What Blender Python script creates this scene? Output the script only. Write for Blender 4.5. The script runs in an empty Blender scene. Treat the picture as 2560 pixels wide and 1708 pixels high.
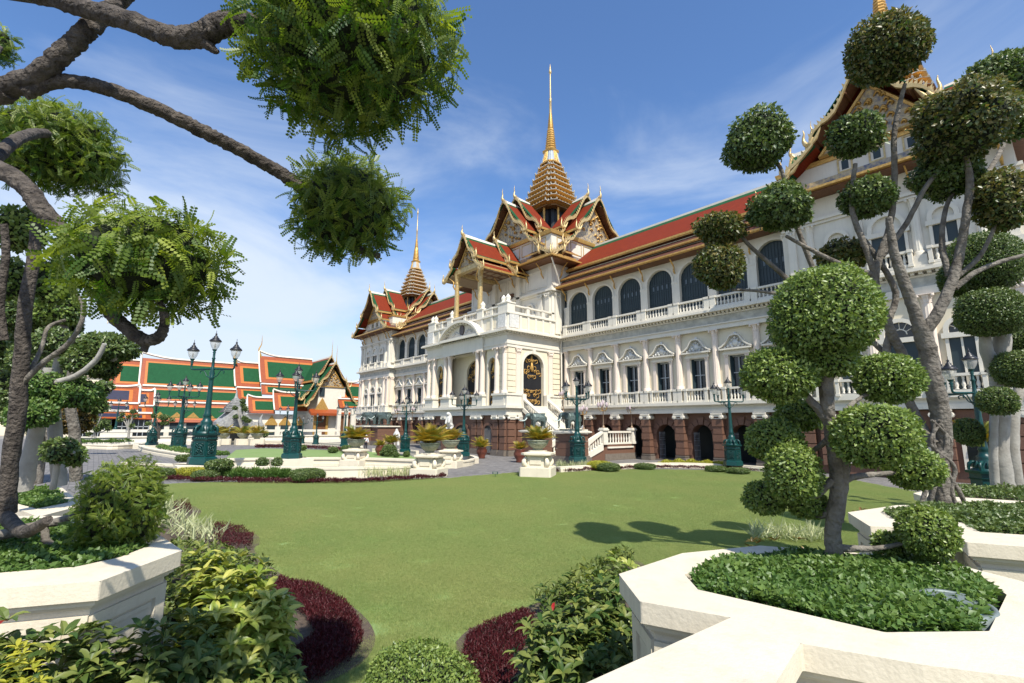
import bpy, math, random
import numpy as np
from mathutils import Vector, Matrix
# ------------------------------------------------------------------ camera, sky, sun, exposure
SC = bpy.context.scene
COL = SC.collection
H = 3.0                                   # eye height above the lawn (the photographer stands on a terrace)
FPX = 1215.1
YAW, PITCH, ROLL = (math.radians(a) for a in (49.78, 9.705, 0.408))
_fh = Vector((-math.sin(YAW), math.cos(YAW), 0)); _rt = Vector((math.cos(YAW), math.sin(YAW), 0)); _up = Vector((0, 0, 1))
_F = _fh*math.cos(PITCH) + _up*math.sin(PITCH); _U = -_fh*math.sin(PITCH) + _up*math.cos(PITCH)
_R = _rt*math.cos(ROLL) + _U*math.sin(ROLL); _U = -_rt*math.sin(ROLL) + _U*math.cos(ROLL)
EYE = Vector((0, 0, H))
cam_d = bpy.data.cameras.new('camera'); cam = bpy.data.objects.new('camera', cam_d); COL.objects.link(cam)
cam.matrix_world = Matrix.Translation(EYE) @ Matrix((_R, _U, -_F)).transposed().to_4x4()
cam_d.sensor_width = 36; cam_d.lens = FPX/2560*36; cam_d.clip_start = 0.05; cam_d.clip_end = 9000
SC.camera = cam
SUN_AZ, SUN_EL = 20.0, 52.0               # azimuth from +X towards -Y
_a, _e = math.radians(SUN_AZ), math.radians(SUN_EL)
SUN = Vector((math.cos(_a)*math.cos(_e), -math.sin(_a)*math.cos(_e), math.sin(_e)))
W = bpy.data.worlds.new('World'); SC.world = W; W.use_nodes = True
def sky_nodes():
    nt = W.node_tree; nt.nodes.clear(); N = nt.nodes.new; L = nt.links.new
    out = N('ShaderNodeOutputWorld'); bg = N('ShaderNodeBackground'); bg.inputs['Strength'].default_value = 0.11
    sk = N('ShaderNodeTexSky'); sk.sky_type = 'NISHITA'; sk.sun_disc = False
    sk.sun_elevation = _e; sk.sun_rotation = math.radians(90 + SUN_AZ); sk.air_density = 1.0; sk.dust_density = 0.6; sk.ozone_density = 2.0
    tc = N('ShaderNodeTexCoord')
    mp = N('ShaderNodeMapping'); mp.inputs['Scale'].default_value = (1.1, 1.1, 3.4); mp.inputs['Rotation'].default_value = (0.15, 0.3, 0.5); mp.inputs['Location'].default_value = CLOUD_AT
    n1 = N('ShaderNodeTexNoise'); n1.inputs['Scale'].default_value = 1.7; n1.inputs['Detail'].default_value = 9; n1.inputs['Roughness'].default_value = 0.56; n1.inputs['Distortion'].default_value = 0.5
    sep = N('ShaderNodeSeparateXYZ')
    L(tc.outputs['Generated'], mp.inputs['Vector']); L(mp.outputs[0], n1.inputs['Vector']); L(tc.outputs['Generated'], sep.inputs[0])
    # clouds are thick near the horizon and thin to wisps high up
    el = N('ShaderNodeMapRange'); el.inputs['From Min'].default_value = 0.0; el.inputs['From Max'].default_value = 0.75
    el.inputs['To Min'].default_value = 0.455; el.inputs['To Max'].default_value = -0.24
    L(sep.outputs['Z'], el.inputs['Value'])
    ad = N('ShaderNodeMath'); ad.operation = 'ADD'; L(n1.outputs['Fac'], ad.inputs[0]); L(el.outputs[0], ad.inputs[1])
    cr = N('ShaderNodeMapRange'); cr.interpolation_type = 'SMOOTHSTEP'
    cr.inputs['From Min'].default_value = 0.41; cr.inputs['From Max'].default_value = 0.88; cr.inputs['To Max'].default_value = 0.9
    L(ad.outputs[0], cr.inputs['Value'])
    hs = N('ShaderNodeMix'); hs.data_type = 'RGBA'; hs.blend_type = 'MULTIPLY'; hs.inputs[0].default_value = 1; hs.inputs[7].default_value = SKY_TINT
    L(sk.outputs[0], hs.inputs[6])
    mx = N('ShaderNodeMix'); mx.data_type = 'RGBA'; L(cr.outputs[0], mx.inputs[0]); L(hs.outputs[2], mx.inputs[6]); mx.inputs[7].default_value = CLOUD
    L(mx.outputs[2], bg.inputs['Color']); L(bg.outputs[0], out.inputs[0])
CLOUD_AT = (-1.2, 0.8, 1.5); SKY_TINT = (0.99, 1.25, 1.54, 1); CLOUD = (5.9, 6.6, 7.5, 1)
sky_nodes()
sun_d = bpy.data.lights.new('sun', 'SUN'); sun_d.energy = 5.0; sun_d.angle = math.radians(0.5); sun_d.color = (1.0, 0.95, 0.86)
sun = bpy.data.objects.new('sun', sun_d); COL.objects.link(sun); sun.rotation_euler = (-SUN).to_track_quat('-Z', 'Y').to_euler()
sun.location = (30, -20, 60)
SC.view_settings.view_transform = 'Standard'; SC.view_settings.look = 'None'; SC.view_settings.gamma = 1; SC.view_settings.use_curve_mapping = False
SC.view_settings.exposure = 0.32
SC.cycles.max_bounces = 6; SC.cycles.diffuse_bounces = 2; SC.cycles.transparent_max_bounces = 12; SC.cycles.sample_clamp_indirect = 4

# ------------------------------------------------------------------ measuring helpers: where a sight line meets a plane
def ray(px, py): return _F*FPX + _R*(px-1280) + _U*(854-py)
def G(px, py, z=0.0):
    d = ray(px, py); return EYE + d*((z-H)/d.z)
def onX(px, py, X): d = ray(px, py); return EYE + d*(X/d.x)
def onY(px, py, Y): d = ray(px, py); return EYE + d*(Y/d.y)
def at(px, py, w): return EYE + ray(px, py)*(w/FPX)
def dep(p): return (Vector(p)-EYE).dot(_F)
def Zat(px, py, x, y):
    d = ray(px, py); return EYE.z + d.z*math.hypot(x, y)/math.hypot(d.x, d.y)

# ------------------------------------------------------------------ objects
WL = {}
def tag(o, label=None, cat=None, group=None, kind=None):
    if label: o['label'] = label
    if cat: o['category'] = cat
    if group: o['group'] = group
    if kind: o['kind'] = kind
    return o
def empty(name, loc, label, cat, group=None, rz=0.0):
    o = bpy.data.objects.new(name, None); COL.objects.link(o); o.location = loc; o.rotation_euler = (0, 0, rz); o.empty_display_size = 0.3
    return tag(o, label, cat, group)
class MB:
    def __init__(s): s.v = []; s.f = []; s.m = []; s.mi = 0; s.smooth = []; s.sm = False
    def add(s, vs, fs, sm=None):
        n = len(s.v); s.v += [tuple(v) for v in vs]
        for f in fs: s.f.append([n+i for i in f]); s.m.append(s.mi); s.smooth.append(s.sm if sm is None else sm)
        return s
    def hexa(s, p):                      # p: 4 bottom (ccw) + 4 top
        return s.add(p, [(3,2,1,0),(4,5,6,7),(0,1,5,4),(1,2,6,5),(2,3,7,6),(3,0,4,7)])
    def box(s, x0, x1, y0, y1, z0, z1):
        return s.hexa([(x0,y0,z0),(x1,y0,z0),(x1,y1,z0),(x0,y1,z0),(x0,y0,z1),(x1,y0,z1),(x1,y1,z1),(x0,y1,z1)])
    def prism(s, poly, z0, z1, taper=None):   # poly ccw [(x,y)]
        n = len(poly); top = taper or poly
        vs = [(x,y,z0) for x,y in poly] + [(x,y,z1) for x,y in top]
        return s.add(vs, [tuple(range(n-1,-1,-1)), tuple(range(n,2*n))] + [(i,(i+1)%n,n+(i+1)%n,n+i) for i in range(n)])
    def extr(s, poly, f0, f1):           # poly of (a,b); f(a,b)->xyz for both ends
        n = len(poly); vs = [f0(*p) for p in poly] + [f1(*p) for p in poly]
        return s.add(vs, [tuple(range(n-1,-1,-1)), tuple(range(n,2*n))] + [(i,(i+1)%n,n+(i+1)%n,n+i) for i in range(n)])
    def lathe(s, prof, c=(0,0,0), n=12, sm=True, star=0.0, rot=0.0, sq=None):
        vs = []; m = len(prof)
        for r, z in prof:
            for k in range(n):
                a = 2*math.pi*k/n + rot; rr = r*(1 + (star if k % 2 else -star))
                vs.append((c[0]+rr*math.cos(a), c[1]+rr*math.sin(a), c[2]+z))
        fs = [(j*n+k, j*n+(k+1)%n, (j+1)*n+(k+1)%n, (j+1)*n+k) for j in range(m-1) for k in range(n)]
        s.add(vs, fs, sm)
        s.add(vs[:n], [tuple(range(n-1,-1,-1))], False); s.add(vs[-n:], [tuple(range(n))], False)
        return s
    def tube(s, pts, rad, n=8, sm=True, bump=0.0, rng=None, flat=1.0):
        P = [Vector(p) for p in pts]; rings = []
        up = Vector((0.13, 0.21, 1)) if abs((P[-1]-P[0]).normalized().z) < 0.9 else Vector((1, 0.2, 0.1))
        for i, p in enumerate(P):
            t = (P[min(i+1, len(P)-1)] - P[max(i-1, 0)]).normalized()
            a = t.cross(up).normalized(); b = a.cross(t).normalized()
            r = rad[i] if hasattr(rad, '__len__') else rad
            ring = []
            for k in range(n):
                th = 2*math.pi*k/n; rr = r*(1 + (bump*(rng.random()-0.5) if bump else 0))
                ring.append(p + a*(rr*math.cos(th)) + b*(rr*math.sin(th)*flat))
            rings += ring
        m = len(P)
        fs = [(j*n+k, j*n+(k+1)%n, (j+1)*n+(k+1)%n, (j+1)*n+k) for j in range(m-1) for k in range(n)]
        s.add(rings, fs, sm)
        s.add(rings[:n], [tuple(range(n-1,-1,-1))], False); s.add(rings[-n:], [tuple(range(n))], False)
        return s
    def build(s, name, mats, parent=None, loc=(0,0,0), world=True, rz=0.0):
        # world=True: vertices are world coordinates; loc becomes the object's origin. False: vertices are local to loc.
        loc = Vector(loc)
        me = bpy.data.meshes.new(name)
        vs = [(x-loc.x, y-loc.y, z-loc.z) for x, y, z in s.v] if world else s.v
        me.from_pydata(vs, [], s.f)
        mats = mats if isinstance(mats, (list, tuple)) else [mats]
        for m in mats: me.materials.append(m)
        me.polygons.foreach_set('material_index', s.m); me.polygons.foreach_set('use_smooth', s.smooth); me.update()
        return link(name, me, parent, loc, rz)
def link(name, me, parent=None, loc=(0,0,0), rz=0.0, abs_=True):
    o = bpy.data.objects.new(name, me); COL.objects.link(o)
    if parent:
        o.parent = parent
        base = Vector((0,0,0)); p = parent
        while p: base += Vector(p.location); p = p.parent
        o.location = Vector(loc) - base if abs_ else Vector(loc)
    else: o.location = loc
    o.rotation_euler = (0, 0, rz)
    return o
def kids(o): return list(o.children)
def copy_tree(o, parent=None):
    c = o.copy(); COL.objects.link(c)
    if parent: c.parent = parent
    for ch in kids(o): copy_tree(ch, c)
    return c
def rep(o, parent, loc, rz=None):        # a copy of a part (with sub-parts) under the same thing, at a world place
    c = copy_tree(o, parent); base = Vector((0,0,0)); p = parent
    while p: base += Vector(p.location); p = p.parent
    c.location = Vector(loc) - base
    if rz is not None: c.rotation_euler = (0, 0, rz)
    return c
def smooth_path(pts, k=5):
    P = [Vector(p) for p in pts]; out = []
    for i in range(len(P)-1):
        p0 = P[max(i-1,0)]; p1 = P[i]; p2 = P[i+1]; p3 = P[min(i+2,len(P)-1)]
        for j in range(k):
            t = j/k
            out.append(0.5*((2*p1) + (p2-p0)*t + (2*p0-5*p1+4*p2-p3)*t*t + (3*p1-p0-3*p2+p3)*t**3))
    out.append(P[-1]); return out
def smooth_vals(v, k=5):
    out = []
    for i in range(len(v)-1):
        for j in range(k): out.append(v[i] + (v[i+1]-v[i])*j/k)
    return out + [v[-1]]

# ------------------------------------------------------------------ materials
MATS = {}
def mat(name, col, rough=0.7, metal=0.0, var=0.0, scale=3.0, bump=0.0, bscale=30.0, col2=None, spec=0.4, tint=None, trans=0.0, tile=None, detail=6, streak=0.0, bdist=0.02):
    """procedural surface: colour with noise towards col2, fine bump; tint: per-leaf attribute mixing to a third colour"""
    m = bpy.data.materials.new(name); m.use_nodes = True; nt = m.node_tree; N = nt.nodes.new; L = nt.links.new
    b = nt.nodes['Principled BSDF']; b.inputs['Roughness'].default_value = rough; b.inputs['Metallic'].default_value = metal
    b.inputs['Specular IOR Level'].default_value = spec
    tc = N('ShaderNodeTexCoord'); co = tc.outputs['Object']
    c4 = (*col, 1); cur = None
    if var or col2:
        nz = N('ShaderNodeTexNoise'); nz.inputs['Scale'].default_value = scale; nz.inputs['Detail'].default_value = detail; nz.inputs['Roughness'].default_value = 0.6
        L(co, nz.inputs['Vector'])
        mr = N('ShaderNodeMapRange'); mr.inputs['From Min'].default_value = 0.3; mr.inputs['From Max'].default_value = 0.7; L(nz.outputs['Fac'], mr.inputs['Value'])
        mx = N('ShaderNodeMix'); mx.data_type = 'RGBA'; L(mr.outputs[0], mx.inputs[0]); mx.inputs[6].default_value = c4
        c2 = col2 or tuple(c*(1-var) for c in col); mx.inputs[7].default_value = (*c2, 1); cur = mx.outputs[2]
    if streak:                            # rain streaks and grime, stretched down the wall
        mp = N('ShaderNodeMapping'); mp.inputs['Scale'].default_value = (1.6, 1.6, 0.12); L(co, mp.inputs[0])
        n2 = N('ShaderNodeTexNoise'); n2.inputs['Scale'].default_value = 3; n2.inputs['Detail'].default_value = 8; n2.inputs['Roughness'].default_value = .7; L(mp.outputs[0], n2.inputs['Vector'])
        r2 = N('ShaderNodeMapRange'); r2.inputs['From Min'].default_value = 0.5; r2.inputs['From Max'].default_value = 0.8; r2.inputs['To Max'].default_value = streak; L(n2.outputs['Fac'], r2.inputs['Value'])
        m2 = N('ShaderNodeMix'); m2.data_type = 'RGBA'; L(r2.outputs[0], m2.inputs[0])
        if cur: L(cur, m2.inputs[6])
        else: m2.inputs[6].default_value = c4
        m2.inputs[7].default_value = (col[0]*.45, col[1]*.43, col[2]*.38, 1); cur = m2.outputs[2]
    if tint:
        at_ = N('ShaderNodeAttribute'); at_.attribute_name = 'tint'
        m3 = N('ShaderNodeMix'); m3.data_type = 'RGBA'; L(at_.outputs['Fac'], m3.inputs[0])
        if cur: L(cur, m3.inputs[6])
        else: m3.inputs[6].default_value = c4
        m3.inputs[7].default_value = (*tint, 1); cur = m3.outputs[2]
    if tile:                              # rows of small roof tiles: uv-free, along object z and the ridge
        br = N('ShaderNodeTexBrick'); br.offset = 0.5
        uv = N('ShaderNodeUVMap'); L(uv.outputs[0], br.inputs['Vector'])
        br.inputs['Scale'].default_value = 1.0; br.inputs['Brick Width'].default_value = tile; br.inputs['Row Height'].default_value = tile*0.8; br.inputs['Mortar Size'].default_value = tile*0.07
        br.inputs['Color1'].default_value = c4; br.inputs['Color2'].default_value = (*[c*0.72 for c in col], 1); br.inputs['Mortar'].default_value = (*[c*0.35 for c in col], 1)
        if cur:
            m4 = N('ShaderNodeMix'); m4.data_type = 'RGBA'; m4.inputs[0].default_value = 0.5; L(br.outputs[0], m4.inputs[6]); L(cur, m4.inputs[7]); cur = m4.outputs[2]
        else: cur = br.outputs[0]
    if cur: L(cur, b.inputs['Base Color'])
    else: b.inputs['Base Color'].default_value = c4
    if bump:
        nb = N('ShaderNodeTexNoise'); nb.inputs['Scale'].default_value = bscale; nb.inputs['Detail'].default_value = 5; L(co, nb.inputs['Vector'])
        bp = N('ShaderNodeBump'); bp.inputs['Strength'].default_value = bump; bp.inputs['Distance'].default_value = bdist
        L(nb.outputs['Fac'], bp.inputs['Height']); L(bp.outputs[0], b.inputs['Normal'])
    if trans:
        tr = N('ShaderNodeBsdfTranslucent'); ms = N('ShaderNodeMixShader'); ms.inputs[0].default_value = trans
        if cur:
            hs = N('ShaderNodeHueSaturation'); hs.inputs['Value'].default_value = 1.7; hs.inputs['Saturation'].default_value = 1.1; L(cur, hs.inputs['Color']); L(hs.outputs[0], tr.inputs[0])
        else: tr.inputs[0].default_value = c4
        L(b.outputs[0], ms.inputs[1]); L(tr.outputs[0], ms.inputs[2]); L(ms.outputs[0], nt.nodes['Material Output'].inputs[0])
    MATS[name] = m; return m
def glass_mat():
    m = bpy.data.materials.new('lantern_glass'); m.use_nodes = True; nt = m.node_tree; N = nt.nodes.new; L = nt.links.new
    b = nt.nodes['Principled BSDF']; b.inputs['Base Color'].default_value = (.85,.82,.74,1); b.inputs['Roughness'].default_value = .12
    t = N('ShaderNodeBsdfTransparent'); t.inputs[0].default_value = (.95,.95,.93,1); ms = N('ShaderNodeMixShader'); ms.inputs[0].default_value = .35
    L(t.outputs[0], ms.inputs[1]); L(b.outputs[0], ms.inputs[2]); L(ms.outputs[0], nt.nodes['Material Output'].inputs[0]); return m
white = mat('white_plaster', (0.75, 0.695, 0.575), .75, var=.10, scale=1.2, bump=.15, streak=.24)
cream = mat('cream_plaster', (.76,.67,.49), .8, var=.08, scale=1.5, bump=.12, streak=.10)
pinkish = mat('pink_cream_stone', (.78,.66,.54), .7, var=.08, scale=2, bump=.1)
kerbm = mat('kerb_plaster', (.74,.66,.50), .8, var=.10, scale=2, bump=.25, bscale=60, streak=.10)
planterm = mat('planter_plaster', (.73,.645,.49), .8, var=.17, scale=1.1, bump=.22, bscale=35, streak=.34)
granite = mat('brown_granite', (0.19, 0.098, 0.062), .65, col2=(0.13, 0.066, 0.042), scale=14, bump=.25, bscale=60)
greystone = mat('grey_plinth_stone', (.20,.165,.13), .8, col2=(.14,.115,.09), scale=4, bump=.3)
gold = mat('gold_gilding', (0.7, 0.44, 0.13), .38, metal=.45, col2=(0.42, 0.23, 0.06), scale=6, bump=.6, bscale=18)
goldlt = mat('pale_gilding', (0.66, 0.51, 0.25), .4, metal=.35, col2=(0.46, 0.31, 0.12), scale=5, bump=.5, bscale=20)
goldcar = mat('carved_gilding', (.74,.55,.26), .45, metal=.3, col2=(0.09, 0.11, 0.17), scale=3.5, bump=1.0, bscale=7, detail=8)
redtile = mat('red_roof_tile', (0.225, 0.032, 0.009), .75, spec=.15, col2=(0.165, 0.023, 0.008), scale=1.3, tile=.20)
greentile = mat('green_roof_tile', (0.016, 0.095, 0.035), .75, spec=.15, col2=(0.011, 0.065, 0.024), scale=1.5, tile=.20)
orangetile = mat('orange_roof_tile', (0.35, 0.072, 0.016), .5, col2=(0.28, 0.055, 0.013), scale=1.2, tile=.3)
lightorange = mat('light_orange_roof_tile', (0.58, 0.17, 0.026), .5, col2=(0.48, 0.14, 0.022), scale=1.2, tile=.3)
navytile = mat('navy_roof_tile', (.03,.03,.06), .5, col2=(.02,.02,.04), scale=1.4, tile=.3)
darkwood = mat('dark_red_wood', (0.17, 0.075, 0.032), .6, col2=(0.1, 0.042, 0.018), scale=6, bump=.2)
ceilm = mat('painted_ceiling', (0.3, 0.21, 0.13), .7, var=.1)
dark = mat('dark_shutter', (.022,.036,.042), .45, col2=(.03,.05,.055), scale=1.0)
black = mat('black_iron', (.012,.012,.013), .45)
glassdark = mat('dark_window_glass', (.012,.015,.018), .12, spec=.6)
greyblue = mat('grey_blue_panel', (.42,.47,.50), .6, var=.12, scale=3)
shutter = mat('grey_window_wood', (.36,.38,.38), .6, var=.1, scale=5)
lampgreen = mat('teal_cast_iron', (0.003, 0.055, 0.05), .38, col2=(0.002, 0.038, 0.035), scale=8, bump=.25, bscale=40, spec=.5)
lampblack = mat('black_lamp_cap', (.018,.018,.02), .4)
lglass = glass_mat()
bronze = mat('green_bronze', (.05,.065,.06), .5, metal=.3, col2=(.12,.165,.15), scale=4, bump=.3, bscale=10)
potstone = mat('mottled_pot_stone', (.34,.33,.24), .7, col2=(.16,.19,.12), scale=9, bump=.6, bscale=14)
brownpot = mat('brown_glazed_pot', (.16,.05,.03), .3, col2=(.10,.03,.02), scale=4)
bark = mat('grey_bark', (0.25, 0.225, 0.185), .9, col2=(0.095, 0.08, 0.062), scale=6, bump=1.0, bscale=16, bdist=.05)
darkbark = mat('dark_furrowed_bark', (0.15, 0.125, 0.1), .95, col2=(0.03, 0.024, 0.02), scale=13, bump=1.0, bscale=30, bdist=.06)
palebark = mat('pale_bark', (.42,.40,.35), .9, col2=(.28,.26,.22), scale=3, bump=.6, bscale=16)
soil = mat('dark_soil', (0.13, 0.098, 0.07), .95, col2=(0.07, 0.05, 0.036), scale=14, bump=1.0, bscale=50)
tealglass = mat('well_light_glass', (.15,.30,.30), .15, col2=(.22,.36,.36), scale=3, spec=.6)
greymetal = mat('grey_cast_metal', (.20,.24,.23), .5, col2=(.14,.17,.16), scale=8, metal=.2)
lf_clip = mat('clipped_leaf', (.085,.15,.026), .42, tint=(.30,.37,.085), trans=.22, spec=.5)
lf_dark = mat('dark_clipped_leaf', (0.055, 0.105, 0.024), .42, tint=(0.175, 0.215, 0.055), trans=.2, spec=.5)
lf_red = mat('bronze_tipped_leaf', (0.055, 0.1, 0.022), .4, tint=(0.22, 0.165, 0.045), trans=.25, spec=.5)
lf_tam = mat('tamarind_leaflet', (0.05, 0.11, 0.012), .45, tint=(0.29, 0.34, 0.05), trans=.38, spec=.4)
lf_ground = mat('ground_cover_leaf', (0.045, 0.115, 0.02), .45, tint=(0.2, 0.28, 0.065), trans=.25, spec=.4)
lf_yel = mat('yellow_green_leaf', (0.26, 0.28, 0.03), .4, tint=(0.52, 0.47, 0.06), trans=.25, spec=.4)
lf_lime = mat('lime_veined_leaf', (0.17, 0.245, 0.032), .4, tint=(0.52, 0.5, 0.12), trans=.25, spec=.45)
lf_croton = mat('glossy_green_leaf', (0.04, 0.088, 0.017), .45, tint=(0.26, 0.28, 0.07), trans=.2, spec=.3)
lf_bronze = mat('bronze_green_leaf', (.10,.085,.02), .35, tint=(.22,.12,.03), trans=.2, spec=.5)
lf_redspot = mat('red_leaf', (.35,.02,.015), .35, trans=.2)
lf_maroon = mat('maroon_leaf', (0.045, 0.008, 0.01), .5, tint=(0.11, 0.017, 0.02), trans=.15, spec=.3)
lf_white = mat('white_striped_leaf', (0.36, 0.4, 0.19), .5, tint=(0.62, 0.61, 0.38), trans=.3)
lf_palm = mat('palm_leaflet', (.16,.20,.03), .45, tint=(.50,.32,.05), trans=.25)
core_m = mat('shaded_inner_twigs', (0.02, 0.028, 0.01), .95, col2=(0.012, 0.015, 0.007), scale=30, bump=1.0, bscale=40)  # twigs darkened, with the shade inside the foliage put into the colour
grassm = mat('grass_blade', (0.22, 0.305, 0.088), .6, tint=(0.37, 0.41, 0.16), trans=.3, spec=.2)

def vary_turf(m, dry):
    """dry and lush patches over the lawn, from world position"""
    nt = m.node_tree; N = nt.nodes.new; L = nt.links.new; b = nt.nodes['Principled BSDF']; src = b.inputs['Base Color'].links[0].from_socket
    ge = N('ShaderNodeNewGeometry'); cur = src
    for sc, lo, hi, k in ((.30,.38,.66,.55),(2.3,.42,.72,.35),(13.0,.45,.75,.45)):
        nz = N('ShaderNodeTexNoise'); nz.inputs['Scale'].default_value = sc; nz.inputs['Detail'].default_value = 3; L(ge.outputs['Position'], nz.inputs['Vector'])
        mr = N('ShaderNodeMapRange'); mr.inputs['From Min'].default_value = lo; mr.inputs['From Max'].default_value = hi; mr.inputs['To Max'].default_value = k; L(nz.outputs['Fac'], mr.inputs['Value'])
        mx = N('ShaderNodeMix'); mx.data_type = 'RGBA'; L(mr.outputs[0], mx.inputs[0]); L(cur, mx.inputs[6]); mx.inputs[7].default_value = (*dry, 1) if sc != 13.0 else (.10,.16,.035,1); cur = mx.outputs[2]
    L(cur, b.inputs['Base Color'])
vary_turf(grassm, (.40,.395,.15))
def roof_uv(me):
    uv = me.uv_layers.new(name='UVMap').data
    for p in me.polygons:
        n = p.normal; t = Vector((-n.y, n.x, 0)); t = t.normalized() if t.length > 1e-4 else Vector((1,0,0)); s = n.cross(t)
        for li in p.loop_indices:
            co = me.vertices[me.loops[li].vertex_index].co; uv[li].uv = (co.dot(t), co.dot(s))
_b0 = MB.build
def _build(self, name, mats, parent=None, loc=(0,0,0), world=True, rz=0.0):
    o = _b0(self, name, mats, parent, loc, world, rz)
    if any('tile' in m.name for m in o.data.materials): roof_uv(o.data)
    return o
MB.build = _build

# ------------------------------------------------------------------ leaves
def leaf_shape(kind):
    if kind == 'rhomb':
        v = [(0,0,0),(.30,.45,.07),(0,1,-.05),(-.30,.45,.07)]; f = [(0,1,2),(0,2,3)]
    elif kind == 'narrow':
        v = [(0,0,0),(.13,.4,.03),(0,1,-.12),(-.13,.4,.03)]; f = [(0,1,2),(0,2,3)]
    elif kind == 'blade':
        v = [(-.035,0,0),(.035,0,0),(.03,.5,.06),(-.03,.5,.06),(0,1,-.10)]; f = [(0,1,2),(0,2,3),(3,2,4)]
    elif kind == 'big':                       # midrib fold and a drooping tip
        v = [(0,0,0)]; f = []
        for y, w, z in ((.22,.13,.03),(.5,.185,.05),(.78,.115,.0)):
            v += [(-w,y,z+.07),(0,y,z),(w,y,z+.07)]
        v.append((0,1.0,-.12))
        f = [(0,2,1),(0,3,2),(1,2,5,4),(2,3,6,5),(4,5,8,7),(5,6,9,8),(7,8,10),(8,9,10)]
    elif kind == 'frond':                     # pinnate leaf: rachis with paired leaflets
        v = []; f = []
        n = 8
        for i in range(n):
            y = .06 + .9*i/n; z = -.32*y*y; L_ = .185*(1-.3*abs(i-3)/4)*(1+.12*math.sin(i*7.3))
            for sx in (-1, 1):
                k = len(v); q = .03 if sx > 0 else 0; y_ = y+q
                v += [(0,y_+.02,z),(sx*L_*.45,y_-.022,z+.016),(sx*L_*.97,y_+.03,z-.018),(sx*L_*.8,y_+.085,z-.012),(sx*L_*.3,y_+.088,z+.01)]
                f.append((k,k+1,k+2,k+3,k+4) if sx > 0 else (k+4,k+3,k+2,k+1,k))
        k = len(v); v += [(-.008,0,0),(.008,0,0),(.006,1,-.31),(-.006,1,-.31)]; f.append((k,k+1,k+2,k+3))
    elif kind == 'palm':                      # long arching frond with thin leaflets
        v = []; f = []; n = 16
        for i in range(n):
            y = .15 + .85*i/n; z = .25*y - .62*y*y; L_ = .34*math.sin(math.pi*(.15+.8*i/n))
            for sx in (-1, 1):
                k = len(v); v += [(0,y,z),(0,y+.06,z-.01),(sx*L_,y+.18,z-.13)]; f.append((k,k+1,k+2) if sx < 0 else (k,k+2,k+1))
        k = len(v); v += [(-.012,0,0),(.012,0,0),(.01,.5,-.03),(-.01,.5,-.03)]; f.append((k,k+1,k+2,k+3))
    return np.array(v, float), f
def scatter(name, kind, pos, nrm, dirs, size, tint, material, parent=None, loc=(0,0,0), extra=None, core=None, widthj=None):
    """many leaves as one mesh. pos Nx3 (world), leaf axis dirs, face normal nrm; tint per leaf; core: MB added with the twig material"""
    V, Fs = leaf_shape(kind); n = len(pos); k = len(V)
    d = dirs/np.linalg.norm(dirs, axis=1, keepdims=True)
    x = np.cross(d, nrm); x /= np.linalg.norm(x, axis=1, keepdims=True)+1e-9; z = np.cross(x, d)
    size = np.broadcast_to(size, (n,)); wj = np.ones(n) if widthj is None else widthj
    P = pos[:,None,:] + size[:,None,None]*(V[None,:,0:1]*wj[:,None,None]*x[:,None,:] + V[None,:,1:2]*d[:,None,:] + V[None,:,2:3]*z[:,None,:])
    P = P.reshape(-1,3)
    fl = np.array([i for f in Fs for i in f]); ln = np.array([len(f) for f in Fs])
    loops = (fl[None,:] + (np.arange(n)*k)[:,None]).ravel(); cnt = np.tile(ln, n)
    ft = np.repeat(np.broadcast_to(tint,(n,)), len(Fs)); mi = np.zeros(len(cnt), np.int32)
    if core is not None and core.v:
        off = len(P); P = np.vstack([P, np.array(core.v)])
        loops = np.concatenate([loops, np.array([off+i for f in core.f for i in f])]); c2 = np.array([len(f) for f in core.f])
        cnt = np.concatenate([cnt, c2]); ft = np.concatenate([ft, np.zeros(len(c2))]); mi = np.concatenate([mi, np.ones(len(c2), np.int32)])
    P = P - np.array(loc, float)
    me = bpy.data.meshes.new(name); me.vertices.add(len(P)); me.vertices.foreach_set('co', P.ravel().astype(np.float32))
    me.loops.add(len(loops)); me.loops.foreach_set('vertex_index', loops.astype(np.int32))
    me.polygons.add(len(cnt)); st = np.concatenate([[0], np.cumsum(cnt)[:-1]]); me.polygons.foreach_set('loop_start', st.astype(np.int32))
    me.materials.append(material); me.materials.append(core_m); me.polygons.foreach_set('material_index', mi)
    a = me.attributes.new('tint', 'FLOAT', 'FACE'); a.data.foreach_set('value', ft.astype(np.float32))
    me.update(calc_edges=True)
    return link(name, me, parent, loc)
RNG = np.random.default_rng(7)
def unit(n):
    v = RNG.normal(size=(n,3)); return v/np.linalg.norm(v, axis=1, keepdims=True)
def lumps(u, seed, amp):
    r = np.random.default_rng(seed); s = np.zeros(len(u))
    for _ in range(7):
        k = r.normal(size=3)*r.uniform(1.5,5); s += np.sin(u@k + r.uniform(0,6.28))
    return 1 + amp*s/2.6
def blob(c, rad, seed, amp, pw=2.0, n=(14,10), sc=1.0):
    mb = MB(); mb.sm = True; us = []
    for j in range(n[1]+1):
        th = math.pi*j/n[1]
        for i in range(n[0]):
            ph = 2*math.pi*i/n[0]; us.append((math.sin(th)*math.cos(ph), math.sin(th)*math.sin(ph), math.cos(th)))
    u = np.array(us); q = sup(u, pw)*lumps(u, seed, amp)[:,None]*np.array(rad)*sc + np.array(c)
    fs = [(j*n[0]+i, (j+1)*n[0]+i, (j+1)*n[0]+(i+1)%n[0], j*n[0]+(i+1)%n[0]) for j in range(n[1]) for i in range(n[0])]
    mb.add(q, fs); return mb
def sup(u, pw):
    if pw == 2.0: return u
    return u/((np.abs(u)**pw).sum(axis=1)**(1/pw))[:,None]
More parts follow.
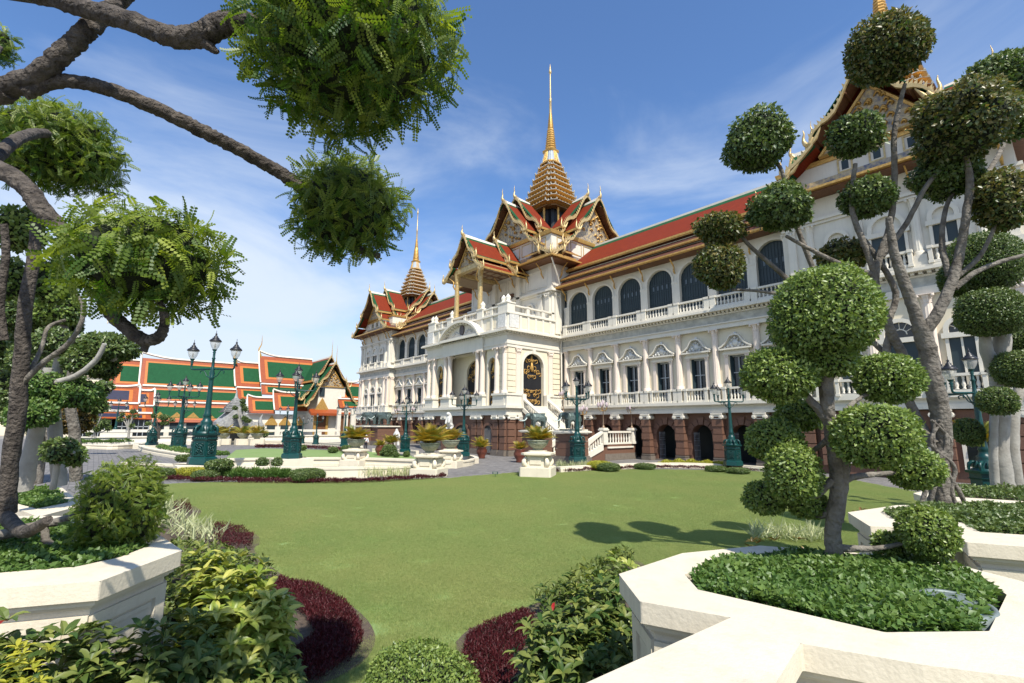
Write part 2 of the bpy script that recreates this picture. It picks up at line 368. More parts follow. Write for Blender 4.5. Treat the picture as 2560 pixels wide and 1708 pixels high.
def crown(name, c, rad, leaf, material, parent, out=(.05,.75), kind='rhomb', dens=1.9, amp=.05, pw=2.2, seed=1, hang=0.25, spike=.10, shell=(.86,1.03), tintp=(2.2,), core=.86, loc=None, topt=.35, vis=1.0, cut=None):
    """a clipped ball of foliage: leaf-sized faces over an uneven ellipsoid, twigs inside"""
    c = np.array(c, float); rad = np.array(rad, float); rad = np.maximum(rad - leaf*(.45 if kind == 'rhomb' else .35), rad*.6)
    area = 4*math.pi*((rad[0]*rad[1])**1.6/3 + (rad[0]*rad[2])**1.6/3 + (rad[1]*rad[2])**1.6/3)**(1/1.6)
    n = int(dens*area/(leaf*leaf*.30)*vis); n = max(60, min(n, 26000))
    u = unit(n); r = lumps(u, seed, amp)*RNG.uniform(shell[0], shell[1], n)
    r *= 1 + spike*np.maximum(0, RNG.normal(size=n)-1.6)
    flat = .86 if kind == 'rhomb' else 1.0; p = sup(u, pw)*r[:,None]*rad; p[:,2] = np.where(p[:,2] < 0, p[:,2]*flat, p[:,2]); p = c + p
    nn = u/rad; nn /= np.linalg.norm(nn, axis=1, keepdims=True)
    t = unit(n); d = nn*RNG.uniform(out[0],out[1],(n,1)) + t*.75; d[:,2] -= hang
    nr = nn + .65*unit(n)
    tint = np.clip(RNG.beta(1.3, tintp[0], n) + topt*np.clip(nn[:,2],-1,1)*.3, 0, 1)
    if cut is not None:
        keep = cut(p); p, nr, d, tint = p[keep], nr[keep], d[keep], tint[keep]; n = len(p)
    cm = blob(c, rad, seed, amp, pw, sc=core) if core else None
    return scatter(name, kind, p, nr, d, leaf*RNG.uniform(.65,1.25,n), tint, material, parent, tuple(c) if loc is None else loc, core=cm)

def tree(name, label, cat, base, limbs, balls, wood, leafm, leaf, group=None, seed=1, dens=1.9, kind='rhomb', amp=.05, bump=.12, spike=.10, cname='crown', pw=2.2, hang=.25, nside=10, core=.86, ks=5):
    root = empty(name, base, label, cat, group); rng = random.Random(seed)
    mb = MB()
    for pts, rad in limbs:
        P = smooth_path(pts, ks); R_ = smooth_vals(rad, ks)
        P = [p + Vector((rng.uniform(-1,1), rng.uniform(-1,1), rng.uniform(-1,1)))*r*.07 for p, r in zip(P, R_)]
        mb.tube(P, R_, nside, True, bump, rng)
    if mb.v: mb.build('trunk', wood, root, base)
    for i, b in enumerate(balls):
        c, rad = b[0], b[1]; m = b[2] if len(b) > 2 and b[2] else leafm
        crown(cname, c, rad, leaf, m, root, kind=kind, dens=dens, amp=amp*rng.uniform(.8,1.5), seed=seed*31+i, spike=spike, pw=pw+rng.uniform(-.25,.45), hang=hang, core=core)
    return root
def pxball(px, py, rx, ry, w, deep=1.0):
    """a clipped ball seen at (px,py), w metres in front of the eye: centre and radii in metres"""
    c = at(px, py, w); s = w/FPX; kx = FPX/math.hypot(FPX, px-1280); ky = FPX/math.hypot(FPX, py-854)
    return (tuple(c), (rx*s*kx, rx*s*kx*deep, ry*s*ky))
def pxpath(pts):                         # [(px,py,w,rpx)] -> points and radii
    return [at(p[0],p[1],p[2]) for p in pts], [p[3]*p[2]/FPX*FPX/math.hypot(FPX, p[0]-1280) for p in pts]
# ------------------------------------------------------------------ the ground: paving, lawns, beds
pavm = mat('grey_paving', (.25,.235,.215), .85, col2=(.17,.16,.15), scale=2.5, bump=.4, bscale=12)
def pave_joints():
    nt = pavm.node_tree; N = nt.nodes.new; L = nt.links.new; b = nt.nodes['Principled BSDF']
    tc = N('ShaderNodeTexCoord'); br = N('ShaderNodeTexBrick'); br.inputs['Scale'].default_value = 1; br.inputs['Brick Width'].default_value = .6; br.inputs['Row Height'].default_value = .3; br.inputs['Mortar Size'].default_value = .012
    br.inputs['Color1'].default_value = (1,1,1,1); br.inputs['Color2'].default_value = (.72,.72,.74,1); br.inputs['Mortar'].default_value = (.4,.4,.4,1)
    L(tc.outputs['Object'], br.inputs[0]); mx = N('ShaderNodeMix'); mx.data_type = 'RGBA'; mx.blend_type = 'MULTIPLY'; mx.inputs[0].default_value = 1
    src = b.inputs['Base Color'].links[0].from_socket; L(src, mx.inputs[6]); L(br.outputs[0], mx.inputs[7]); L(mx.outputs[2], b.inputs['Base Color'])
pave_joints()
lawnm = mat('lawn_turf', (.175,.265,.075), .9, col2=(.215,.29,.10), scale=.45, bump=.5, bscale=60, detail=9)
def struct(name, mb, m): return tag(mb.build(name, m), kind='structure')
def sheet(name, poly, z, m):
    mb = MB(); mb.add([(x,y,z) for x,y in poly], [tuple(range(len(poly)))]); return struct(name, mb, m)
mb = MB(); mb.add([(-3000,-3000,-.03),(3000,-3000,-.03),(3000,3000,-.03),(-3000,3000,-.03)], [(0,1,2,3)]); struct('ground', mb, mat('dusty_ground', (.30,.28,.24), .95, var=.2, scale=.2))
sheet('pavement', [(-120,-30),(25,-30),(25,80),(-120,80)], -.012, pavm)
def gxy(px, py, z=0): p = G(px, py, z); return (p.x, p.y)
LAWN = [gxy(*q) for q in [(330,1215),(560,1206),(860,1204),(1120,1196),(1300,1182),(1600,1174),(1900,1178),(2100,1196),(2330,1240)]] + [(4.5,9.5),(2.5,3.5),(-1,2),(-6,-2.5)]
sheet('lawn', LAWN[::-1], .0, lawnm)
FARL = [gxy(*q) for q in [(560,1150),(900,1156),(1085,1172),(1080,1146),(1040,1142),(900,1128),(660,1122),(590,1126)]]
sheet('far_lawn', FARL[::-1] if False else FARL, .05, lawnm)

# grass: patches of blades repeated over the lawn
def in_poly(P, poly):
    x, y = P[:,0], P[:,1]; c = np.zeros(len(P), bool); n = len(poly)
    for i in range(n):
        x0,y0 = poly[i]; x1,y1 = poly[(i+1)%n]
        k = ((y0 > y) != (y1 > y)) & (x < (x1-x0)*(y-y0)/((y1-y0) or 1e-9) + x0); c ^= k
    return c
def grass_patch(seed, s=.42, n=1900, h=.030):
    r = np.random.default_rng(seed); q = r.uniform(0,6.283,n); rr = s*np.sqrt(r.uniform(0,1,n))*r.uniform(.6,1,n); pos = np.c_[rr*np.cos(q), rr*np.sin(q), np.zeros(n)]
    d = np.c_[r.normal(0,.62,(n,2)), np.ones(n)]; nr = np.c_[r.normal(0,.6,(n,2)), np.ones(n)]
    V = np.array([(-.075,0,0),(.075,0,0),(0,1,.15)]); k = 3
    d /= np.linalg.norm(d,axis=1,keepdims=True); x = np.cross(d,nr); x /= np.linalg.norm(x,axis=1,keepdims=True); z = np.cross(x,d); sz = h*r.uniform(.55,1.3,n)
    P = (pos[:,None,:] + sz[:,None,None]*(V[None,:,0:1]*x[:,None,:]+V[None,:,1:2]*d[:,None,:]+V[None,:,2:3]*z[:,None,:])).reshape(-1,3)
    me = bpy.data.meshes.new('grass_patch'); me.from_pydata(P.tolist(), [], np.arange(3*n).reshape(-1,3).tolist())
    a = me.attributes.new('tint','FLOAT','FACE'); a.data.foreach_set('value', r.beta(1.4,1.8,n).astype(np.float32)); me.materials.append(grassm)
    return bpy.data.objects.new('grass_patch_source', me)
def grass():
    lo, hi = np.array(LAWN).min(0), np.array(LAWN).max(0); n = int((hi-lo).prod()/.048); P = RNG.uniform(lo, hi, (n,2))
    P = P[in_poly(P, LAWN)]
    P = P[(np.hypot(P[:,0],P[:,1]) < 45) & (P@np.array([_F.x,_F.y]) > 2.5)]
    me = bpy.data.meshes.new('grass'); me.from_pydata(np.c_[P, np.full(len(P),.001)].tolist(), [], [])
    a = me.attributes.new('rot','FLOAT','POINT'); a.data.foreach_set('value', (RNG.uniform(0,6.283,len(P))).astype(np.float32))
    a = me.attributes.new('pick','INT','POINT'); a.data.foreach_set('value', RNG.integers(0,5,len(P)).astype(np.int32))
    o = bpy.data.objects.new('grass', me); COL.objects.link(o); tag(o, 'short clipped grass covering the round lawn', 'grass', kind='stuff')
    g = bpy.data.node_groups.new('grass_spread','GeometryNodeTree'); g.interface.new_socket('Geometry', in_out='INPUT', socket_type='NodeSocketGeometry'); g.interface.new_socket('Geometry', in_out='OUTPUT', socket_type='NodeSocketGeometry')
    N = g.nodes.new; L = g.links.new; i = N('NodeGroupInput'); out = N('NodeGroupOutput'); inst = N('GeometryNodeInstanceOnPoints'); gi = N('GeometryNodeGeometryToInstance')
    for k in range(5):
        oi = N('GeometryNodeObjectInfo'); oi.inputs[0].default_value = grass_patch(k+3); L(oi.outputs['Geometry'], gi.inputs[0])
    pk = N('GeometryNodeInputNamedAttribute'); pk.data_type = 'INT'; pk.inputs[0].default_value = 'pick'
    rt = N('GeometryNodeInputNamedAttribute'); rt.data_type = 'FLOAT'; rt.inputs[0].default_value = 'rot'
    cx = N('ShaderNodeCombineXYZ'); L(rt.outputs[0], cx.inputs[2])
    L(i.outputs[0], inst.inputs['Points']); L(gi.outputs[0], inst.inputs['Instance']); inst.inputs['Pick Instance'].default_value = True
    L(pk.outputs[0], inst.inputs['Instance Index']); L(cx.outputs[0], inst.inputs['Rotation']); L(inst.outputs[0], out.inputs[0])
    md = o.modifiers.new('grass_spread','NODES'); md.node_group = g
grass()
# ------------------------------------------------------------------ the white palace
XC, YW = -44.5, 38.5
palace = empty('palace', (XC, 38.5, 0), 'long white palace with red tiled roofs and gilded spires beyond the lawn', 'palace')
browntile = mat('brown_roof_tile', (.13,.05,.03), .5, col2=(.09,.035,.022), scale=2, tile=.2)
frieze_m = mat('carved_frieze', (.56,.54,.46), .8, col2=(.34,.33,.28), scale=2.2, bump=1.0, bscale=4, detail=3)  # darkened so the shade under the cornice sits in the colour
whitecar = mat('carved_white', (.72,.70,.64), .75, col2=(.50,.49,.45), scale=4, bump=1.0, bscale=9, detail=3)
def part(name, mb, mats, loc=None, rz=0.0, parent=None, world=False):
    return mb.build(name, mats, parent or palace, loc if loc is not None else (XC,38.5,0), world, rz)
def arch_panel(mb, x0, x1, z0, z1, cx, hw, zs, rise, y0, y1, zb=None, seg=10):
    """wall panel with an arched (rise>0) or flat opening"""
    if zb is not None and zb > z0: mb.box(cx-hw, cx+hw, y0, y1, z0, zb)
    mb.box(x0, cx-hw, y0, y1, z0, z1); mb.box(cx+hw, x1, y0, y1, z0, z1)
    if rise <= 0: mb.box(cx-hw, cx+hw, y0, y1, zs, z1); return mb
    for i in range(seg):
        a0 = math.pi*(1-i/seg); a1 = math.pi*(1-(i+1)/seg)
        xa, xb = cx+hw*math.cos(a0), cx+hw*math.cos(a1); za, zb_ = zs+rise*math.sin(a0), zs+rise*math.sin(a1)
        mb.hexa([(xa,y0,za),(xb,y0,zb_),(xb,y1,zb_),(xa,y1,za),(xa,y0,z1),(xb,y0,z1),(xb,y1,z1),(xa,y1,z1)])
    return mb
def arch_ring(mb, cx, hw, zs, rise, w, y0, y1, z0=None, seg=12):
    """moulding round an arch, with legs down to z0"""
    for i in range(seg):
        a0 = math.pi*(1-i/seg); a1 = math.pi*(1-(i+1)/seg); q = []
        for a in (a0, a1):
            q.append(((cx+hw*math.cos(a), zs+rise*math.sin(a)), (cx+(hw+w)*math.cos(a), zs+(rise+w)*math.sin(a))))
        (i0,o0),(i1,o1) = q
        mb.hexa([(i0[0],y0,i0[1]),(i1[0],y0,i1[1]),(i1[0],y1,i1[1]),(i0[0],y1,i0[1]),(o0[0],y0,o0[1]),(o1[0],y0,o1[1]),(o1[0],y1,o1[1]),(o0[0],y1,o0[1])])
    if z0 is not None:
        mb.box(cx-hw-w, cx-hw, y0, y1, z0, zs); mb.box(cx+hw, cx+hw+w, y0, y1, z0, zs)
    return mb
def arch_fill(mb, cx, hw, z0, zs, rise, y, seg=12):
    pts = [(cx-hw,y,z0),(cx+hw,y,z0)] + [(cx+hw*math.cos(math.pi*i/seg), y, zs+rise*math.sin(math.pi*i/seg)) for i in range(seg+1)]
    mb.add(pts, [tuple(range(len(pts)))]); return mb
def corinth(mb, x, y, z, r, h=.55, n=16):
    mb.lathe([(r*1.05,0),(r*1.12,h*.06),(r,h*.1),(r*1.1,h*.45),(r*1.22,h*.5),(r*1.15,h*.55),(r*1.4,h*.85),(r*1.55,h*.88)], (x,y,z), n, False, star=.09)
    mb.box(x-r*1.6, x+r*1.6, y-r*1.6, y+r*1.6, z+h*.88, z+h)
    for sx in (-1,1):
        for sy in (-1,1): mb.lathe([(.02,-.09),(r*.36,-.05),(r*.36,.05),(.02,.09)], (x+sx*r*1.35, y+sy*r*1.35, z+h*.74), 6)
    return mb
def pilaster(name, h, r, mats, flute=True, square=False, cap=.55):
    """engaged fluted column with base and carved capital, foot at z=0"""
    mb = MB()
    if square:
        mb.box(-r,r,-r*.6,r,.22,h-cap); mb.box(-r*1.2,r*1.2,-r*.8,r*1.1,0,.14); mb.box(-r*1.1,r*1.1,-r*.7,r*1.05,.14,.22)
        mb.box(-r*1.05,r*1.05,-r*.66,r,h-cap,h-cap*.85); mb.box(-r*.98,r*.98,-r*.62,r,h-cap*.85,h-cap*.2)
        for k in (-1,0,1): mb.lathe([(.01,0),(r*.3,.06),(r*.36,cap*.45),(.01,cap*.55)], (k*r*.72,-r*.66,h-cap*.82), 6)
        for k in (-1,1): mb.lathe([(.02,-.08),(r*.34,-.05),(r*.34,.05),(.02,.08)], (k*r*.95,-r*.7,h-cap*.34), 7)
        mb.box(-r*1.35,r*1.35,-r*.95,r*1.1,h-cap*.2,h)
    else:
        mb.lathe([(r*1.3,0),(r*1.3,.12),(r*1.22,.16),(r*1.25,.22),(r*1.06,.28)], (0,0,0), 16)
        mb.lathe([(r*1.03,.28),(r,.6),(r*.97,h*.5),(r*.86,h-cap)], (0,0,0), 24 if flute else 14, not flute, star=.035 if flute else 0)
        corinth(mb, 0, 0, h-cap, r*.86, cap)
    return mb
def baluster_mesh(h=.62, r=.085):
    return MB().lathe([(r*.9,0),(r*.9,.05),(r*.5,.08),(r*1.05,h*.32),(r*.95,h*.42),(r*.42,h*.72),(r*.75,h*.8),(r*.5,h*.85),(r*.85,h*.93),(r*.85,h)], (0,0,0), 8)
BAL = {}
def balusters(parent, pts, h, r=.085, m=white):
    """one object per baluster, sharing mesh data"""
    key = (round(h,3), round(r,3))
    if key not in BAL:
        o = baluster_mesh(h, r).build('baluster', m, parent, pts[0], False); BAL[key] = o.data; bpy.data.objects.remove(o)
    for p in pts: link('baluster', BAL[key], parent, p)
# -- master pieces for one bay (local: a across, b into the wall, z up); bay width 3.35
BW = 3.35
def stone_arch():
    mb = MB(); arch_panel(mb, -1.32, 1.32, 0, 4.05, 0, .92, 2.2, .92, 0, .9); o = part('stone_arch', mb, granite, (0,0,0))
    for i in range(7):                    # voussoirs
        a0, a1 = math.pi*(1-(i+.07)/7), math.pi*(1-(i+.93)/7); v = MB(); ro = 1.55 if i == 3 else 1.38; pr = -.14 if i == 3 else -.08
        pts = [(.93*math.cos(a0), 2.2+.93*math.sin(a0)), (.93*math.cos(a1), 2.2+.93*math.sin(a1)), (min(1.3,max(-1.3,ro*math.cos(a1))), 2.2+ro*math.sin(a1)), (min(1.3,max(-1.3,ro*math.cos(a0))), 2.2+ro*math.sin(a0))]
        v.extr(pts, lambda x,z: (x,pr,z), lambda x,z: (x,.0,z)); v.build('voussoir', granite, o, (0,0,0), False)
    for k, z in enumerate((.58, 1.12, 1.66)):   # rusticated jamb stones
        for s in (-1,1):
            v = MB(); v.box(min(s*.95,s*1.31), max(s*.95,s*1.31), -.07, 0, z, z+.49); v.build('stone', granite, o, (0,0,0), False)
    return o
def stone_pillar(w=.74, d=.62):
    mb = MB(); mb.box(-w/2+.05, w/2-.05, -d+.05, .3, .5, 4.05); o = part('stone_pillar', mb, granite, (0,0,0))
    b = MB(); b.box(-w/2-.12,w/2+.12,-d-.1,.25,0,.34); b.box(-w/2-.05,w/2+.05,-d-.04,.25,.34,.44); b.box(-w/2-.09,w/2+.09,-d-.07,.25,.44,.52); b.build('plinth_stone', greystone, o, (0,0,0), False)
    for k in range(5):
        e = .05 if k % 2 == 0 else 0
        v = MB(); z = .56+k*.60; v.box(-w/2-e, w/2+e, -d-e, .2, z+.02, z+.56); v.build('stone', granite, o, (0,0,0), False)
    return o
def ionic(w=.74, d=.62):
    mb = MB(); mb.box(-w*.62,w*.62,-d-.16,.2,4.05-.14,4.03); mb.box(-w*.5,w*.5,-d-.1,.2,4.05-.32,4.05-.14)
    for s in (-1,1):
        vs = [(s*w*.58+.17*math.cos(t), z) for t, z in ((0,0),)]
        pr = [(.17,0),(.17,.5),(.06,.5)]
        for y0, y1 in ((-d-.16,-d-.02),):
            pts = [(s*w*.52+.17*math.cos(2*math.pi*k/10), 3.72+.17*math.sin(2*math.pi*k/10)) for k in range(10)]
            mb.extr(pts, lambda x,z: (x,y0,z), lambda x,z: (x,.15,z))
            pts = [(s*w*.52+.07*math.cos(2*math.pi*k/8), 3.72+.07*math.sin(2*math.pi*k/8)) for k in range(8)]
            mb.extr(pts, lambda x,z: (x,y0-.05,z), lambda x,z: (x,y0,z))
    mb.box(-w*.5,w*.5,-d-.06,.2,3.56,3.62)
    return part('ionic_capital', mb, white, (0,0,0))
def iron_gate():
    mb = MB()
    for s in (-1,1):
        for k in range(5):
            x = s*(.86-.02*k); y = .3+.17*k; mb.box(x-.014,x+.014,y-.014,y+.014,.1,2.25); mb.lathe([(.01,0),(.05,.08),(.01,.24)],(x,y,2.25),6)
        for z in (.15,.95,1.75,2.15): mb.box(min(s*.76,s*.88),max(s*.76,s*.88),.26,1.05,z,z+.04)
        for z in (.45,1.35,1.95):
            for y in (.4,.6,.8,.95):
                mb.lathe([(.02,-.02),(.08,0),(.02,.02)],(s*.84,y,z),8)
    o = part('iron_gate', mb, mat('pale_iron', (.30,.30,.30), .5), (0,0,0)); o['kind'] = 'stuff'; return o
def window_unit():
    o = empty('window', (0,0,0), None, None); o.parent = palace; o.location = -palace.location
    mb = MB(); mb.box(-.60,.60,.42,.46,4.98,8.62); mb.build('window_pane', glassdark, o, (0,0,0), False)
    mb = MB()
    for x in (-.06,.06-.0): pass
    mb.box(-.62,-.52,.28,.40,4.95,8.65); mb.box(.52,.62,.28,.40,4.95,8.65); mb.box(-.52,.52,.28,.40,8.5,8.65); mb.box(-.05,.05,.28,.40,4.95,8.5)
    mb.box(-.52,-.05,.29,.39,7.2,7.28); mb.box(.05,.52,.29,.39,7.2,7.28); mb.box(-.52,-.05,.29,.39,5.6,5.68); mb.box(.05,.52,.29,.39,5.6,5.68)
    mb.build('window_frame', shutter, o, (0,0,0), False)
    mb = MB(); mb.hexa([(-.60,.05,4.98),(-.57,.05,4.98),(-.44,.38,4.98),(-.47,.38,4.98),(-.60,.05,8.6),(-.57,.05,8.6),(-.44,.38,8.6),(-.47,.38,8.6)]); mb.hexa([(.57,.05,4.98),(.60,.05,4.98),(.47,.38,4.98),(.44,.38,4.98),(.57,.05,8.6),(.60,.05,8.6),(.47,.38,8.6),(.44,.38,8.6)])
    mb.build('window_shutter', dark, o, (0,0,0), False)
    for s in (-1,1):
        q = pilaster('', 2.68, .145, None, square=True, cap=.34).build('window_pilaster', pinkish, o, (s*.84,-.02,6.02), False)
    mb = MB(); mb.box(-1.08,1.08,-.2,.1,8.70,8.84); mb.box(-1.02,1.02,-.14,.1,8.84,9.02); mb.box(-1.28,1.28,-.42,.1,9.06,9.18); mb.box(-1.2,1.2,-.34,.1,9.02,9.06); mb.box(-.64,.64,-.12,.1,8.62,8.70)
    mb.build('lintel', white, o, (0,0,0), False)
    mb = MB()                              # swept pediment with a cartouche
    top = [(-1.32,9.18),(-1.05,9.30),(-.72,9.55),(-.5,9.9),(-.34,10.12),(0,10.2),(.34,10.12),(.5,9.9),(.72,9.55),(1.05,9.30),(1.32,9.18)]
    for (xa,za),(xb,zb) in zip(top[:-1],top[1:]):
        mb.hexa([(xa,-.4,za),(xb,-.4,zb),(xb,.1,zb),(xa,.1,za),(xa,-.4,za+.13),(xb,-.4,zb+.13),(xb,.1,zb+.13),(xa,.1,za+.13)])
    mb.build('pediment', white, o, (0,0,0), False)
    mb = MB(); mb.extr([(x,z) for x,z in top], lambda x,z:(x,-.05,z), lambda x,z:(x,.1,z))
    mb.sm = True
    for x, z, r in ((0,9.62,.27),(-.36,9.5,.15),(.36,9.5,.15),(-.6,9.36,.12),(.6,9.36,.12),(-.85,9.27,.09),(.85,9.27,.09),(0,10.0,.13),(-.2,9.86,.1),(.2,9.86,.1),(-.25,9.32,.11),(.25,9.32,.11),(0,10.36,.12)):
        mb.add([(x+r*math.sin(t)*math.cos(p), -.12-.14*math.cos(t), z+r*1.1*math.sin(t)*math.sin(p)) for t in (.2,.8,1.4) for p in [2*math.pi*k/8 for k in range(8)]],
               [(j*8+k,j*8+(k+1)%8,(j+1)*8+(k+1)%8,(j+1)*8+k) for j in range(2) for k in range(8)]+[(7,6,5,4,3,2,1,0)])
    mb.build('cartouche', whitecar, o, (0,0,0), False)
    mb = MB(); mb.box(-.95,.95,-.2,.1,4.97,5.02); mb.build('window_sill', white, o, (0,0,0), False)
    return o
def upper_arch():
    mb = MB(); arch_panel(mb, -BW/2, BW/2, 12.6, 18.3, 0, 1.30, 15.95, 1.3, 0, .5, zb=13.25, seg=14)
    arch_ring(mb, 0, 1.30, 15.95, 1.3, .2, -.07, 0, 13.25, 14)
    o = part('arch', mb, white, (0,0,0))
    mb = MB(); arch_fill(mb, 0, 1.30, 13.25, 15.95, 1.3, .30, 14); mb.build('dark_screen', dark, o, (0,0,0), False)
    mb = MB()
    for k in range(-5,6):
        x = k*.236; zt = 15.95+1.3*math.sqrt(max(0,1-(x/1.3)**2)); mb.box(x-.018,x+.018,.25,.30,13.25,zt-.02)
    for z in (14.2,15.25,15.95): mb.box(-1.29,1.29,.26,.30,z,z+.05)
    mb.build('screen_batten', mat('dark_green_batten', (.035,.055,.06), .5), o, (0,0,0), False)
    for k in range(-4,5,2):
        q = MB(); q.box(k*.236+.04-.0, k*.236+.196, .275, .298, 15.45, 15.85); q.build('screen_pane', mat('screen_pane_glass', (.10,.13,.15), .3) if 'screen_pane_glass' not in MATS else MATS['screen_pane_glass'], o, (0,0,0), False)
    return o
def bracket():
    mb = MB(); pts = smooth_path([(0,-.02,16.55),(0,-.18,16.75),(0,-.16,17.15),(0,-.5,17.5),(0,-1.0,18.0)], 3)
    mb.tube(pts, smooth_vals([.05,.09,.06,.08,.05], 3), 6); return part('eave_bracket', mb, gold, (0,0,0))
def balustrade_pieces(name, a0, a1, z0, z1, b, ped, parent=palace):
    """rails between a0 and a1 with pedestals; local wall frame"""
    mb = MB(); mb.box(a0,a1,b-.12,b+.12,z0,z0+.16); mb.box(a0,a1,b-.15,b+.15,z1-.16,z1)
    for a, w in ped:
        mb.box(a-w/2,a+w/2,b-.17,b+.14,z0+.16,z1-.16); mb.box(a-w/2-.03,a+w/2+.03,b-.2,b+.17,z0-.002,z0+.16); mb.box(a-w/2-.03,a+w/2+.03,b-.21,b+.18,z1-.15,z1+.03)
        if w > .5: mb.box(a-w/2+.1,a+w/2-.1,b-.2,b-.17,z0+.28,z1-.28)
    return mb
M = {}
M['arch'] = stone_arch(); M['pillar'] = stone_pillar(); M['ionic'] = ionic(); M['gate'] = iron_gate(); M['window'] = window_unit(); M['upper'] = upper_arch(); M['bracket'] = bracket()
mb = pilaster('', 4.76, .27, None); M['pil'] = part('fluted_column', mb, pinkish, (0,0,0))
mb = MB(); arch_panel(mb, -BW/2, BW/2, 4.95, 10.86, 0, .62, 8.65, 0, 0, .5); M['wall'] = part('bay_wall', mb, cream, (0,0,0))
used = set()
def put(key, loc, rz=0.0):
    o = M[key]
    if key in used: return rep(o, palace, loc, rz)
    used.add(key); o.location = Vector(loc)-Vector(palace.location); o.rotation_euler = (0,0,rz); return o
for side in (1,-1):
    us = [8.35+BW*k for k in range(8)]
    for k in range(7):
        u = side*(us[k]+BW/2); X = XC+u
        for key in ('arch','window','wall','upper','gate'): put(key, (X, YW, 0))
        zb = [(u_, 12.78) for u_ in np.linspace(-1.08,1.08,7)]
    for k in range(8):
        X = XC+side*us[k]
        put('pillar', (X,YW,0)); put('ionic', (X,YW,0)); put('pil', (X,YW-.12,6.08)); put('bracket', (X,YW-.05,0))
        mb = MB(); mb.box(-.37,.37,-.06,.1,13.6,15.6); mb.box(-.42,.42,-.1,.1,13.55,13.75); mb.box(-.40,.40,-.09,.1,15.6,15.8); part('arcade_pier', mb, white, (X,YW,0))
    x0, x1 = sorted((XC+side*7.62, XC+side*31.48)); c = (x0+x1)/2; L2 = (x1-x0)/2
    mb = MB(); mb.box(-L2,L2,-.62,.4,4.05,4.32); mb.box(-L2,L2,-.5,.4,4.32,4.62); mb.box(-L2,L2,-.85,.4,4.70,4.95); mb.box(-L2,L2,-.66,.4,4.62,4.70)
    part('ledge', mb, white, (c,YW,0))
    mb = MB(); mb.box(-L2,L2,3.3,3.5,0,4.2); part('arcade_shade_sheet', mb, dark, (c,YW,0))  # near-black sheet, painted as the shade inside the arcade
    mb = MB(); mb.box(-L2,L2,-.02,3.3,-.02,.12); part('arcade_floor', mb, greystone, (c,YW,0))
    mb = MB(); mb.box(-L2,L2,-.38,.3,10.86,11.1); mb.box(-L2,L2,-.34,.3,11.1,11.24); mb.box(-L2,L2,-.45,.3,11.24,11.34); part('architrave', mb, white, (c,YW,0))
    mb = MB(); mb.box(-L2,L2,-.30,.3,11.34,11.98); part('frieze', mb, frieze_m, (c,YW,0))
    mb = MB(); mb.box(-L2,L2,-.42,.3,11.98,12.1); mb.box(-L2,L2,-.95,.3,12.26,12.44); mb.box(-L2,L2,-.86,.3,12.44,12.56); mb.box(-L2,L2,-.6,.3,12.56,12.6)
    n = int(2*L2/.34)
    for i in range(n): x = -L2+.17+i*.34; mb.box(x-.09,x+.09,-.62,-.3,12.1,12.26)
    part('cornice', mb, white, (c,YW,0))
    # balustrades, one part per bay with its balusters
    for k in range(7):
        X = XC+side*(us[k]+BW/2)
        mb = balustrade_pieces('', -BW/2, BW/2, 4.952, 6.06, -.52, [(-BW/2+.38,.72),(BW/2-.38,.72)] if 0 else [(-BW/2+.2,.42),(BW/2-.2,.42),(-.92,.26),(.92,.26)])
        o = part('lower_balustrade', mb, white, (X,YW,0))
        if side > 0 or k < 5: balusters(o, [(X+a,YW-.52,5.11) for a in np.linspace(-.66,.66,6)], .80)
        mb = balustrade_pieces('', -BW/2, BW/2, 12.6, 13.62, -.50, [(-BW/2+.24,.5),(BW/2-.24,.5)])
        o = part('upper_balustrade', mb, white, (X,YW,0))
        if side > 0 or k > 2: balusters(o, [(X+a,YW-.50,12.76) for a in np.linspace(-1.05,1.05,8)], .71)
    # roof: two low dark skirts and the long red slope
    def slope(name, b0, z0, b1, z1, m, th=.12):
        mb = MB(); mb.hexa([(-L2,b0,z0-th),(L2,b0,z0-th),(L2,b1,z1-th),(-L2,b1,z1-th),(-L2,b0,z0),(L2,b0,z0),(L2,b1,z1),(-L2,b1,z1)]); return part(name, mb, m, (c,YW,0))
    for (b0,z0,b1,z1) in ((-1.35,17.95,.25,18.95),(-.25,19.12,1.15,20.0)):
        slope('eave_roof', b0, z0, b1, z1, browntile)
        mb = MB(); mb.box(-L2,L2,b0-.06,b0+.02,z0-.13,z0+.03); mb.box(-L2,L2,b0+.02,b0+.10,z0-.19,z0-.12)
        for i in range(int(2*L2/.30)): x = -L2+.15+.30*i; mb.box(x-.09,x+.09,b0-.08,b0-.06,z0-.11,z0-.02)
        part('eave_board', mb, gold, (c,YW,0))
        mb = MB(); mb.box(-L2,L2,b1-.05,b1+.03,z1+.002,z1+.07); part('eave_flashing', mb, white, (c,YW,0))
        mb = MB(); mb.box(-L2,L2,b1+.03,b1+.1,z1-.4,z1+.5); part('eave_wall', mb, darkwood, (c,YW,0))
    mb = MB(); mb.box(-L2,L2,.62,.70,20.26,20.46); mb.box(-L2,L2,.70,.78,20.16,20.30); part('eave_board', mb, gold, (c,YW,0))
    slope('main_roof', .68, 20.48, 5.15, 24.0, redtile); slope('roof_border', 5.15, 24.015, 6.0, 24.68, greentile)
    mb = MB(); mb.hexa([(-L2,11.3,20.48),(L2,11.3,20.48),(L2,6.0,24.6),(-L2,6.0,24.6),(-L2,11.4,20.5),(L2,11.4,20.5),(L2,6.05,24.66),(-L2,6.05,24.66)]); part('rear_roof', mb, redtile, (c,YW,0))
    mb = MB(); mb.box(-L2,L2,5.88,6.12,24.6,24.82); part('roof_ridge', mb, white, (c,YW,0))
    mb = MB(); mb.box(-L2,L2,-1.25,.0,17.74,17.80); part('soffit', mb, darkwood, (c,YW,0))
    mb = MB(); mb.box(-L2,L2,0.5,11,12.3,17.9); part('inner_block', mb, dark, (c,YW,.002))
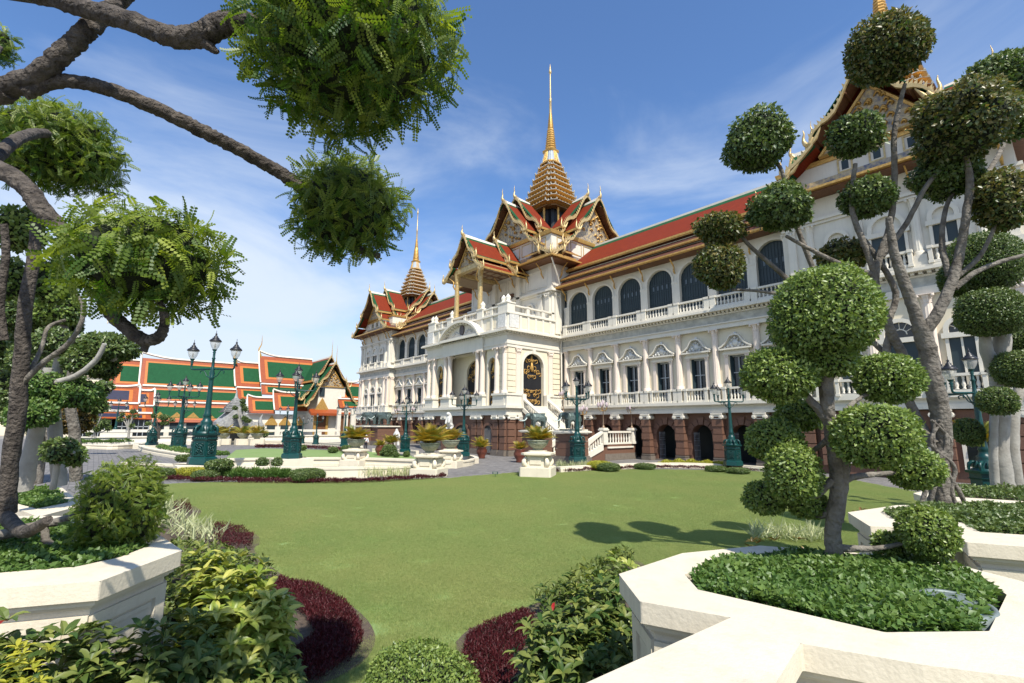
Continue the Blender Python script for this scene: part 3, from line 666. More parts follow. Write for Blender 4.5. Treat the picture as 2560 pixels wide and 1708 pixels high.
    mb = MB(); mb.box(-L2,L2,.62,11.2,4.3,12.3); part('inner_block', mb, dark, (c,YW,.001))

# -- Thai roofs and spires
def T_arm(c, ang):
    ca, sa = math.cos(ang), math.sin(ang)
    return lambda a, b, z: (c[0]+a*ca-b*sa, c[1]+a*sa+b*ca, z)
def barge(T, a, pts, s, th=.20, hgt=.27, teeth=.32, hook=.9):
    """gilded bargeboard down one tier on side s, with rows of leaf teeth and a curled finial at its foot"""
    mb = MB()
    (b0,z0),(b1,z1) = pts; L_ = math.hypot(b1-b0, z1-z0); n = 8; P = []
    for i in range(n+1):
        t = i/n; sag = -.07*L_*math.sin(math.pi*t) + (.05*L_*math.sin(3*math.pi*t) if L_ > 3 else 0)
        P.append((b0+(b1-b0)*t, z0+(z1-z0)*t+sag))
    for (ba,za),(bb,zb) in zip(P[:-1],P[1:]):
        q = [(a,s*ba,za-hgt/2),(a,s*bb,zb-hgt/2),(a-th,s*bb,zb-hgt/2),(a-th,s*ba,za-hgt/2),(a,s*ba,za+hgt/2),(a,s*bb,zb+hgt/2),(a-th,s*bb,zb+hgt/2),(a-th,s*ba,za+hgt/2)]
        if s > 0: q = [q[3],q[2],q[1],q[0],q[7],q[6],q[5],q[4]]
        mb.hexa([T(*v) for v in q])
    m = max(2, int(L_/teeth)); nx, nz = (z0-z1)/L_, (b1-b0)/L_
    for i in range(m):
        t = (i+.5)/m; k = t*n; j = min(int(k), n-1); f = k-j
        b = P[j][0]+(P[j+1][0]-P[j][0])*f; z = P[j][1]+(P[j+1][1]-P[j][1])*f + hgt/2
        w = teeth*.36; dx = (b1-b0)/L_*w; dz = (z1-z0)/L_*w
        tip = (a-th/2, s*(b+nx*.26-dx*.6), z+nz*.26-dz*.6+.08)
        mb.add([T(a-th*.3,s*(b-dx),z-dz-.03),T(a-th*.3,s*(b+dx),z+dz-.03),T(a-th*.7,s*(b+dx),z+dz-.03),T(a-th*.7,s*(b-dx),z-dz-.03),T(*tip)], [(0,1,4),(1,2,4),(2,3,4),(3,0,4)])
    if hook:
        ux, uz = (b1-b0)/L_, (z1-z0)/L_
        pp = [(b1-ux*.35, z1-uz*.35-.12),(b1+.02, z1-.3),(b1+.30*hook, z1-.12),(b1+.38*hook, z1+.28*hook),(b1+.30*hook, z1+.72*hook),(b1+.36*hook, z1+1.05*hook)]
        mb.tube(smooth_path([T(a-th/2, s*b, z) for b, z in pp], 3), smooth_vals([.12,.18,.16,.10,.06,.012], 3), 6)
        pp = [(b1-ux*1.2, z1-uz*1.2-.25),(b1-ux*.6, z1-uz*.6-.5),(b1-.05, z1-.42)]
        mb.tube([T(a-th/2, s*b, z) for b, z in pp], [.04,.15,.08], 6)
    return mb
def chofa(T, a, z, h=1.3):
    mb = MB(); pp = [(a-.25,z-.25),(a-.02,z+.1),(a+.10,z+.32),(a+.02,z+.6*h),(a+.08,z+.85*h),(a+.02,z+1.25*h)]
    mb.tube(smooth_path([T(x,0.0,q) for x,q in pp], 3), smooth_vals([.16,.22,.13,.07,.05,.008], 3), 6); return mb
def gable_arm(c, ang, a0, a1, tiers, pedim=None, attic=None, red=redtile, border=greentile, parent=None, hook=.9, fin=1.3, boards=(1,-1), tm=(gold,white)):
    """one roof arm along ang from a0 to its gable at a1; tiers [((b,z),(b,z))...] from the ridge outwards"""
    T = T_arm(c, ang); P = parent or palace
    for ti, ((b0,z0),(b1,z1)) in enumerate(tiers):
        L_ = math.hypot(b1-b0,z1-z0); e = min(.5, L_*.16)/L_
        for s in (1,-1):
            def quad(mb, aa, ab, ta, tb, off, th=.1):
                q0 = (b0+(b1-b0)*ta, z0+(z1-z0)*ta+off); q1 = (b0+(b1-b0)*tb, z0+(z1-z0)*tb+off)
                q = [(aa,s*q0[0],q0[1]-th),(ab,s*q0[0],q0[1]-th),(ab,s*q1[0],q1[1]-th),(aa,s*q1[0],q1[1]-th),(aa,s*q0[0],q0[1]),(ab,s*q0[0],q0[1]),(ab,s*q1[0],q1[1]),(aa,s*q1[0],q1[1])]
                if s > 0: q = [q[1],q[0],q[3],q[2],q[5],q[4],q[7],q[6]] if False else q
                else: q = [q[3],q[2],q[1],q[0],q[7],q[6],q[5],q[4]]
                mb.hexa([T(*v) for v in q])
            mb = MB(); mb.mi = 0; quad(mb, a0, a1-.62, e if ti == 0 else .0, 1-e*.6, .0); mb.mi = 1
            if ti == 0: quad(mb, a0, a1-.08, 0, e, .012)
            quad(mb, a1-.62, a1-.08, e if ti == 0 else 0, 1-e*.6, .012); quad(mb, a0, a1-.08, 1-e*.6, 1, .012)
            o = mb.build('roof_slope', [red, border], P, c+(0,), True)
            mb = MB(); quad(mb, a0, a1-.1, .985, 1.012, .05, .2); mb.build('eave_board', tm[0], P, c+(0,), True)
            barge(T, a1, ((b0,z0),(b1,z1)), s, hook=hook).build('bargeboard', goldlt, P, c+(0,), True)
    z = tiers[0][0][1]
    mb = MB(); mb.hexa([T(*v) for v in [(a0,-.12,z-.1),(a1-.1,-.12,z-.1),(a1-.1,.12,z-.1),(a0,.12,z-.1),(a0,-.07,z+.08),(a1-.1,-.05,z+.28),(a1-.1,.05,z+.28),(a0,.07,z+.08)]])
    mb.build('roof_ridge', tm[1], P, c+(0,), True)
    chofa(T, a1, z+.1, fin).build('roof_finial', goldlt, P, c+(0,), True)
    if pedim:                              # carved tympanum with frame
        ap, zb, hb, zt = pedim; mb = MB()
        mb.extr([(-hb,zb),(hb,zb),(0,zt)], lambda b,z_: T(ap,b,z_), lambda b,z_: T(ap-.25,b,z_)); mb.build('tympanum', goldcar, P, c+(0,), True)
        mb = MB()
        for (ba,za),(bb,zb_) in (((-hb,zb),(0,zt)),((0,zt),(hb,zb)),((hb,zb),(-hb,zb))):
            mb.tube([T(ap+.04,ba,za),T(ap+.04,bb,zb_)], .13, 5, False)
        rg = random.Random(3)
        for k in range(26):                # raised scrollwork and a seated-beast boss
            t = rg.uniform(.08,.8); b = rg.uniform(-1,1)*hb*(1-t)*.82; q = zb+(zt-zb)*t; r = rg.uniform(.1,.2)*hb/3
            mb.lathe([(r,-.02),(r*.7,r*.5),(.01,r*.7)], (0,0,0), 7) if False else mb.tube(smooth_path([T(ap+.02,b-r,q),T(ap+.14,b,q+r),T(ap+.12,b+r,q),T(ap+.08,b+.3*r,q-r*.6)],2), smooth_vals([.05,.09,.08,.03],2), 5)
        mb.build('tympanum_carving', gold, P, c+(0,), True)
    # dark timber soffit under the projecting gable
    (b0,z0),(b1,z1) = tiers[0]
    for s in (1,-1):
        mb = MB(); ai = (pedim[0] if pedim else a1-1.2)
        q = [(ai,s*.02,z0-.30),(a1-.2,s*.02,z0-.30),(a1-.2,s*b1,z1-.30),(ai,s*b1,z1-.30)]
        mb.add([T(*v) for v in q], [(0,1,2,3)])
        for k in range(5):
            t = (k+.5)/5; b = b1*t; zz = z0+(z1-z0)*t-.36
            mb.hexa([T(*v) for v in [(ai,s*(b-.07),zz-.06),(a1-.22,s*(b-.07),zz-.06),(a1-.22,s*(b+.07),zz-.06),(ai,s*(b+.07),zz-.06),(ai,s*(b-.07),zz+.06),(a1-.22,s*(b-.07),zz+.06),(a1-.22,s*(b+.07),zz+.06),(ai,s*(b+.07),zz+.06)]])
        mb.build('gable_soffit', darkwood, P, c+(0,), True)
def redent(r, k=.16):
    """square plan with stepped corners"""
    q = []; s1, s2, s3 = r, r*(1-k), r*(1-2*k)
    for ca, sa in ((1,0),(0,1),(-1,0),(0,-1)):
        for x, y in ((s1,-s3),(s1,s3),(s2,s3),(s2,s2)): q.append((x*ca-y*sa, x*sa+y*ca))
    return q
palegrey = mat('pale_grey_glaze', (.55,.56,.52), .5, col2=(.40,.42,.40), scale=5); browngold = mat('shaded_gilding', (.34,.20,.075), .5, metal=.3, col2=(.18,.095,.04), scale=7, bump=.5, bscale=15)  # browner gilding for recesses between tiers, their shade put into the colour
def spire(cx, cy, sc, zs):
    """tiers, body, ringed cone and needle. zs(z): height map"""
    c = (cx,cy,0)
    def pr(mb, r0, z0, r1, z1):
        a = [(cx+x,cy+y) for x,y in redent(r0)]; b = [(cx+x,cy+y) for x,y in redent(r1)]; mb.prism(a, z0, z1, b)
    mb = MB()
    for k in range(8):
        for rr in (2.1,):
            a = math.pi/8+k*math.pi/4; mb.lathe([(.22*sc,0),(.16*sc,.2),(.16*sc,zs(31.6)-zs(27.4)-.3),(.3*sc,zs(31.6)-zs(27.4))], (cx+rr*1.15*sc*math.cos(a), cy+rr*1.15*sc*math.sin(a), zs(27.4)), 6)
    mb.build('lantern_column', gold, palace, c, True)
    mb = MB(); pr(mb, 1.75*sc, zs(24), 1.75*sc, zs(31.8)); mb.build('lantern_core', black, palace, c, True)
    tiers = [(3.25,31.7),(3.05,32.55),(2.85,33.35),(2.62,34.2),(2.35,35.15),(2.08,36.1),(1.78,37.05),(1.46,37.95)]
    for i, (r, z) in enumerate(tiers):
        r *= sc*1.02; rn = (tiers[i+1][0] if i+1 < len(tiers) else 1.25)*sc; zn = zs(tiers[i+1][1] if i+1 < len(tiers) else 38.75); z = zs(z); h = zn-z
        mb = MB(); mb.mi = 3; pr(mb, r*.80, z-.42*h, r*.80, z-.16*h); mb.mi = 0; pr(mb, r*.84, z-.17*h, r*.99, z+.02*h); mb.mi = 1; pr(mb, r*1.02, z+.02*h, r*.99, z+.13*h); mb.mi = 0; pr(mb, r*.95, z+.13*h, r*.86, z+.30*h); mb.mi = 3; pr(mb, r*.80, z+.28*h, rn*.84, z+.62*h)
        for (ax, ay) in redent(r*.83):
            mb.mi = 0; mb.box(cx+ax-.05*sc, cx+ax+.05*sc, cy+ay-.05*sc, cy+ay+.05*sc, z+.25*h, z+.66*h)
        pts = redent(r*.985); n = len(pts)
        for j in range(n):                # leaf-shaped antefixes round the eave
            p0, p1 = Vector(pts[j]), Vector(pts[(j+1)%n]); m = max(1, int((p1-p0).length/(.5*sc)))
            for q in range(m+1):
                x, y = p0+(p1-p0)*(q/m); big = 1.5 if (q in (0,m)) else 1.0; w = .06*sc*big; hh = .42*h*big*.62
                mb.mi = 2 if q in (0,m) else 0; mb.lathe([(w,0),(w*1.25,hh*.35),(w*.5,hh*.7),(.005,hh)], (cx+x,cy+y,z+.10*h), 4, False, rot=.78)
        mb.build('spire_tier', [gold, palegrey, white, browngold], palace, c, True)
    mb = MB(); mb.mi = 0; pr(mb, 1.28*sc, zs(38.6), 1.2*sc, zs(38.85)); mb.mi = 1; pr(mb, 1.12*sc, zs(38.85), .80*sc, zs(40.5)); mb.mi = 0
    for k in range(4):
        for j in (-.3,-.0,.3):
            a = k*math.pi/2; ca, sa = math.cos(a), math.sin(a)
            mb.tube([(cx+1.16*sc*ca-j*sc*sa, cy+1.16*sc*sa+j*sc*ca, zs(38.85)), (cx+.82*sc*ca-j*.7*sc*sa, cy+.82*sc*sa+j*.7*sc*ca, zs(40.5))], .09*sc, 5)
    pr(mb, .86*sc, zs(40.45), .98*sc, zs(40.75)); pr(mb, .98*sc, zs(40.75), .78*sc, zs(40.95)); mb.build('spire_body', [gold, greyblue], palace, c, True)
    prof = []; z = 40.95; r = .78
    n = 9
    for i in range(n):
        t = i/n; r = .74-.30*t; h = .36; prof += [(r*sc*1.05, zs(z)), (r*sc*1.12, zs(z+.1)), (r*sc*.9, zs(z+h-.02))]; z += h
    mb = MB(); mb.lathe(prof, c, 8, False); mb.build('spire_cone', gold, palace, c, True)
    prof = []; n = 12
    for i in range(n):
        t = i/n; r = .42-.22*t; h = .22*(1-.2*t); prof += [(r*sc*.75, zs(z)), (r*sc*1.1, zs(z+h*.5)), (r*sc*.75, zs(z+h*.95))]; z += h
    mb = MB(); mb.lathe(prof, c, 8); mb.build('spire_rings', gold, palace, c, True)
    mb = MB(); mb.lathe([(.20*sc,zs(z)),(.16*sc,zs(48.5)),(.22*sc,zs(48.6)),(.13*sc,zs(48.75)),(.22*sc,zs(48.95)),(.12*sc,zs(49.1)),(.09*sc,zs(53.1))], c, 8); mb.build('spire_needle', goldlt, palace, c, True)
    mb = MB(); mb.lathe([(.10*sc,zs(53.0)),(.22*sc,zs(53.15)),(.19*sc,zs(53.4)),(.07*sc,zs(54.1)),(.01,zs(54.65))], c, 8); mb.build('spire_bud', goldlt, palace, c, True)
HALF = math.pi/2
# central tower
TC = (XC, 44.5)
mb = MB(); mb.box(-7.6,7.6,-7.6,7.6,4.0,21.2); part('tower_block', mb, white, (XC,44.5,0))
mb = MB(); mb.box(-7.75,7.75,-7.75,7.75,17.4,17.6); mb.box(-8.0,8.0,-8.0,8.0,17.6,17.85); mb.box(-7.7,7.7,-7.7,7.7,12.62,13.0); part('string_course', mb, white, (XC,44.5,0))
def frame_panel(mb, a0, a1, z0, z1, b, w=.12, d=.06):
    mb.box(a0,a1,b-d,b,z0,z0+w); mb.box(a0,a1,b-d,b,z1-w,z1); mb.box(a0,a0+w,b-d,b,z0+w,z1-w); mb.box(a1-w,a1,b-d,b,z0+w,z1-w)
for rz, nm in ((0,0),(HALF,1),(-HALF,2)):
    off = Vector((0,-7.6,0)); off.rotate(Matrix.Rotation(rz,3,'Z')); L0 = Vector((XC,44.5,0))+off
    for a in (-7.1,-5.9,5.9,7.1) if nm == 0 else (-6.9,):
        part('corner_pilaster', pilaster('', 4.6, .34, None, square=True, cap=.6), white, Vector(L0)+Vector((a,-.04,12.8)) if nm == 0 else Vector(L0)+Vector((.04 if nm==1 else -.04, a*(1 if nm==1 else -1),12.8)), rz)
    mb = MB()
    for k in range(4): frame_panel(mb, -7.2+3.62*k, -3.95+3.62*k, 18.3, 20.4, 0)
    part('wall_panel', mb, white, L0, rz)
    for a in (-4.2, 4.2):
        if nm == 0:
            o = empty('window', L0+Vector((a,0,0)), None, None); o.parent = palace; o.location = L0+Vector((a,0,0))-Vector(palace.location)
            q = MB(); q.box(-.5,.5,-.02,.0,13.2,15.2); q.build('window_pane', darkwood, o, (0,0,0), False).location = (0,-.01,0)
            q = MB(); arch_ring(q,0,.5,15.4,.5,.25,-.2,0,13.0); q.box(-.9,.9,-.26,0,15.2,15.4); arch_ring(q,0,.5,15.9,.62,.2,-.25,0,15.4); q.build('window_frame', white, o, (0,0,0), False).location = (0,0,0)
            for s in (-1,1): part('window_pilaster', pilaster('',3.6,.2,None,square=True,cap=.4), white, L0+Vector((a+s*1.15,-.03,13.0)))
# eaves skirt, attic, gold frieze
def skirt(c, s0x, s0y, z0, s1x, s1y, z1, m, name):
    a = [(-s0x,-s0y),(s0x,-s0y),(s0x,s0y),(-s0x,s0y)]; b = [(-s1x,-s1y),(s1x,-s1y),(s1x,s1y),(-s1x,s1y)]
    mb = MB(); mb.prism(a, z0, z1, b); return part(name, mb, m, (c[0],c[1],0))
skirt(TC, 9.35,9.35,20.98, 9.35,9.35,21.16, gold, 'eave_board'); skirt(TC, 9.33,9.33,21.163, 7.5,7.5,22.0, browntile, 'eave_roof'); skirt(TC, 9.1,9.1,20.86,9.1,9.1,20.975, darkwood, 'soffit')
skirt(TC, 7.62,7.62,21.9, 7.55,7.55,22.5, goldcar, 'gold_frieze'); skirt(TC, 7.4,7.4,22.5,7.4,7.4,24.5, greyblue if 0 else white, 'attic'); skirt(TC, 7.6,7.6,24.5,7.7,7.7,24.9, gold, 'attic_cornice')
for rz in (0, HALF, -HALF):
    off = Vector((0,-7.4,0)); off.rotate(Matrix.Rotation(rz,3,'Z')); mb = MB()
    for a in (-5.6,-3.3,-1.1,1.1,3.3,5.6): frame_panel(mb, a-.95, a+.95, 22.8, 24.3, 0, .1, .05)
    part('attic_panel', mb, goldlt, Vector((XC,44.5,0))+off, rz)
    off = Vector((0,-7.6,0)); off.rotate(Matrix.Rotation(rz,3,'Z'))
    for k in range(6):
        a = -6.3+2.52*k; mb = MB(); mb.tube(smooth_path([(a,0,19.3),(a,-.35,19.8),(a,-.4,20.2),(a,-1.2,20.9)],3), smooth_vals([.05,.1,.07,.05],3), 6); part('eave_bracket', mb, gold, Vector((XC,44.5,0))+off, rz)
outer = [((0,30.6),(4.0,25.75)),((3.75,25.4),(6.3,23.5)),((6.05,23.1),(8.3,21.8))]
inner = [((0,31.7),(4.45,26.5)),((4.2,26.15),(6.45,24.25)),((6.2,23.85),(8.3,22.4))]
for ang in (-HALF, 0, math.pi, HALF):
    gable_arm(TC, ang, 4.3, 8.55, outer, pedim=(7.45,24.9,3.9,29.6)); gable_arm(TC, ang, 4.0, 6.6, inner)
spire(XC, 44.5, 1.0, lambda z: z)
# side pavilions
def pavilion(cx, near):
    c = (cx, 44.5); hx, hy = 6.0, 7.3; yf = 44.5-hy
    mb = MB(); mb.mi = 0; mb.box(-hx,hx,-hy,hy,4.0,10.86); mb.mi = 1; mb.box(-hx,hx,-hy,hy,10.86,19.2); part('pavilion_block', mb, [cream, white], (*c,0))
    mb = MB(); mb.box(-hx,hx,-hy,hy,.0,4.05); part('granite_base', mb, granite, (*c,0))
    mb = MB()
    def band(e, z0, z1): mb.box(-hx-e,hx+e,-hy-e,hy+e,z0,z1)
    band(.35,4.055,4.35); band(.25,4.35,4.62); band(.55,4.70,4.95); band(.4,4.62,4.70); band(.2,10.87,11.34); band(.15,11.98,12.1); band(.65,12.26,12.44); band(.55,12.44,12.58); band(.14,17.0,17.2); band(.28,17.2,17.4); band(.1,19.0,19.1)
    n = 30
    for i in range(n):
        x = -hx+(i+.5)*2*hx/n; mb.box(x-.1,x+.1,-hy-.4,-hy,12.1,12.26)
    part('cornice', mb, white, (*c,0))
    mb = MB(); e = .1; mb.box(-hx-e,hx+e,-hy-e,hy+e,11.34,11.98); part('frieze', mb, frieze_m, (*c,0))
    L0 = Vector((cx, yf, 0))
    for a, hw in ((-2.75,.55),(0,.85),(2.75,.55)):
        for st, (zb, zt) in enumerate(((4.98,8.1),(12.6,15.0))):
            o = empty('window', L0, None, None); o.parent = palace; o.location = L0+Vector((a,0,0))-Vector(palace.location)
            q = MB(); q.box(-hw,hw,-.03,-.01,zb,zt); q.build('window_pane', dark, o, (0,0,0), False).location = (0,0,0)
            q = MB(); q.box(-hw-.16,-hw,-.16,0,zb,zt); q.box(hw,hw+.16,-.16,0,zb,zt); q.box(-hw-.3,hw+.3,-.24,0,zt,zt+.3); arch_ring(q,0,hw*.9,zt+.5,hw*.9,.24,-.24,0,zt+.3); q.box(-.05,.05,-.1,-.03,zb,zt)
            q.build('window_frame', white, o, (0,0,0), False).location = (0,0,0)
            q = MB(); arch_fill(q,0,hw*.9,zt+.3,zt+.5,hw*.9,-.02); q.build('fanlight', glassdark if st == 0 else white, o, (0,0,0), False).location = (0,0,0)
            if st == 0:
                q = MB(); arch_ring(q,0,hw*.36,zt+.5,hw*.36,.06,-.08,-.02,None,8)
                for k in range(1,6):
                    t = math.pi*k/6; q.tube([(hw*.36*math.cos(t),-.05,zt+.5+hw*.36*math.sin(t)),(hw*.9*math.cos(t),-.05,zt+.5+hw*.9*math.sin(t))], .03, 4)
                q.build('fanlight_bar', white, o, (0,0,0), False).location = (0,0,0)
            mb = balustrade_pieces('', -hw-.3, hw+.3, zb+.0 if st else 4.952, zb+1.05, -.42, [(-hw-.2,.2),(hw+.2,.2)]); ob = part('window_balustrade', mb, white, L0+Vector((a,0,0)))
            balusters(ob, [tuple(L0+Vector((a+q_,-.42,zb+.16))) for q_ in np.linspace(-hw+.1,hw-.1,4 if hw < .7 else 6)], .74 if st else .72, .095)
    for a in (-5.5,-4.35,-1.45,1.45,4.35,5.5):
        part('fluted_column', pilaster('', 4.78, .30, None, square=abs(a) > 5), pinkish, L0+Vector((a,-.1,6.08)))
        part('fluted_column', pilaster('', 3.75, .25, None, square=abs(a) > 5), white, L0+Vector((a,-.08,13.25)))
        mb = MB(); mb.box(-.42,.42,-.5,0,4.952,6.08); mb.box(-.46,.46,-.55,0,5.9,6.07); part('pedestal', mb, white, L0+Vector((a,0,0)))
        mb = MB(); mb.box(-.38,.38,-.45,0,12.59,13.25); part('pedestal', mb, white, L0+Vector((a,0,0)))
        if abs(a) < 5: put('ionic', tuple(L0+Vector((a,.1,0))))
        q = MB(); w_ = .4
        for k in range(5): q.box(-w_,w_,-.45,0,.56+.68*k,.56+.68*k+.62)
        part('stone_pillar', q, granite, L0+Vector((a,0,0)))
        mb = MB(); mb.tube(smooth_path([(0,0,17.5),(0,-.3,17.9),(0,-.35,18.3),(0,-1.1,18.85)],3), smooth_vals([.05,.1,.07,.05],3), 6); part('eave_bracket', mb, gold, L0+Vector((a,0,0)))
    for a in (-2.9,0,2.9):
        q = MB(); q.box(-.6,.6,-.03,0,.9,2.5); part('base_window', q, glassdark, L0+Vector((a,-.01,0))); q = MB(); q.box(-.8,.8,-.14,0,.7,.88); q.box(-.8,-.62,-.1,0,.88,2.6); q.box(.62,.8,-.1,0,.88,2.6); q.box(-.8,.8,-.1,0,2.52,2.7); part('base_window_frame', q, white, L0+Vector((a,0,0)))
    q = MB()
    for a in (-5.0,-1.5,1.5,4.2): frame_panel(q, a-.1 if a > 0 else a-.9, a+.9 if a < 0 else a+1.4, 17.55, 18.8, 0)
    part('wall_panel', q, white, L0)
    for rz in (HALF,-HALF):                # flanks: corner columns
        s = 1 if rz > 0 else -1
        for yy in (-6.9,-5.8): part('corner_pilaster', pilaster('', 4.78, .30, None, square=True), pinkish, (cx+s*6.04,44.5+yy,6.08), rz); part('corner_pilaster', pilaster('', 3.75, .28, None, square=True), white, (cx+s*6.04,44.5+yy,13.25), rz)
    skirt(c, 7.3,8.9,18.98,7.3,8.9,19.14, gold, 'eave_board'); skirt(c, 7.28,8.88,19.143,6.3,7.4,19.7, browntile, 'eave_roof'); skirt(c, 7.1,8.6,18.86,7.1,8.6,18.975, darkwood, 'soffit')
    skirt(c, 6.35,7.6,19.6,6.3,7.55,20.1, goldcar, 'gold_frieze'); skirt(c, 6.1,7.3,20.1,6.1,7.3,21.3, white, 'attic'); skirt(c, 6.2,7.4,21.3,6.25,7.45,21.6, gold, 'attic_cornice')
    for a in (-3.6,-1.8,0,1.8,3.6):
        q = MB()
        if abs(a) < 2: q.box(a-.2,a+.2,-.02,0,20.4,21.05); part('attic_window', q, dark, (cx,44.5-7.3,0)); q = MB(); frame_panel(q, a-.45, a+.45, 20.2, 21.25, 0, .1, .06); part('attic_frame', q, goldlt, (cx,44.5-7.3,0))
    po = [((0,26.5),(3.3,22.5)),((3.1,22.2),(4.95,20.85)),((4.75,20.5),(6.8,19.3))]; pi_ = [((0,27.5),(3.7,23.2)),((3.5,22.9),(5.2,21.4)),((5.0,21.1),(6.9,19.9))]
    gable_arm(c, -HALF, 3.2, 9.1, po, pedim=(7.55,21.7,3.2,25.6)); gable_arm(c, -HALF, 3.0, 6.2, pi_)
    for ang in (0, math.pi): gable_arm(c, ang, 3.2, 7.4, po, pedim=(6.2,21.7,3.2,25.6)); gable_arm(c, ang, 3.0, 5.6, pi_)
    spire(cx, 44.5, .80, lambda z: 27.05+(z-31.7)*(45.6-27.05)/(54.65-31.7))
pavilion(XC-37.5, False); pavilion(XC+37.5, True)
# ------------------------------------------------------------------ entrance porch in front of the central tower
PF, PX0, PX1 = 30.6, -52.1, -36.9
FR = Vector((XC, PF, 0)); SD = Vector((PX1, 0, 0))       # frames: front (a=u), right side (a=Y) rz=+90
mb = MB(); mb.box(PX0+.02,PX1-.02,PF+.02,38.4,.0,3.92); mb.box(PX0+.5,PX1-.5,31.6,38.4,3.9,4.6); part('granite_base', mb, granite, (XC,38.5,0), world=True)
def quoin_base(a, rz, org, w=.9):
    for k in range(5):
        q = MB(); q.box(-w/2,w/2,-.22 if k%2==0 else -.17,.05,.56+.66*k+.02,.56+.66*k+.62); part('stone', q, granite, org, rz)
    q = MB(); q.box(-w/2-.1,w/2+.1,-.36,.05,0,.4); q.box(-w/2-.05,w/2+.05,-.3,.05,.4,.54); part('plinth_stone', q, greystone, org, rz)
    q = MB(); q.box(-w*.55,w*.55,-.36,.05,3.7,3.92); q.box(-w*.45,w*.45,-.3,.05,3.5,3.7)
    for s in (-1,1): q.lathe([(.03,-.12),(.14,-.1),(.14,.1),(.03,.12)], (s*w*.5,-.26,3.62), 8)
    part('ionic_capital', q, white, org, rz)
for u in (-7.1,-6.0,-3.4,-2.4,2.4,3.4,6.0,7.1): quoin_base(u, 0, FR+Vector((u,0,0)), .8)
for y in (31.1,32.3,36.4,37.6): quoin_base(y, HALF, Vector((PX1,y,0)), .9)
for u in (-4.7,0,4.7):
    q = MB(); arch_fill(q,0,.62 if u else 1.1,.2,2.3,.62,-.03); part('base_doorway', q, black, FR+Vector((u,-.01,0)))
    q = MB(); arch_ring(q,0,.62 if u else 1.1,2.3,.62,.28,-.12,0,.2); part('stone_arch', q, granite, FR+Vector((u,0,0)))
    q = MB()
    for k in range(-3,4): q.box(k*.17-.012,k*.17+.012,-.06,-.04,.2,2.6)
    q.lathe([(.05,-.02),(.22,0),(.05,.02)],(0,-.06,1.6),8); part('iron_gate', q, MATS['pale_iron'], FR+Vector((u,-.02,0)))
# ledges round the porch
mb = MB()
def around(e, z0, z1): mb.box(PX0-e,PX1+e,PF-e,38.3,z0,z1)
around(.28,3.925,4.2); around(.18,4.2,4.52); around(.5,4.6,4.88); around(.32,4.52,4.6)
part('ledge', mb, white, (XC,38.5,0), world=True)
# main storey walls
mb = MB(); arch_panel(mb, -7.55, 7.55, 4.88, 10.7, 0, 1.5, 8.7, 1.4, 1.5, 2.0); part('loggia_wall', mb, cream, FR)
for u in (-5.05, 5.05):
    q = MB(); arch_panel(q, -1.0, 1.0, 4.88, 10.7, 0, .72, 8.9, .95, .15, .7); part('side_arch', q, cream, FR+Vector((u,0,0)))
    q = MB(); arch_ring(q, 0, .72, 8.9, .95, .16, .08, .15, 4.9); part('arch_moulding', q, white, FR+Vector((u,0,0)))
for s in (-1,1):
    q = MB(); q.box(min(s*6.05,s*7.55),max(s*6.05,s*7.55),.05,.8,4.88,10.7)
    for k in range(8): q.box(min(s*6.3,s*7.58),max(s*6.3,s*7.58),.0,.06,6.2+.56*k,6.2+.56*k+.50)
    part('corner_wall', q, cream, FR)
q = MB(); arch_panel(q, 31.3, 38.3, 4.88, 10.7, 34.12, 1.43, 8.95, 1.35, 0, .6)
for (a0,a1) in ((31.3-.62,31.9),(36.95,38.0)):
    for k in range(8): q.box(a0,a1,-.06,.0,6.2+.56*k,6.2+.56*k+.50)
part('side_wall', q, cream, SD, HALF); 
q = MB(); q.box(PX0,PX0+.6,31.3,38.3,4.88,10.7); part('side_wall', q, cream, (XC,38.5,0), world=True)
q = MB(); q.box(PX0+.6,PX1-.6,34.5,34.6,4.9,10.7); q.box(PX1-2.5,PX1-2.4,32.2,36,4.9,10.6); part('dark_interior', q, black, (XC,38.5,0), world=True)
q = MB(); arch_ring(q, 34.12, 1.43, 8.95, 1.35, .3, -.08, .0, 4.9, 16); q.box(33.95,34.3,-.2,0,10.25,10.72); part('arch_moulding', q, white, SD, HALF)
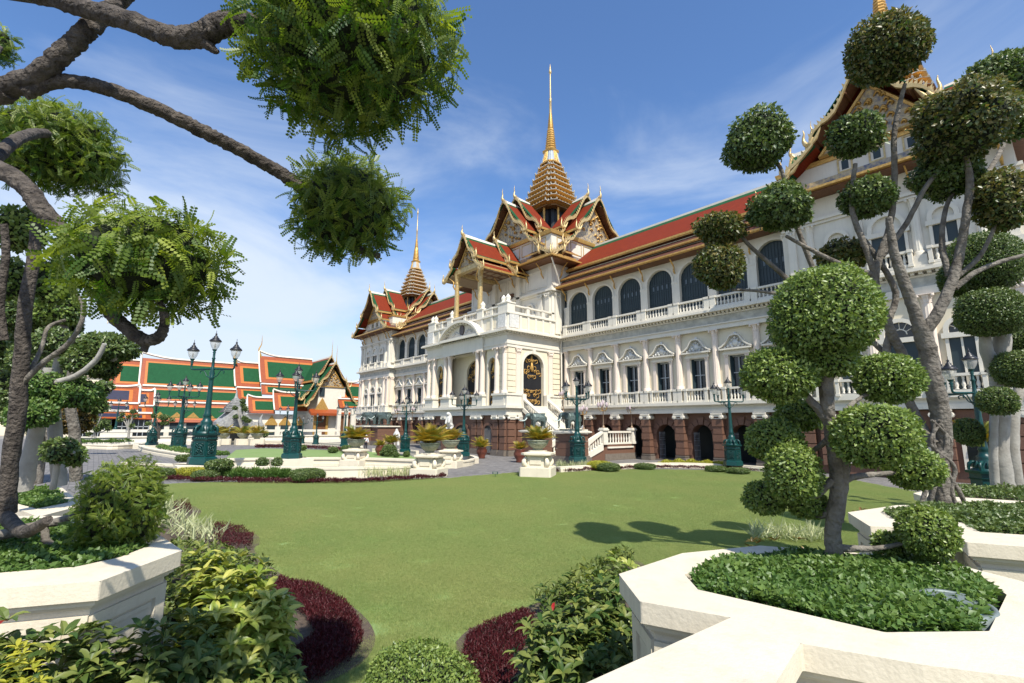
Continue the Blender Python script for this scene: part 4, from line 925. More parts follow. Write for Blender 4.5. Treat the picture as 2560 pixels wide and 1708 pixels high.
def grille(hw, zs, rise, crownz, parent_loc, rz):
    """black wrought iron door with gilded scrolls"""
    q = MB(); arch_fill(q, 0, hw, 4.9, zs, rise, .36); o = part('iron_door', q, black, parent_loc, rz)
    q = MB(); n = max(6, int(hw*2/.16))
    for k in range(n+1):
        x = -hw+2*hw*k/n; zt = zs+rise*math.sqrt(max(0,1-(x/hw)**2)); q.box(x-.018,x+.018,.30,.34,4.9,max(5.2,zt-.03))
    for z in (5.0,6.5,8.1): q.box(-hw,hw,.29,.35,z,z+.06)
    q.build('door_bar', mat('iron_bar', (.05,.05,.055), .4) if 'iron_bar' not in MATS else MATS['iron_bar'], o, (0,0,0), False).location = (0,0,0)
    q = MB(); rg = random.Random(5)
    def scroll(x, z, r, s): q.tube(smooth_path([(x,.27,z),(x+s*r*.9,.24,z+r*.4),(x+s*r*.7,.22,z+r*1.2),(x-s*r*.2,.22,z+r*.9),(x+s*r*.15,.24,z+r*.55)],3), smooth_vals([.015,.042,.038,.034,.015],3), 5)
    for s in (-1,1):
        for (fx, z, r) in ((.15,8.5,.42),(.5,8.2,.36),(.75,8.0,.3),(.2,7.7,.3),(.35,9.3,.35),(.15,6.1,.36),(.45,5.7,.4),(.7,6.2,.34),(.25,5.1,.4),(.6,5.1,.3)):
            if hw > .9 or fx < .6: scroll(s*fx*hw, z, r*min(1,hw/1.2), s); scroll(s*fx*hw*.8, z+.15, r*.6*min(1,hw/1.2), -s)
    q.lathe([(.02,0),(.2,.25),(.16,.7),(.05,.95),(.02,1.0)], (0,.22,crownz), 8); q.lathe([(.02,0),(.09,.2),(.02,.8)], (0,.22,crownz+1.0), 6)
    for s in (-1,1): q.lathe([(.01,0),(.03,.1),(.012,1.0)], (s*.12,.22,crownz+.7), 5)
    q.build('door_scrollwork', gold, o, (0,0,0), False).location = (0,0,0)
    return o
grille(1.40, 8.95, 1.33, 8.4, Vector((PX1,34.12,0)), HALF)
for u in (-5.05,5.05): grille(.70, 8.9, .93, 8.3, FR+Vector((u,.15,0)), 0)
grille(1.46, 8.7, 1.38, 8.4, FR+Vector((0,1.4,0)), 0)
# columns on pedestals
for u in (-7.25,-6.05,-3.55,-2.7,2.7,3.55,6.05,7.25):
    part('portico_column', pilaster('', 4.66, .29, None, flute=False, cap=.62), pinkish, FR+Vector((u,-.02,6.06)))
for u in (-6.65,-3.12,3.12,6.65):
    q = MB(); w = .98; q.box(-w,w,-.4,.6,4.882,5.05); q.box(-w+.06,w-.06,-.34,.6,5.05,5.86); q.box(-w-.03,w+.03,-.46,.6,5.86,6.06); part('pedestal', q, white, FR+Vector((u,0,0)))
q = MB(); q.box(30.3,32.5,-.34,.1,4.882,5.86); q.box(30.2,32.56,-.42,.1,5.86,6.06); q.box(35.8,38.0,-.3,.1,4.882,5.86); q.box(35.74,38.1,-.38,.1,5.86,6.06); part('pedestal', q, white, SD, HALF)
for y in (31.95,36.5): part('side_pilaster', pilaster('', 4.66, .30, None, square=True, cap=.66), pinkish, (PX1,y,6.06), HALF)
# entablature, cornice, parapet, balustrade
mb = MB(); around(.12,10.7,11.0); around(.18,11.0,11.2); around(.1,11.2,11.95); part('entablature', mb, white, (XC,38.5,0), world=True)
mb = MB(); around(.22,11.95,12.08); around(.72,12.24,12.42); around(.62,12.42,12.52)
for i in range(44): x = PX0-.2+(i+.5)*15.6/44; mb.box(x-.1,x+.1,PF-.45,PF,12.08,12.24)
for i in range(22): y = PF-.2+(i+.5)*7.8/22; mb.box(PX1,PX1+.45,y-.1,y+.1,12.08,12.24)
part('cornice', mb, white, (XC,38.5,0), world=True)
mb = MB(); mb.box(PX0-.05,PX1+.05,PF-.05,38.2,12.52,14.12); mb.box(PX0-.2,PX1+.2,PF-.2,38.2,14.12,14.28); part('parapet', mb, white, (XC,38.5,0), world=True)
for a in np.linspace(-6.9,6.9,9):
    if abs(a) > 3: q = MB(); q.box(a-.16,a+.16,-.16,-.05,12.55,14.1); part('parapet_pilaster', q, white, FR)
for y in np.linspace(31.2,37.6,7): q = MB(); q.box(y-.14,y+.14,-.14,-.05,12.6,14.1); part('parapet_pilaster', q, white, SD, HALF)
for u in (-6.95, 6.95):
    q = MB(); q.box(-.6,.6,-.26,-.05,12.7,14.05); part('trophy_relief', q, whitecar, FR+Vector((u,0,0)))
for y in (32.7,33.9,35.0,36.1):
    q = MB(); q.box(y-.42,y+.42,-.075,-.05,12.85,13.85); part('parapet_panel', q, cream, SD, HALF)
for u in (-5.0,5.0):
    q = MB(); q.box(-.8,.8,-.075,-.05,12.85,13.85); part('parapet_panel', q, cream, FR+Vector((u,0,0)))
q = MB(); q.box(30.7,31.9,-.26,-.05,12.7,14.05); part('trophy_relief', q, whitecar, SD, HALF)
for u in (-6.95,-3.0,3.0,6.95):
    w = .75 if abs(u) > 5 else .5
    q = MB(); q.box(-w,w,-.12,.9,14.28,15.2); q.box(-w-.06,w+.06,-.18,.96,15.2,15.34); part('terrace_pier', q, white, FR+Vector((u,0,0)))
    for d in ((-.36,.36) if abs(u) > 5 else (0,)):
        q = MB(); q.lathe([(.34,0),(.34,.12),(.16,.2),(.30,.42),(.28,.58),(.12,.78),(.02,.92)], (d,.3,15.34), 10); part('urn_finial', q, white, FR+Vector((u,0,0)))
for (a0,a1) in ((-6.2,-3.5),(-2.5,2.5),(3.5,6.2)):
    o = part('terrace_balustrade', balustrade_pieces('', a0, a1, 14.28, 15.16, .15, [((a0+a1)/2,.4)]), white, FR)
    balusters(o, [tuple(FR+Vector((a,.15,14.44))) for a in np.arange(a0+.2,a1-.1,.3) if abs(a-(a0+a1)/2) > .25], .57, .07)
o = part('terrace_balustrade', balustrade_pieces('', 31.6, 37.4, 14.28, 15.16, .15, [(33.4,.4),(35.6,.4)]), white, SD, HALF)
balusters(o, [(PX1-.15,y,14.44) for y in np.arange(31.8,37.3,.32) if min(abs(y-33.4),abs(y-35.6)) > .25], .57, .07)
# curved pediment with a dark oval portrait
q = MB(); n = 16
def seg(t): a = math.pi*(.14+.72*t); return (-3.75*math.cos(a)/math.cos(math.pi*.14), 12.52+(math.sin(a)-math.sin(math.pi*.14))*3.0)
for i in range(n):
    (xa,za),(xb,zb) = seg(i/n), seg((i+1)/n); q.hexa([(xa,-1.0,za-.12),(xb,-1.0,zb-.12),(xb,.2,zb-.12),(xa,.2,za-.12),(xa,-1.0,za+.16),(xb,-1.0,zb+.16),(xb,.2,zb+.16),(xa,.2,za+.16)])
    q.hexa([(xa,-.7,za-.3),(xa*.4+xb*.6,-.7,za*.4+zb*.6-.3),(xa*.4+xb*.6,0,za*.4+zb*.6-.3),(xa,0,za-.3),(xa,-.7,za-.12),(xa*.4+xb*.6,-.7,za*.4+zb*.6-.12),(xa*.4+xb*.6,0,za*.4+zb*.6-.12),(xa,0,za-.12)])
part('curved_pediment', q, white, FR)
q = MB(); q.box(-3.9,3.9,-.95,.1,12.24,12.53); q.box(-3.9,3.9,-.35,.2,10.7,12.24); part('portico_entablature', q, white, FR)
q = MB(); pts = [seg(i/n) for i in range(n+1)]; q.extr([(x,z) for x,z in pts][::-1], lambda x,z:(x,-.25,z-.1), lambda x,z:(x,.2,z-.1)); part('pediment_field', q, white, FR)
q = MB(); q.extr([(.42*math.cos(t),13.4+.58*math.sin(t)) for t in [2*math.pi*k/16 for k in range(16)]], lambda x,z:(x,-.4,z), lambda x,z:(x,-.24,z)); part('oval_medallion', q, mat('portrait_bronze', (.05,.045,.05), .4, col2=(.12,.09,.08), scale=4), FR)
q = MB(); q.box(-.75,.75,-.42,-.24,12.55,12.75)
for s in (-1,1):
    for k in range(5): q.lathe([(.05,0),(.2,.12),(.05,.26)], (s*(.7+.26*k),-.25,12.8+.12*(3-abs(k-2))), 6)
part('medallion_wreath', q, whitecar, FR)
# gilded audience balcony roof over the terrace
BC = (XC, 37.0)
for u in (-2.3, 2.3):
    q = MB(); q.lathe([(.34,15.2),(.34,15.35),(.26,15.45),(.26,19.3),(.30,19.4),(.26,19.5),(.36,20.2),(.42,20.45)], (XC+u,31.0,0), 8, False, star=.06); part('gilded_column', q, goldlt, (XC+u,31.0,0), world=True)
    q = MB(); q.box(XC+u-.3,XC+u+.3,36.5,36.92,15.0,20.4); part('wall_pier', q, white, (XC+u,36.9,0), world=True)
    q = MB(); q.tube(smooth_path([(XC+u,30.8,18.6),(XC+u,30.45,19.0),(XC+u,30.5,19.5),(XC+u*1.35,30.2,20.2)],3), smooth_vals([.05,.09,.07,.04],3), 6); part('eave_bracket', q, gold, (XC+u,31,0), world=True)
bt = [((0,24.5),(2.35,21.55)),((2.1,21.2),(3.75,19.95))]
gable_arm(BC, -HALF, .2, 7.0, bt, pedim=(6.1,21.0,1.9,23.7), fin=1.0, hook=.8)
gable_arm(BC, -HALF, .1, 2.3, [((0,25.1),(2.5,21.95)),((2.25,21.6),(3.9,20.3))], fin=.9, hook=.7)
q = MB(); q.box(XC-2.6,XC+2.6,30.7,31.3,20.4,20.95); q.box(XC-2.6,XC-2.1,31.3,36.9,20.4,20.9); q.box(XC+2.1,XC+2.6,31.3,36.9,20.4,20.9); part('gilded_beam', q, goldlt, (XC,34,0), world=True)
q = MB(); q.box(XC-2.1,XC+2.1,31.3,36.9,20.85,20.95); part('ceiling_board', q, darkwood, (XC,34,0), world=True)
for s in (-1,1):
    q = MB(); q.hexa([(XC+s*2.4-.02,30.3,20.3),(XC+s*3.7,30.3,19.72),(XC+s*3.7,36.9,19.72),(XC+s*2.4-.02,36.9,20.3),(XC+s*2.4,30.3,20.36),(XC+s*3.7,30.3,19.78),(XC+s*3.7,36.9,19.78),(XC+s*2.4,36.9,20.36)]); part('soffit', q, ceilm, (XC,34,0), world=True)
for i in range(3):
    for j in range(5):
        q = MB(); x = XC-1.4+1.4*i; y = 32+1.05*j; q.box(x-.42,x+.42,y-.36,y+.36,20.78,20.846); part('ceiling_panel', q, ceilm, (x,y,20.8), world=True)
q = MB(); q.box(-.9,.9,-.08,0,13.0,18.2); q.box(-1.2,1.2,-.2,0,18.2,18.6); part('balcony_door', q, darkwood, (XC,36.9,0))
# drainpipes at the inner corners
q = MB(); q.tube([(-36.6,38.0,4.9),(-36.6,38.0,17.8)], .09, 6); q.tube([(-36.6,38.0,17.8),(-36.2,37.2,19.0),(-35.6,35.6,20.9)], .09, 6); part('drainpipe', q, white, (-36.6,38,0), world=True)
# side stairs down to the drive
ST0, ST1, SY0, SY1 = -36.85, -31.6, 32.5, 35.75; n = 20
for k in range(n):
    x0 = ST0+(ST1-ST0)*k/n; x1 = ST0+(ST1-ST0)*(k+1)/n; z = 4.88-(4.88-1.35)*(k+.5)/n
    q = MB(); q.box(x0,x1,SY0,SY1,z-.4,z); part('step', q, white, (x0,SY0,z), world=True)
q = MB(); q.hexa([(ST0,SY0+.02,0),(ST1,SY0+.02,0),(ST1,SY1-.02,0),(ST0,SY1-.02,0),(ST0,SY0+.02,4.4),(ST1,SY0+.02,.95),(ST1,SY1-.02,.95),(ST0,SY1-.02,4.4)]); part('stair_base', q, granite, (-34,34,0), world=True)
for y in (SY0-.05, SY1+.05):
    q = MB(); s0, s1 = 4.78, 1.3
    for dz0, dz1, w in ((-.25,.18,.17),(.92,1.12,.19)):
        q.hexa([(ST0,y-w,s0+dz0),(ST1,y-w,s1+dz0),(ST1,y+w,s1+dz0),(ST0,y+w,s0+dz0),(ST0,y-w,s0+dz1),(ST1,y-w,s1+dz1),(ST1,y+w,s1+dz1),(ST0,y+w,s0+dz1)])
    q.box(ST1-.3,ST1+.3,y-.25,y+.25,.9,2.6); q.box(ST0-.05,ST0+.5,y-.25,y+.25,4.6,6.02)
    o = part('stair_balustrade', q, white, (ST1,y,1), world=True)
    balusters(o, [(ST0+.7+(ST1-ST0-1.1)*t, y, 4.96-(s0-s1)*((.7+(ST1-ST0-1.1)*t)/(ST1-ST0))) for t in np.linspace(0,1,15)], .76, .08)
# landing and the lower flight towards the lawn
LX0, LX1 = -31.55, -27.6; p1 = onX(1511,1070,LX1); p2 = onX(1582,1072,LX1); yA, yB = p1.y, p2.y
q = MB(); q.box(LX0,LX1,yA,yB+.35,.55,1.35); q.box(LX0,LX1,yA,yB+.35,.0,.55) if 0 else None; part('landing', q, granite, (LX0,yA,0), world=True)
q = MB(); q.box(LX0-.03,LX1+.03,yA,yB+.38,0,.55); part('landing_plinth', q, greystone, (LX0,yA,0), world=True)
for y in (yA, yB):
    q = MB(); q.box(LX1-.32,LX1+.12,y-.26,y+.26,1.352,2.55); q.box(LX1-.42,LX1+.22,y-.36,y+.36,2.55,2.68); q.box(LX1-.36,LX1+.16,y-.3,y+.3,2.68,2.78); q.box(LX1-.36,LX1+.16,y-.3,y+.3,1.352,1.6); part('newel', q, white, (LX1,y,1.35), world=True)
q = MB(); q.box(LX1-.2,LX1+.02,yA+.26,yB-.26,1.352,1.5); q.box(LX1-.24,LX1+.06,yA+.26,yB-.26,2.34,2.5); q.box(LX1-.1,LX1+.12,yA+.3,yB-.1,1.02,1.16); o = part('stair_balustrade', q, white, (LX1,yA,1.35), world=True)
balusters(o, [(LX1-.09,y,1.5) for y in np.linspace(yA+.5,yB-.5,9)], .84, .085)
yF = yA-3.3
q = MB()
for dz0, dz1, w in ((-.45,.12,.13),(.98,1.16,.16)):
    q.hexa([(LX1-.05-w,yF,.15+dz0*.6),(LX1-.05+w,yF,.15+dz0*.6),(LX1-.05+w,yA-.26,1.35+dz0),(LX1-.05-w,yA-.26,1.35+dz0),(LX1-.05-w,yF,.15+dz1),(LX1-.05+w,yF,.15+dz1),(LX1-.05+w,yA-.26,1.35+dz1),(LX1-.05-w,yA-.26,1.35+dz1)])
o = part('stair_balustrade', q, white, (LX1,yF,.2), world=True)
balusters(o, [(LX1-.05, yF+.25+(yA-.5-yF-.3)*t, .30+1.15*t*.97) for t in np.linspace(0,1,9)], .82, .085)
q = MB(); q.hexa([(LX1-.12,yF,-.01),(LX1-.02,yF,-.01),(LX1-.02,yA,-.01),(LX1-.12,yA,-.01),(LX1-.12,yF,.02),(LX1-.02,yF,.02),(LX1-.02,yA,1.1),(LX1-.12,yA,1.1)]); part('stair_base', q, granite, (LX1,yF,0), world=True)
q = MB()
for dz0, dz1, w in ((-.45,.12,.13),(.98,1.16,.16)):
    xq = LX0+.1; q.hexa([(xq-w,yF,.15+dz0*.6),(xq+w,yF,.15+dz0*.6),(xq+w,yA,1.35+dz0),(xq-w,yA,1.35+dz0),(xq-w,yF,.15+dz1),(xq+w,yF,.15+dz1),(xq+w,yA,1.35+dz1),(xq-w,yA,1.35+dz1)])
o = part('stair_balustrade', q, white, (LX0,yF,.2), world=True)
balusters(o, [(LX0+.1, yF+.25+(yA-yF-.5)*t, .30+1.15*t*.97) for t in np.linspace(0,1,9)], .82, .085)
for k in range(7):
    y0 = yF+(yA-yF)*k/7; z = 1.35*(k+.5)/7; q = MB(); q.box(LX0,LX1-.25,y0,yA,z-.2,z); part('step', q, white, (LX0,y0,z), world=True)
# left stair, seen between the pots
q = MB(); q.box(-58.5,-52.2,33.5,36.5,0,1.4); q.hexa([(-57,33.3,1.2),(-52.2,33.3,4.5),(-52.2,33.6,4.5),(-57,33.6,1.2),(-57,33.3,2.3),(-52.2,33.3,5.8),(-52.2,33.6,5.8),(-57,33.6,2.3)]); part('stair_balustrade', q, white, (-55,34,0), world=True)
# ------------------------------------------------------------------ temple halls beyond the courtyard (long sides face +X)
def face_quad(mb, X0, X1, y0, y1, z0, z1, off=0.0):
    """sloping roof sheet: foot at X0,z0 and head at X1,z1, running y0..y1, raised off along +X"""
    t = .12
    mb.hexa([(X0+off,y0,z0+off*.5),(X0+off,y1,z0+off*.5),(X0+off-t,y1,z0-t),(X0+off-t,y0,z0-t),(X1+off,y0,z1+off*.5),(X1+off,y1,z1+off*.5),(X1+off-t,y1,z1-t),(X1+off-t,y0,z1-t)])
def roof_sheet(parent, y0, y1, z0, z1, X0, X1, inner, w=1.3, edges='lrtb', gable='', outer=None):
    """one tiled panel: outer orange border, light orange band, coloured field; gable: white upswept edges on sides l/r"""
    lw = w if 'l' in edges else 0; rw = w if 'r' in edges else 0
    n = lambda k, a, b: a+(b-a)*k
    mb = MB(); face_quad(mb, X0, X1, y0, y1, z0, z1); org = (X0,(y0+y1)/2,z0)
    mb.build('roof_slope', outer or orangetile, parent, org)
    L_ = abs(z1-z0); f = min(.16, w*.8/L_)
    for m, k, of in ((lightorange, .85, .03), (inner, 1.3, .06)):
        fk = f*k; mb = MB(); face_quad(mb, n(fk,X0,X1), n(1-fk,X0,X1), y0+lw*k, y1-rw*k, n(fk,z0,z1), n(1-fk,z0,z1), of); mb.build('roof_band' if m is lightorange else 'roof_field', m, parent, org)
    for s, y in (('l', y0), ('r', y1)):
        if s in gable:
            mb = MB(); P = [(n(t,X0,X1)+.12, y, n(t,z0,z1)-.05*L_*math.sin(math.pi*t)+(.16*L_*t**4)) for t in np.linspace(0,1,9)]
            mb.tube(P, [.17]*9, 4, False); mb.build('gable_edge', white, parent, org)
    mb = MB(); sg = .05*(y1-y0) if gable else 0; N_ = 10
    P = [(X1+.05, y0+(y1-y0)*k/N_, z1+.16+(.16*L_*max(0,1-2.5*k/N_)**2 if 'l' in gable else 0)+(.16*L_*max(0,1-2.5*(1-k/N_))**2 if 'r' in gable else 0)) for k in range(N_+1)]
    mb.tube(P, [.22]*(N_+1), 4, False); mb.build('roof_ridge', white, parent, org)
def yz(px, py, X): p = onX(px, py, X); return p.y, p.z
def sheet_px(parent, x0, x1, yt, yb, X0, X1, inner, **k):
    ya, za = yz(x0, yb, X0); yb_, zb = yz(x1, yb, X0); y2, zt = yz((x0+x1)/2, yt, X1)
    sc = 1.0
    roof_sheet(parent, ya, yb_, (za+zb)/2 if True else za, zt, X0, X1, inner, **k)
def finial_at(parent, y, z, X, h=3.0):
    mb = MB(); P = [(X,y+.3,z-.3),(X,y,z+.5),(X,y-.35,z+h*.35),(X,y+.1,z+h*.6),(X,y+.05,z+h)]; mb.tube(smooth_path(P,3), smooth_vals([.25,.3,.16,.1,.02],3), 5); mb.build('roof_finial', gold, parent, (X,y,z))
TX = -112.0
hall = empty('temple_hall', (TX-6, 60, 0), 'long temple hall with tiered green roofs edged orange and white', 'temple')
hc = onX(470, 1000, TX); hall.location = (TX-6, hc.y, 0)
sheet_px(hall, 268, 347, 901, 968, TX-5, TX-9, greentile, w=1.3, edges='lt', gable='l')
sheet_px(hall, 346, 590, 903, 974, TX-4, TX-8, greentile, w=.9, edges='l', gable='l')
sheet_px(hall, 352, 592, 971, 1007, TX-2.2, TX-4, greentile, w=1.0, edges='l')
sheet_px(hall, 340, 592, 1009, 1056, TX, TX-2, greentile, w=1.0, edges='')
y0, z0 = yz(300, 1058, TX-.6); y1, _ = yz(600, 1058, TX-.6)
mb = MB(); mb.box(TX-14,TX-.6,y0,y1,-2,z0+.1); mb.build('wall', white, hall, (TX,y0,0))
for k in range(6):
    y = y0+3+(y1-y0-6)*k/5; mb = MB(); mb.box(TX-.62,TX-.5,y-.9,y+.9,.6,3.4); mb.build('window', dark, hall, (TX,y,0)); mb = MB(); mb.box(TX-.6,TX-.4,y-1.2,y+1.2,3.4,3.7); mb.extr([(y-1.2,3.7),(y+1.2,3.7),(y,4.9)], lambda a,z:(TX-.4,a,z), lambda a,z:(TX-.6,a,z)); mb.build('window_gable', gold, hall, (TX,y,0))
hall2 = empty('temple_hall', (TX, onX(680,1000,TX).y, 0), 'stepped temple hall with green roofs beside the gilded gable', 'temple')
sheet_px(hall2, 588, 652, 909, 967, TX-4, TX-8, greentile, w=1.3, edges='lb', gable='l')
sheet_px(hall2, 651, 790, 896, 960, TX-3, TX-7, greentile, w=1.3, edges='lb', gable='l')
sheet_px(hall2, 594, 656, 972, 998, TX-1.5, TX-3.5, greentile, w=.9, edges='lb')
sheet_px(hall2, 655, 775, 965, 988, TX-1, TX-2.5, greentile, w=.9, edges='lb')
sheet_px(hall2, 620, 688, 996, 1033, TX+1, TX-1.2, greentile, w=1.1, edges='lb', gable='l')
sheet_px(hall2, 686, 770, 984, 1026, TX+1.4, TX-1, greentile, w=1.1, edges='lb', gable='l')
y0, z0 = yz(606, 1034, TX); y1, _ = yz(790, 1034, TX)
mb = MB(); mb.box(TX-14,TX,y0,y1,-2,z0); mb.build('wall', white, hall2, (TX,y0,0))
for px in (676, 710, 744):
    y, z = yz(px, 1080, TX); mb = MB(); mb.box(TX-.05,TX+.12,y-.8,y+.8,z-1.2,z+1.4); mb.build('window', dark, hall2, (TX,y,0)); mb = MB(); mb.box(TX,TX+.2,y-1.2,y+1.2,z+1.4,z+1.8); mb.extr([(y-1.1,z+1.8),(y+1.1,z+1.8),(y,z+3.4)], lambda a,q:(TX+.2,a,q), lambda a,q:(TX,a,q)); mb.build('window_gable', gold, hall2, (TX,y,0))
for px, py in ((650,893),(588,905)): y, z = yz(px, py, TX-7); finial_at(hall2, y, z, TX-7, 5 if px > 600 else 3)
# gilded gable hall (gable faces +X, a little nearer)
GX = -104.0; gy, gz = yz(841, 905, GX)
ghall = empty('temple_hall', (GX-5, gy, 0), 'white temple hall with a gilded gable and steep green roof', 'temple')
yl, zl = yz(742, 1032, GX); yr, zr = yz(905, 1012, GX)
_, zm = yz(841, 960, GX); hw1 = (yz(876,955,GX)[0]-yz(803,962,GX)[0])/2
gb = [((0,gz-.3),(hw1*1.0,gz-(gz-zm)*1.05)),((hw1*.92,gz-(gz-zm)*1.12),(hw1*1.75,zl+1.6))]
gable_arm((GX-8, gy), 0.0, -14, 8.0, gb, pedim=(6.8, zm-.6, hw1*.78, gz-1.6), red=greentile, border=orangetile, parent=ghall, hook=1.4, fin=3.2, tm=(gold,white))
gable_arm((GX-8, gy), 0.0, -16, 5.0, [((0,gz+1.4),(hw1*1.05,gz-(gz-zm)*.85)),((hw1,gz-(gz-zm)*.95),(hw1*1.8,zl+3.0))], red=greentile, border=orangetile, parent=ghall, hook=1.4, fin=3.2, tm=(gold,white))
mb = MB(); w = hw1*.92; mb.box(GX-16,GX-1.3,gy-w,gy+w,-2,zm-.5); mb.build('wall', white, ghall, (GX,gy,0))
mb = MB(); mb.hexa([(GX-1.25,gy-hw1*1.5,zl+.2),(GX+.6,gy-hw1*1.5,zl-.5),(GX+.6,gy+hw1*1.2,zl-.5),(GX-1.25,gy+hw1*1.2,zl+.2),(GX-1.25,gy-hw1*1.5,zl+.9),(GX+.6,gy-hw1*1.5,zl),(GX+.6,gy+hw1*1.2,zl),(GX-1.25,gy+hw1*1.2,zl+.9)]); mb.build('porch_roof', orangetile, ghall, (GX,gy,zl))
y, z = yz(806, 1062, GX); mb = MB(); mb.box(GX-1.3,GX-1.1,y-1.0,y+1.0,z-2,z+2.4); mb.build('doorway', darkwood, ghall, (GX,y,0)); mb = MB(); mb.box(GX-1.28,GX-.9,y-1.5,y-1.02,z-2.2,z+2.6); mb.box(GX-1.28,GX-.9,y+1.02,y+1.5,z-2.2,z+2.6); mb.extr([(y-1.7,z+2.6),(y+1.7,z+2.6),(y,z+5.6)], lambda a,q:(GX-.9,a,q), lambda a,q:(GX-1.28,a,q)); mb.build('door_frame', gold, ghall, (GX,y,0))
y, z = yz(811, 980, GX); mb = MB(); mb.box(GX-1.3,GX-1.12,y-.5,y+.5,z-.9,z+.9); mb.build('window', dark, ghall, (GX,y,0))
wing = empty('temple_hall', (GX-4, yz(890,1000,GX)[0], 0), 'small green roofed hall between gilded gable and palace', 'temple')
sheet_px(wing, 852, 905, 958, 1000, GX-1, GX-3, greentile, w=1.1, edges='lb', gable='lr'); sheet_px(wing, 850, 905, 1000, 1020, GX+.5, GX-1, greentile, w=.9, edges='lb')
y0, z0 = yz(846, 1022, GX); y1, _ = yz(920, 1022, GX); mb = MB(); mb.box(GX-8,GX,y0,y1,-2,z0); mb.build('wall', white, wing, (GX,y0,0))
for px in (856, 872): y, z = yz(px, 1060, GX); mb = MB(); mb.box(GX,GX+.15,y-.6,y+.6,0,5); mb.build('window', darkwood, wing, (GX,y,0))
for px in (846, 864, 880):
    y, z = yz(px, 1060, GX+1.5); mb = MB(); mb.box(GX+1.2,GX+1.8,y-.35,y+.35,-1,6); mb.build('column', white, wing, (GX,y,0))
# navy roofed hall at the left
NX = -100.0
nhall = empty('temple_hall', (NX-4, yz(300,1000,NX)[0], 0), 'low temple hall with tiered navy roofs bordered in orange', 'temple')
sheet_px(nhall, 225, 348, 968, 1008, NX-3, NX-5.5, navytile, w=1.1, edges='r', gable='r'); sheet_px(nhall, 200, 345, 1010, 1028, NX-1.6, NX-3, navytile, w=.9, edges='r'); sheet_px(nhall, 180, 344, 1030, 1046, NX, NX-1.6, navytile, w=1.3, edges='r')
sheet_px(nhall, 347, 386, 979, 1014, NX-3.2, NX-5.4, navytile, w=.95, edges='r', gable='r'); sheet_px(nhall, 346, 383, 1018, 1034, NX-1.8, NX-3.2, navytile, w=1.2, edges='r'); sheet_px(nhall, 345, 380, 1036, 1048, NX-.4, NX-1.8, navytile, w=1.0, edges='r')
y0, z0 = yz(150, 1048, NX-1); y1, _ = yz(382, 1048, NX-1); mb = MB(); mb.box(NX-12,NX-1,y0,y1,-2,z0+.3); mb.build('wall', cream, nhall, (NX,y0,0))
for px in (210, 262, 305, 345):
    y, z = yz(px, 1065, NX-1); mb = MB(); mb.box(NX-1.05,NX-.9,y-1.4,y+1.4,.2,3.6); mb.build('window', glassdark, nhall, (NX,y,0)); mb = MB()
    for k in range(5): mb.box(NX-.9,NX-.82,y-1.4+.7*k-.05,y-1.4+.7*k+.05,.2,3.6)
    mb.box(NX-.9,NX-.82,y-1.4,y+1.4,2.2,2.32); mb.build('window_frame', shutter, nhall, (NX,y,0))
far = empty('far_building', (-150, yz(225,960,-150)[0], 0), 'pale flat roofed building far behind the navy roofs', 'building')
y0, z1 = yz(190, 940, -150); y1, _ = yz(268, 940, -150); mb = MB(); mb.box(-160,-150,y0-20,y1,-2,z1); mb.build('wall', cream, far, (-150,y0,0)); mb = MB(); mb.box(-160,-149.5,y0-20,y1+.5,z1+.002,z1+1.2); mb.build('roof', mat('tan_roof', (.42,.37,.26), .8, var=.1), far, (-150,y0,0))
# grey stone gate with a stepped spire
QX = -84.0; cy_, _ = yz(582, 1080, QX); greym = mat('grey_carved_stone', (.42,.41,.38), .85, col2=(.20,.20,.20), scale=3, bump=1.0, bscale=6)
gate = empty('stone_gate', (QX, cy_, 0), 'grey carved stone gateway with stepped spire before temple roofs', 'gate')
_, zt = yz(583, 975, QX); _, ze = yz(583, 1048, QX)
mb = MB(); n = 9
for i in range(n):
    r = 1.75*(1-i/n)**.9+.12; z = ze+1.0+(zt-ze-2.2)*i/n; h = (zt-ze-2.2)/n
    mb.prism([(QX+x,cy_+y) for x,y in redent(r)], z, z+h*.5, [(QX+x,cy_+y) for x,y in redent(r*1.06)]); mb.prism([(QX+x,cy_+y) for x,y in redent(r*.9)], z+h*.5, z+h)
mb.lathe([(.3,zt-1.3),(.18,zt-.8),(.05,zt)], (QX,cy_,0), 8); mb.build('stepped_spire', greym, gate, (QX,cy_,ze))
mb = MB(); mb.extr([(-2.2,ze-.4),(2.2,ze-.4),(0,ze+1.9)], lambda a,z:(QX+2.6,cy_+a,z), lambda a,z:(QX-3,cy_+a,z)); mb.extr([(-2.6,ze-1.1),(2.6,ze-1.1),(0,ze+1.1)], lambda a,z:(QX+3.0,cy_+a,z), lambda a,z:(QX+2.6,cy_+a,z)); mb.build('gable', greym, gate, (QX,cy_,ze))
mb = MB(); mb.box(QX-2.6,QX+2.6,cy_-2.7,cy_+2.7,ze-1.0,ze-.4); mb.build('cornice', greym, gate, (QX,cy_,ze))
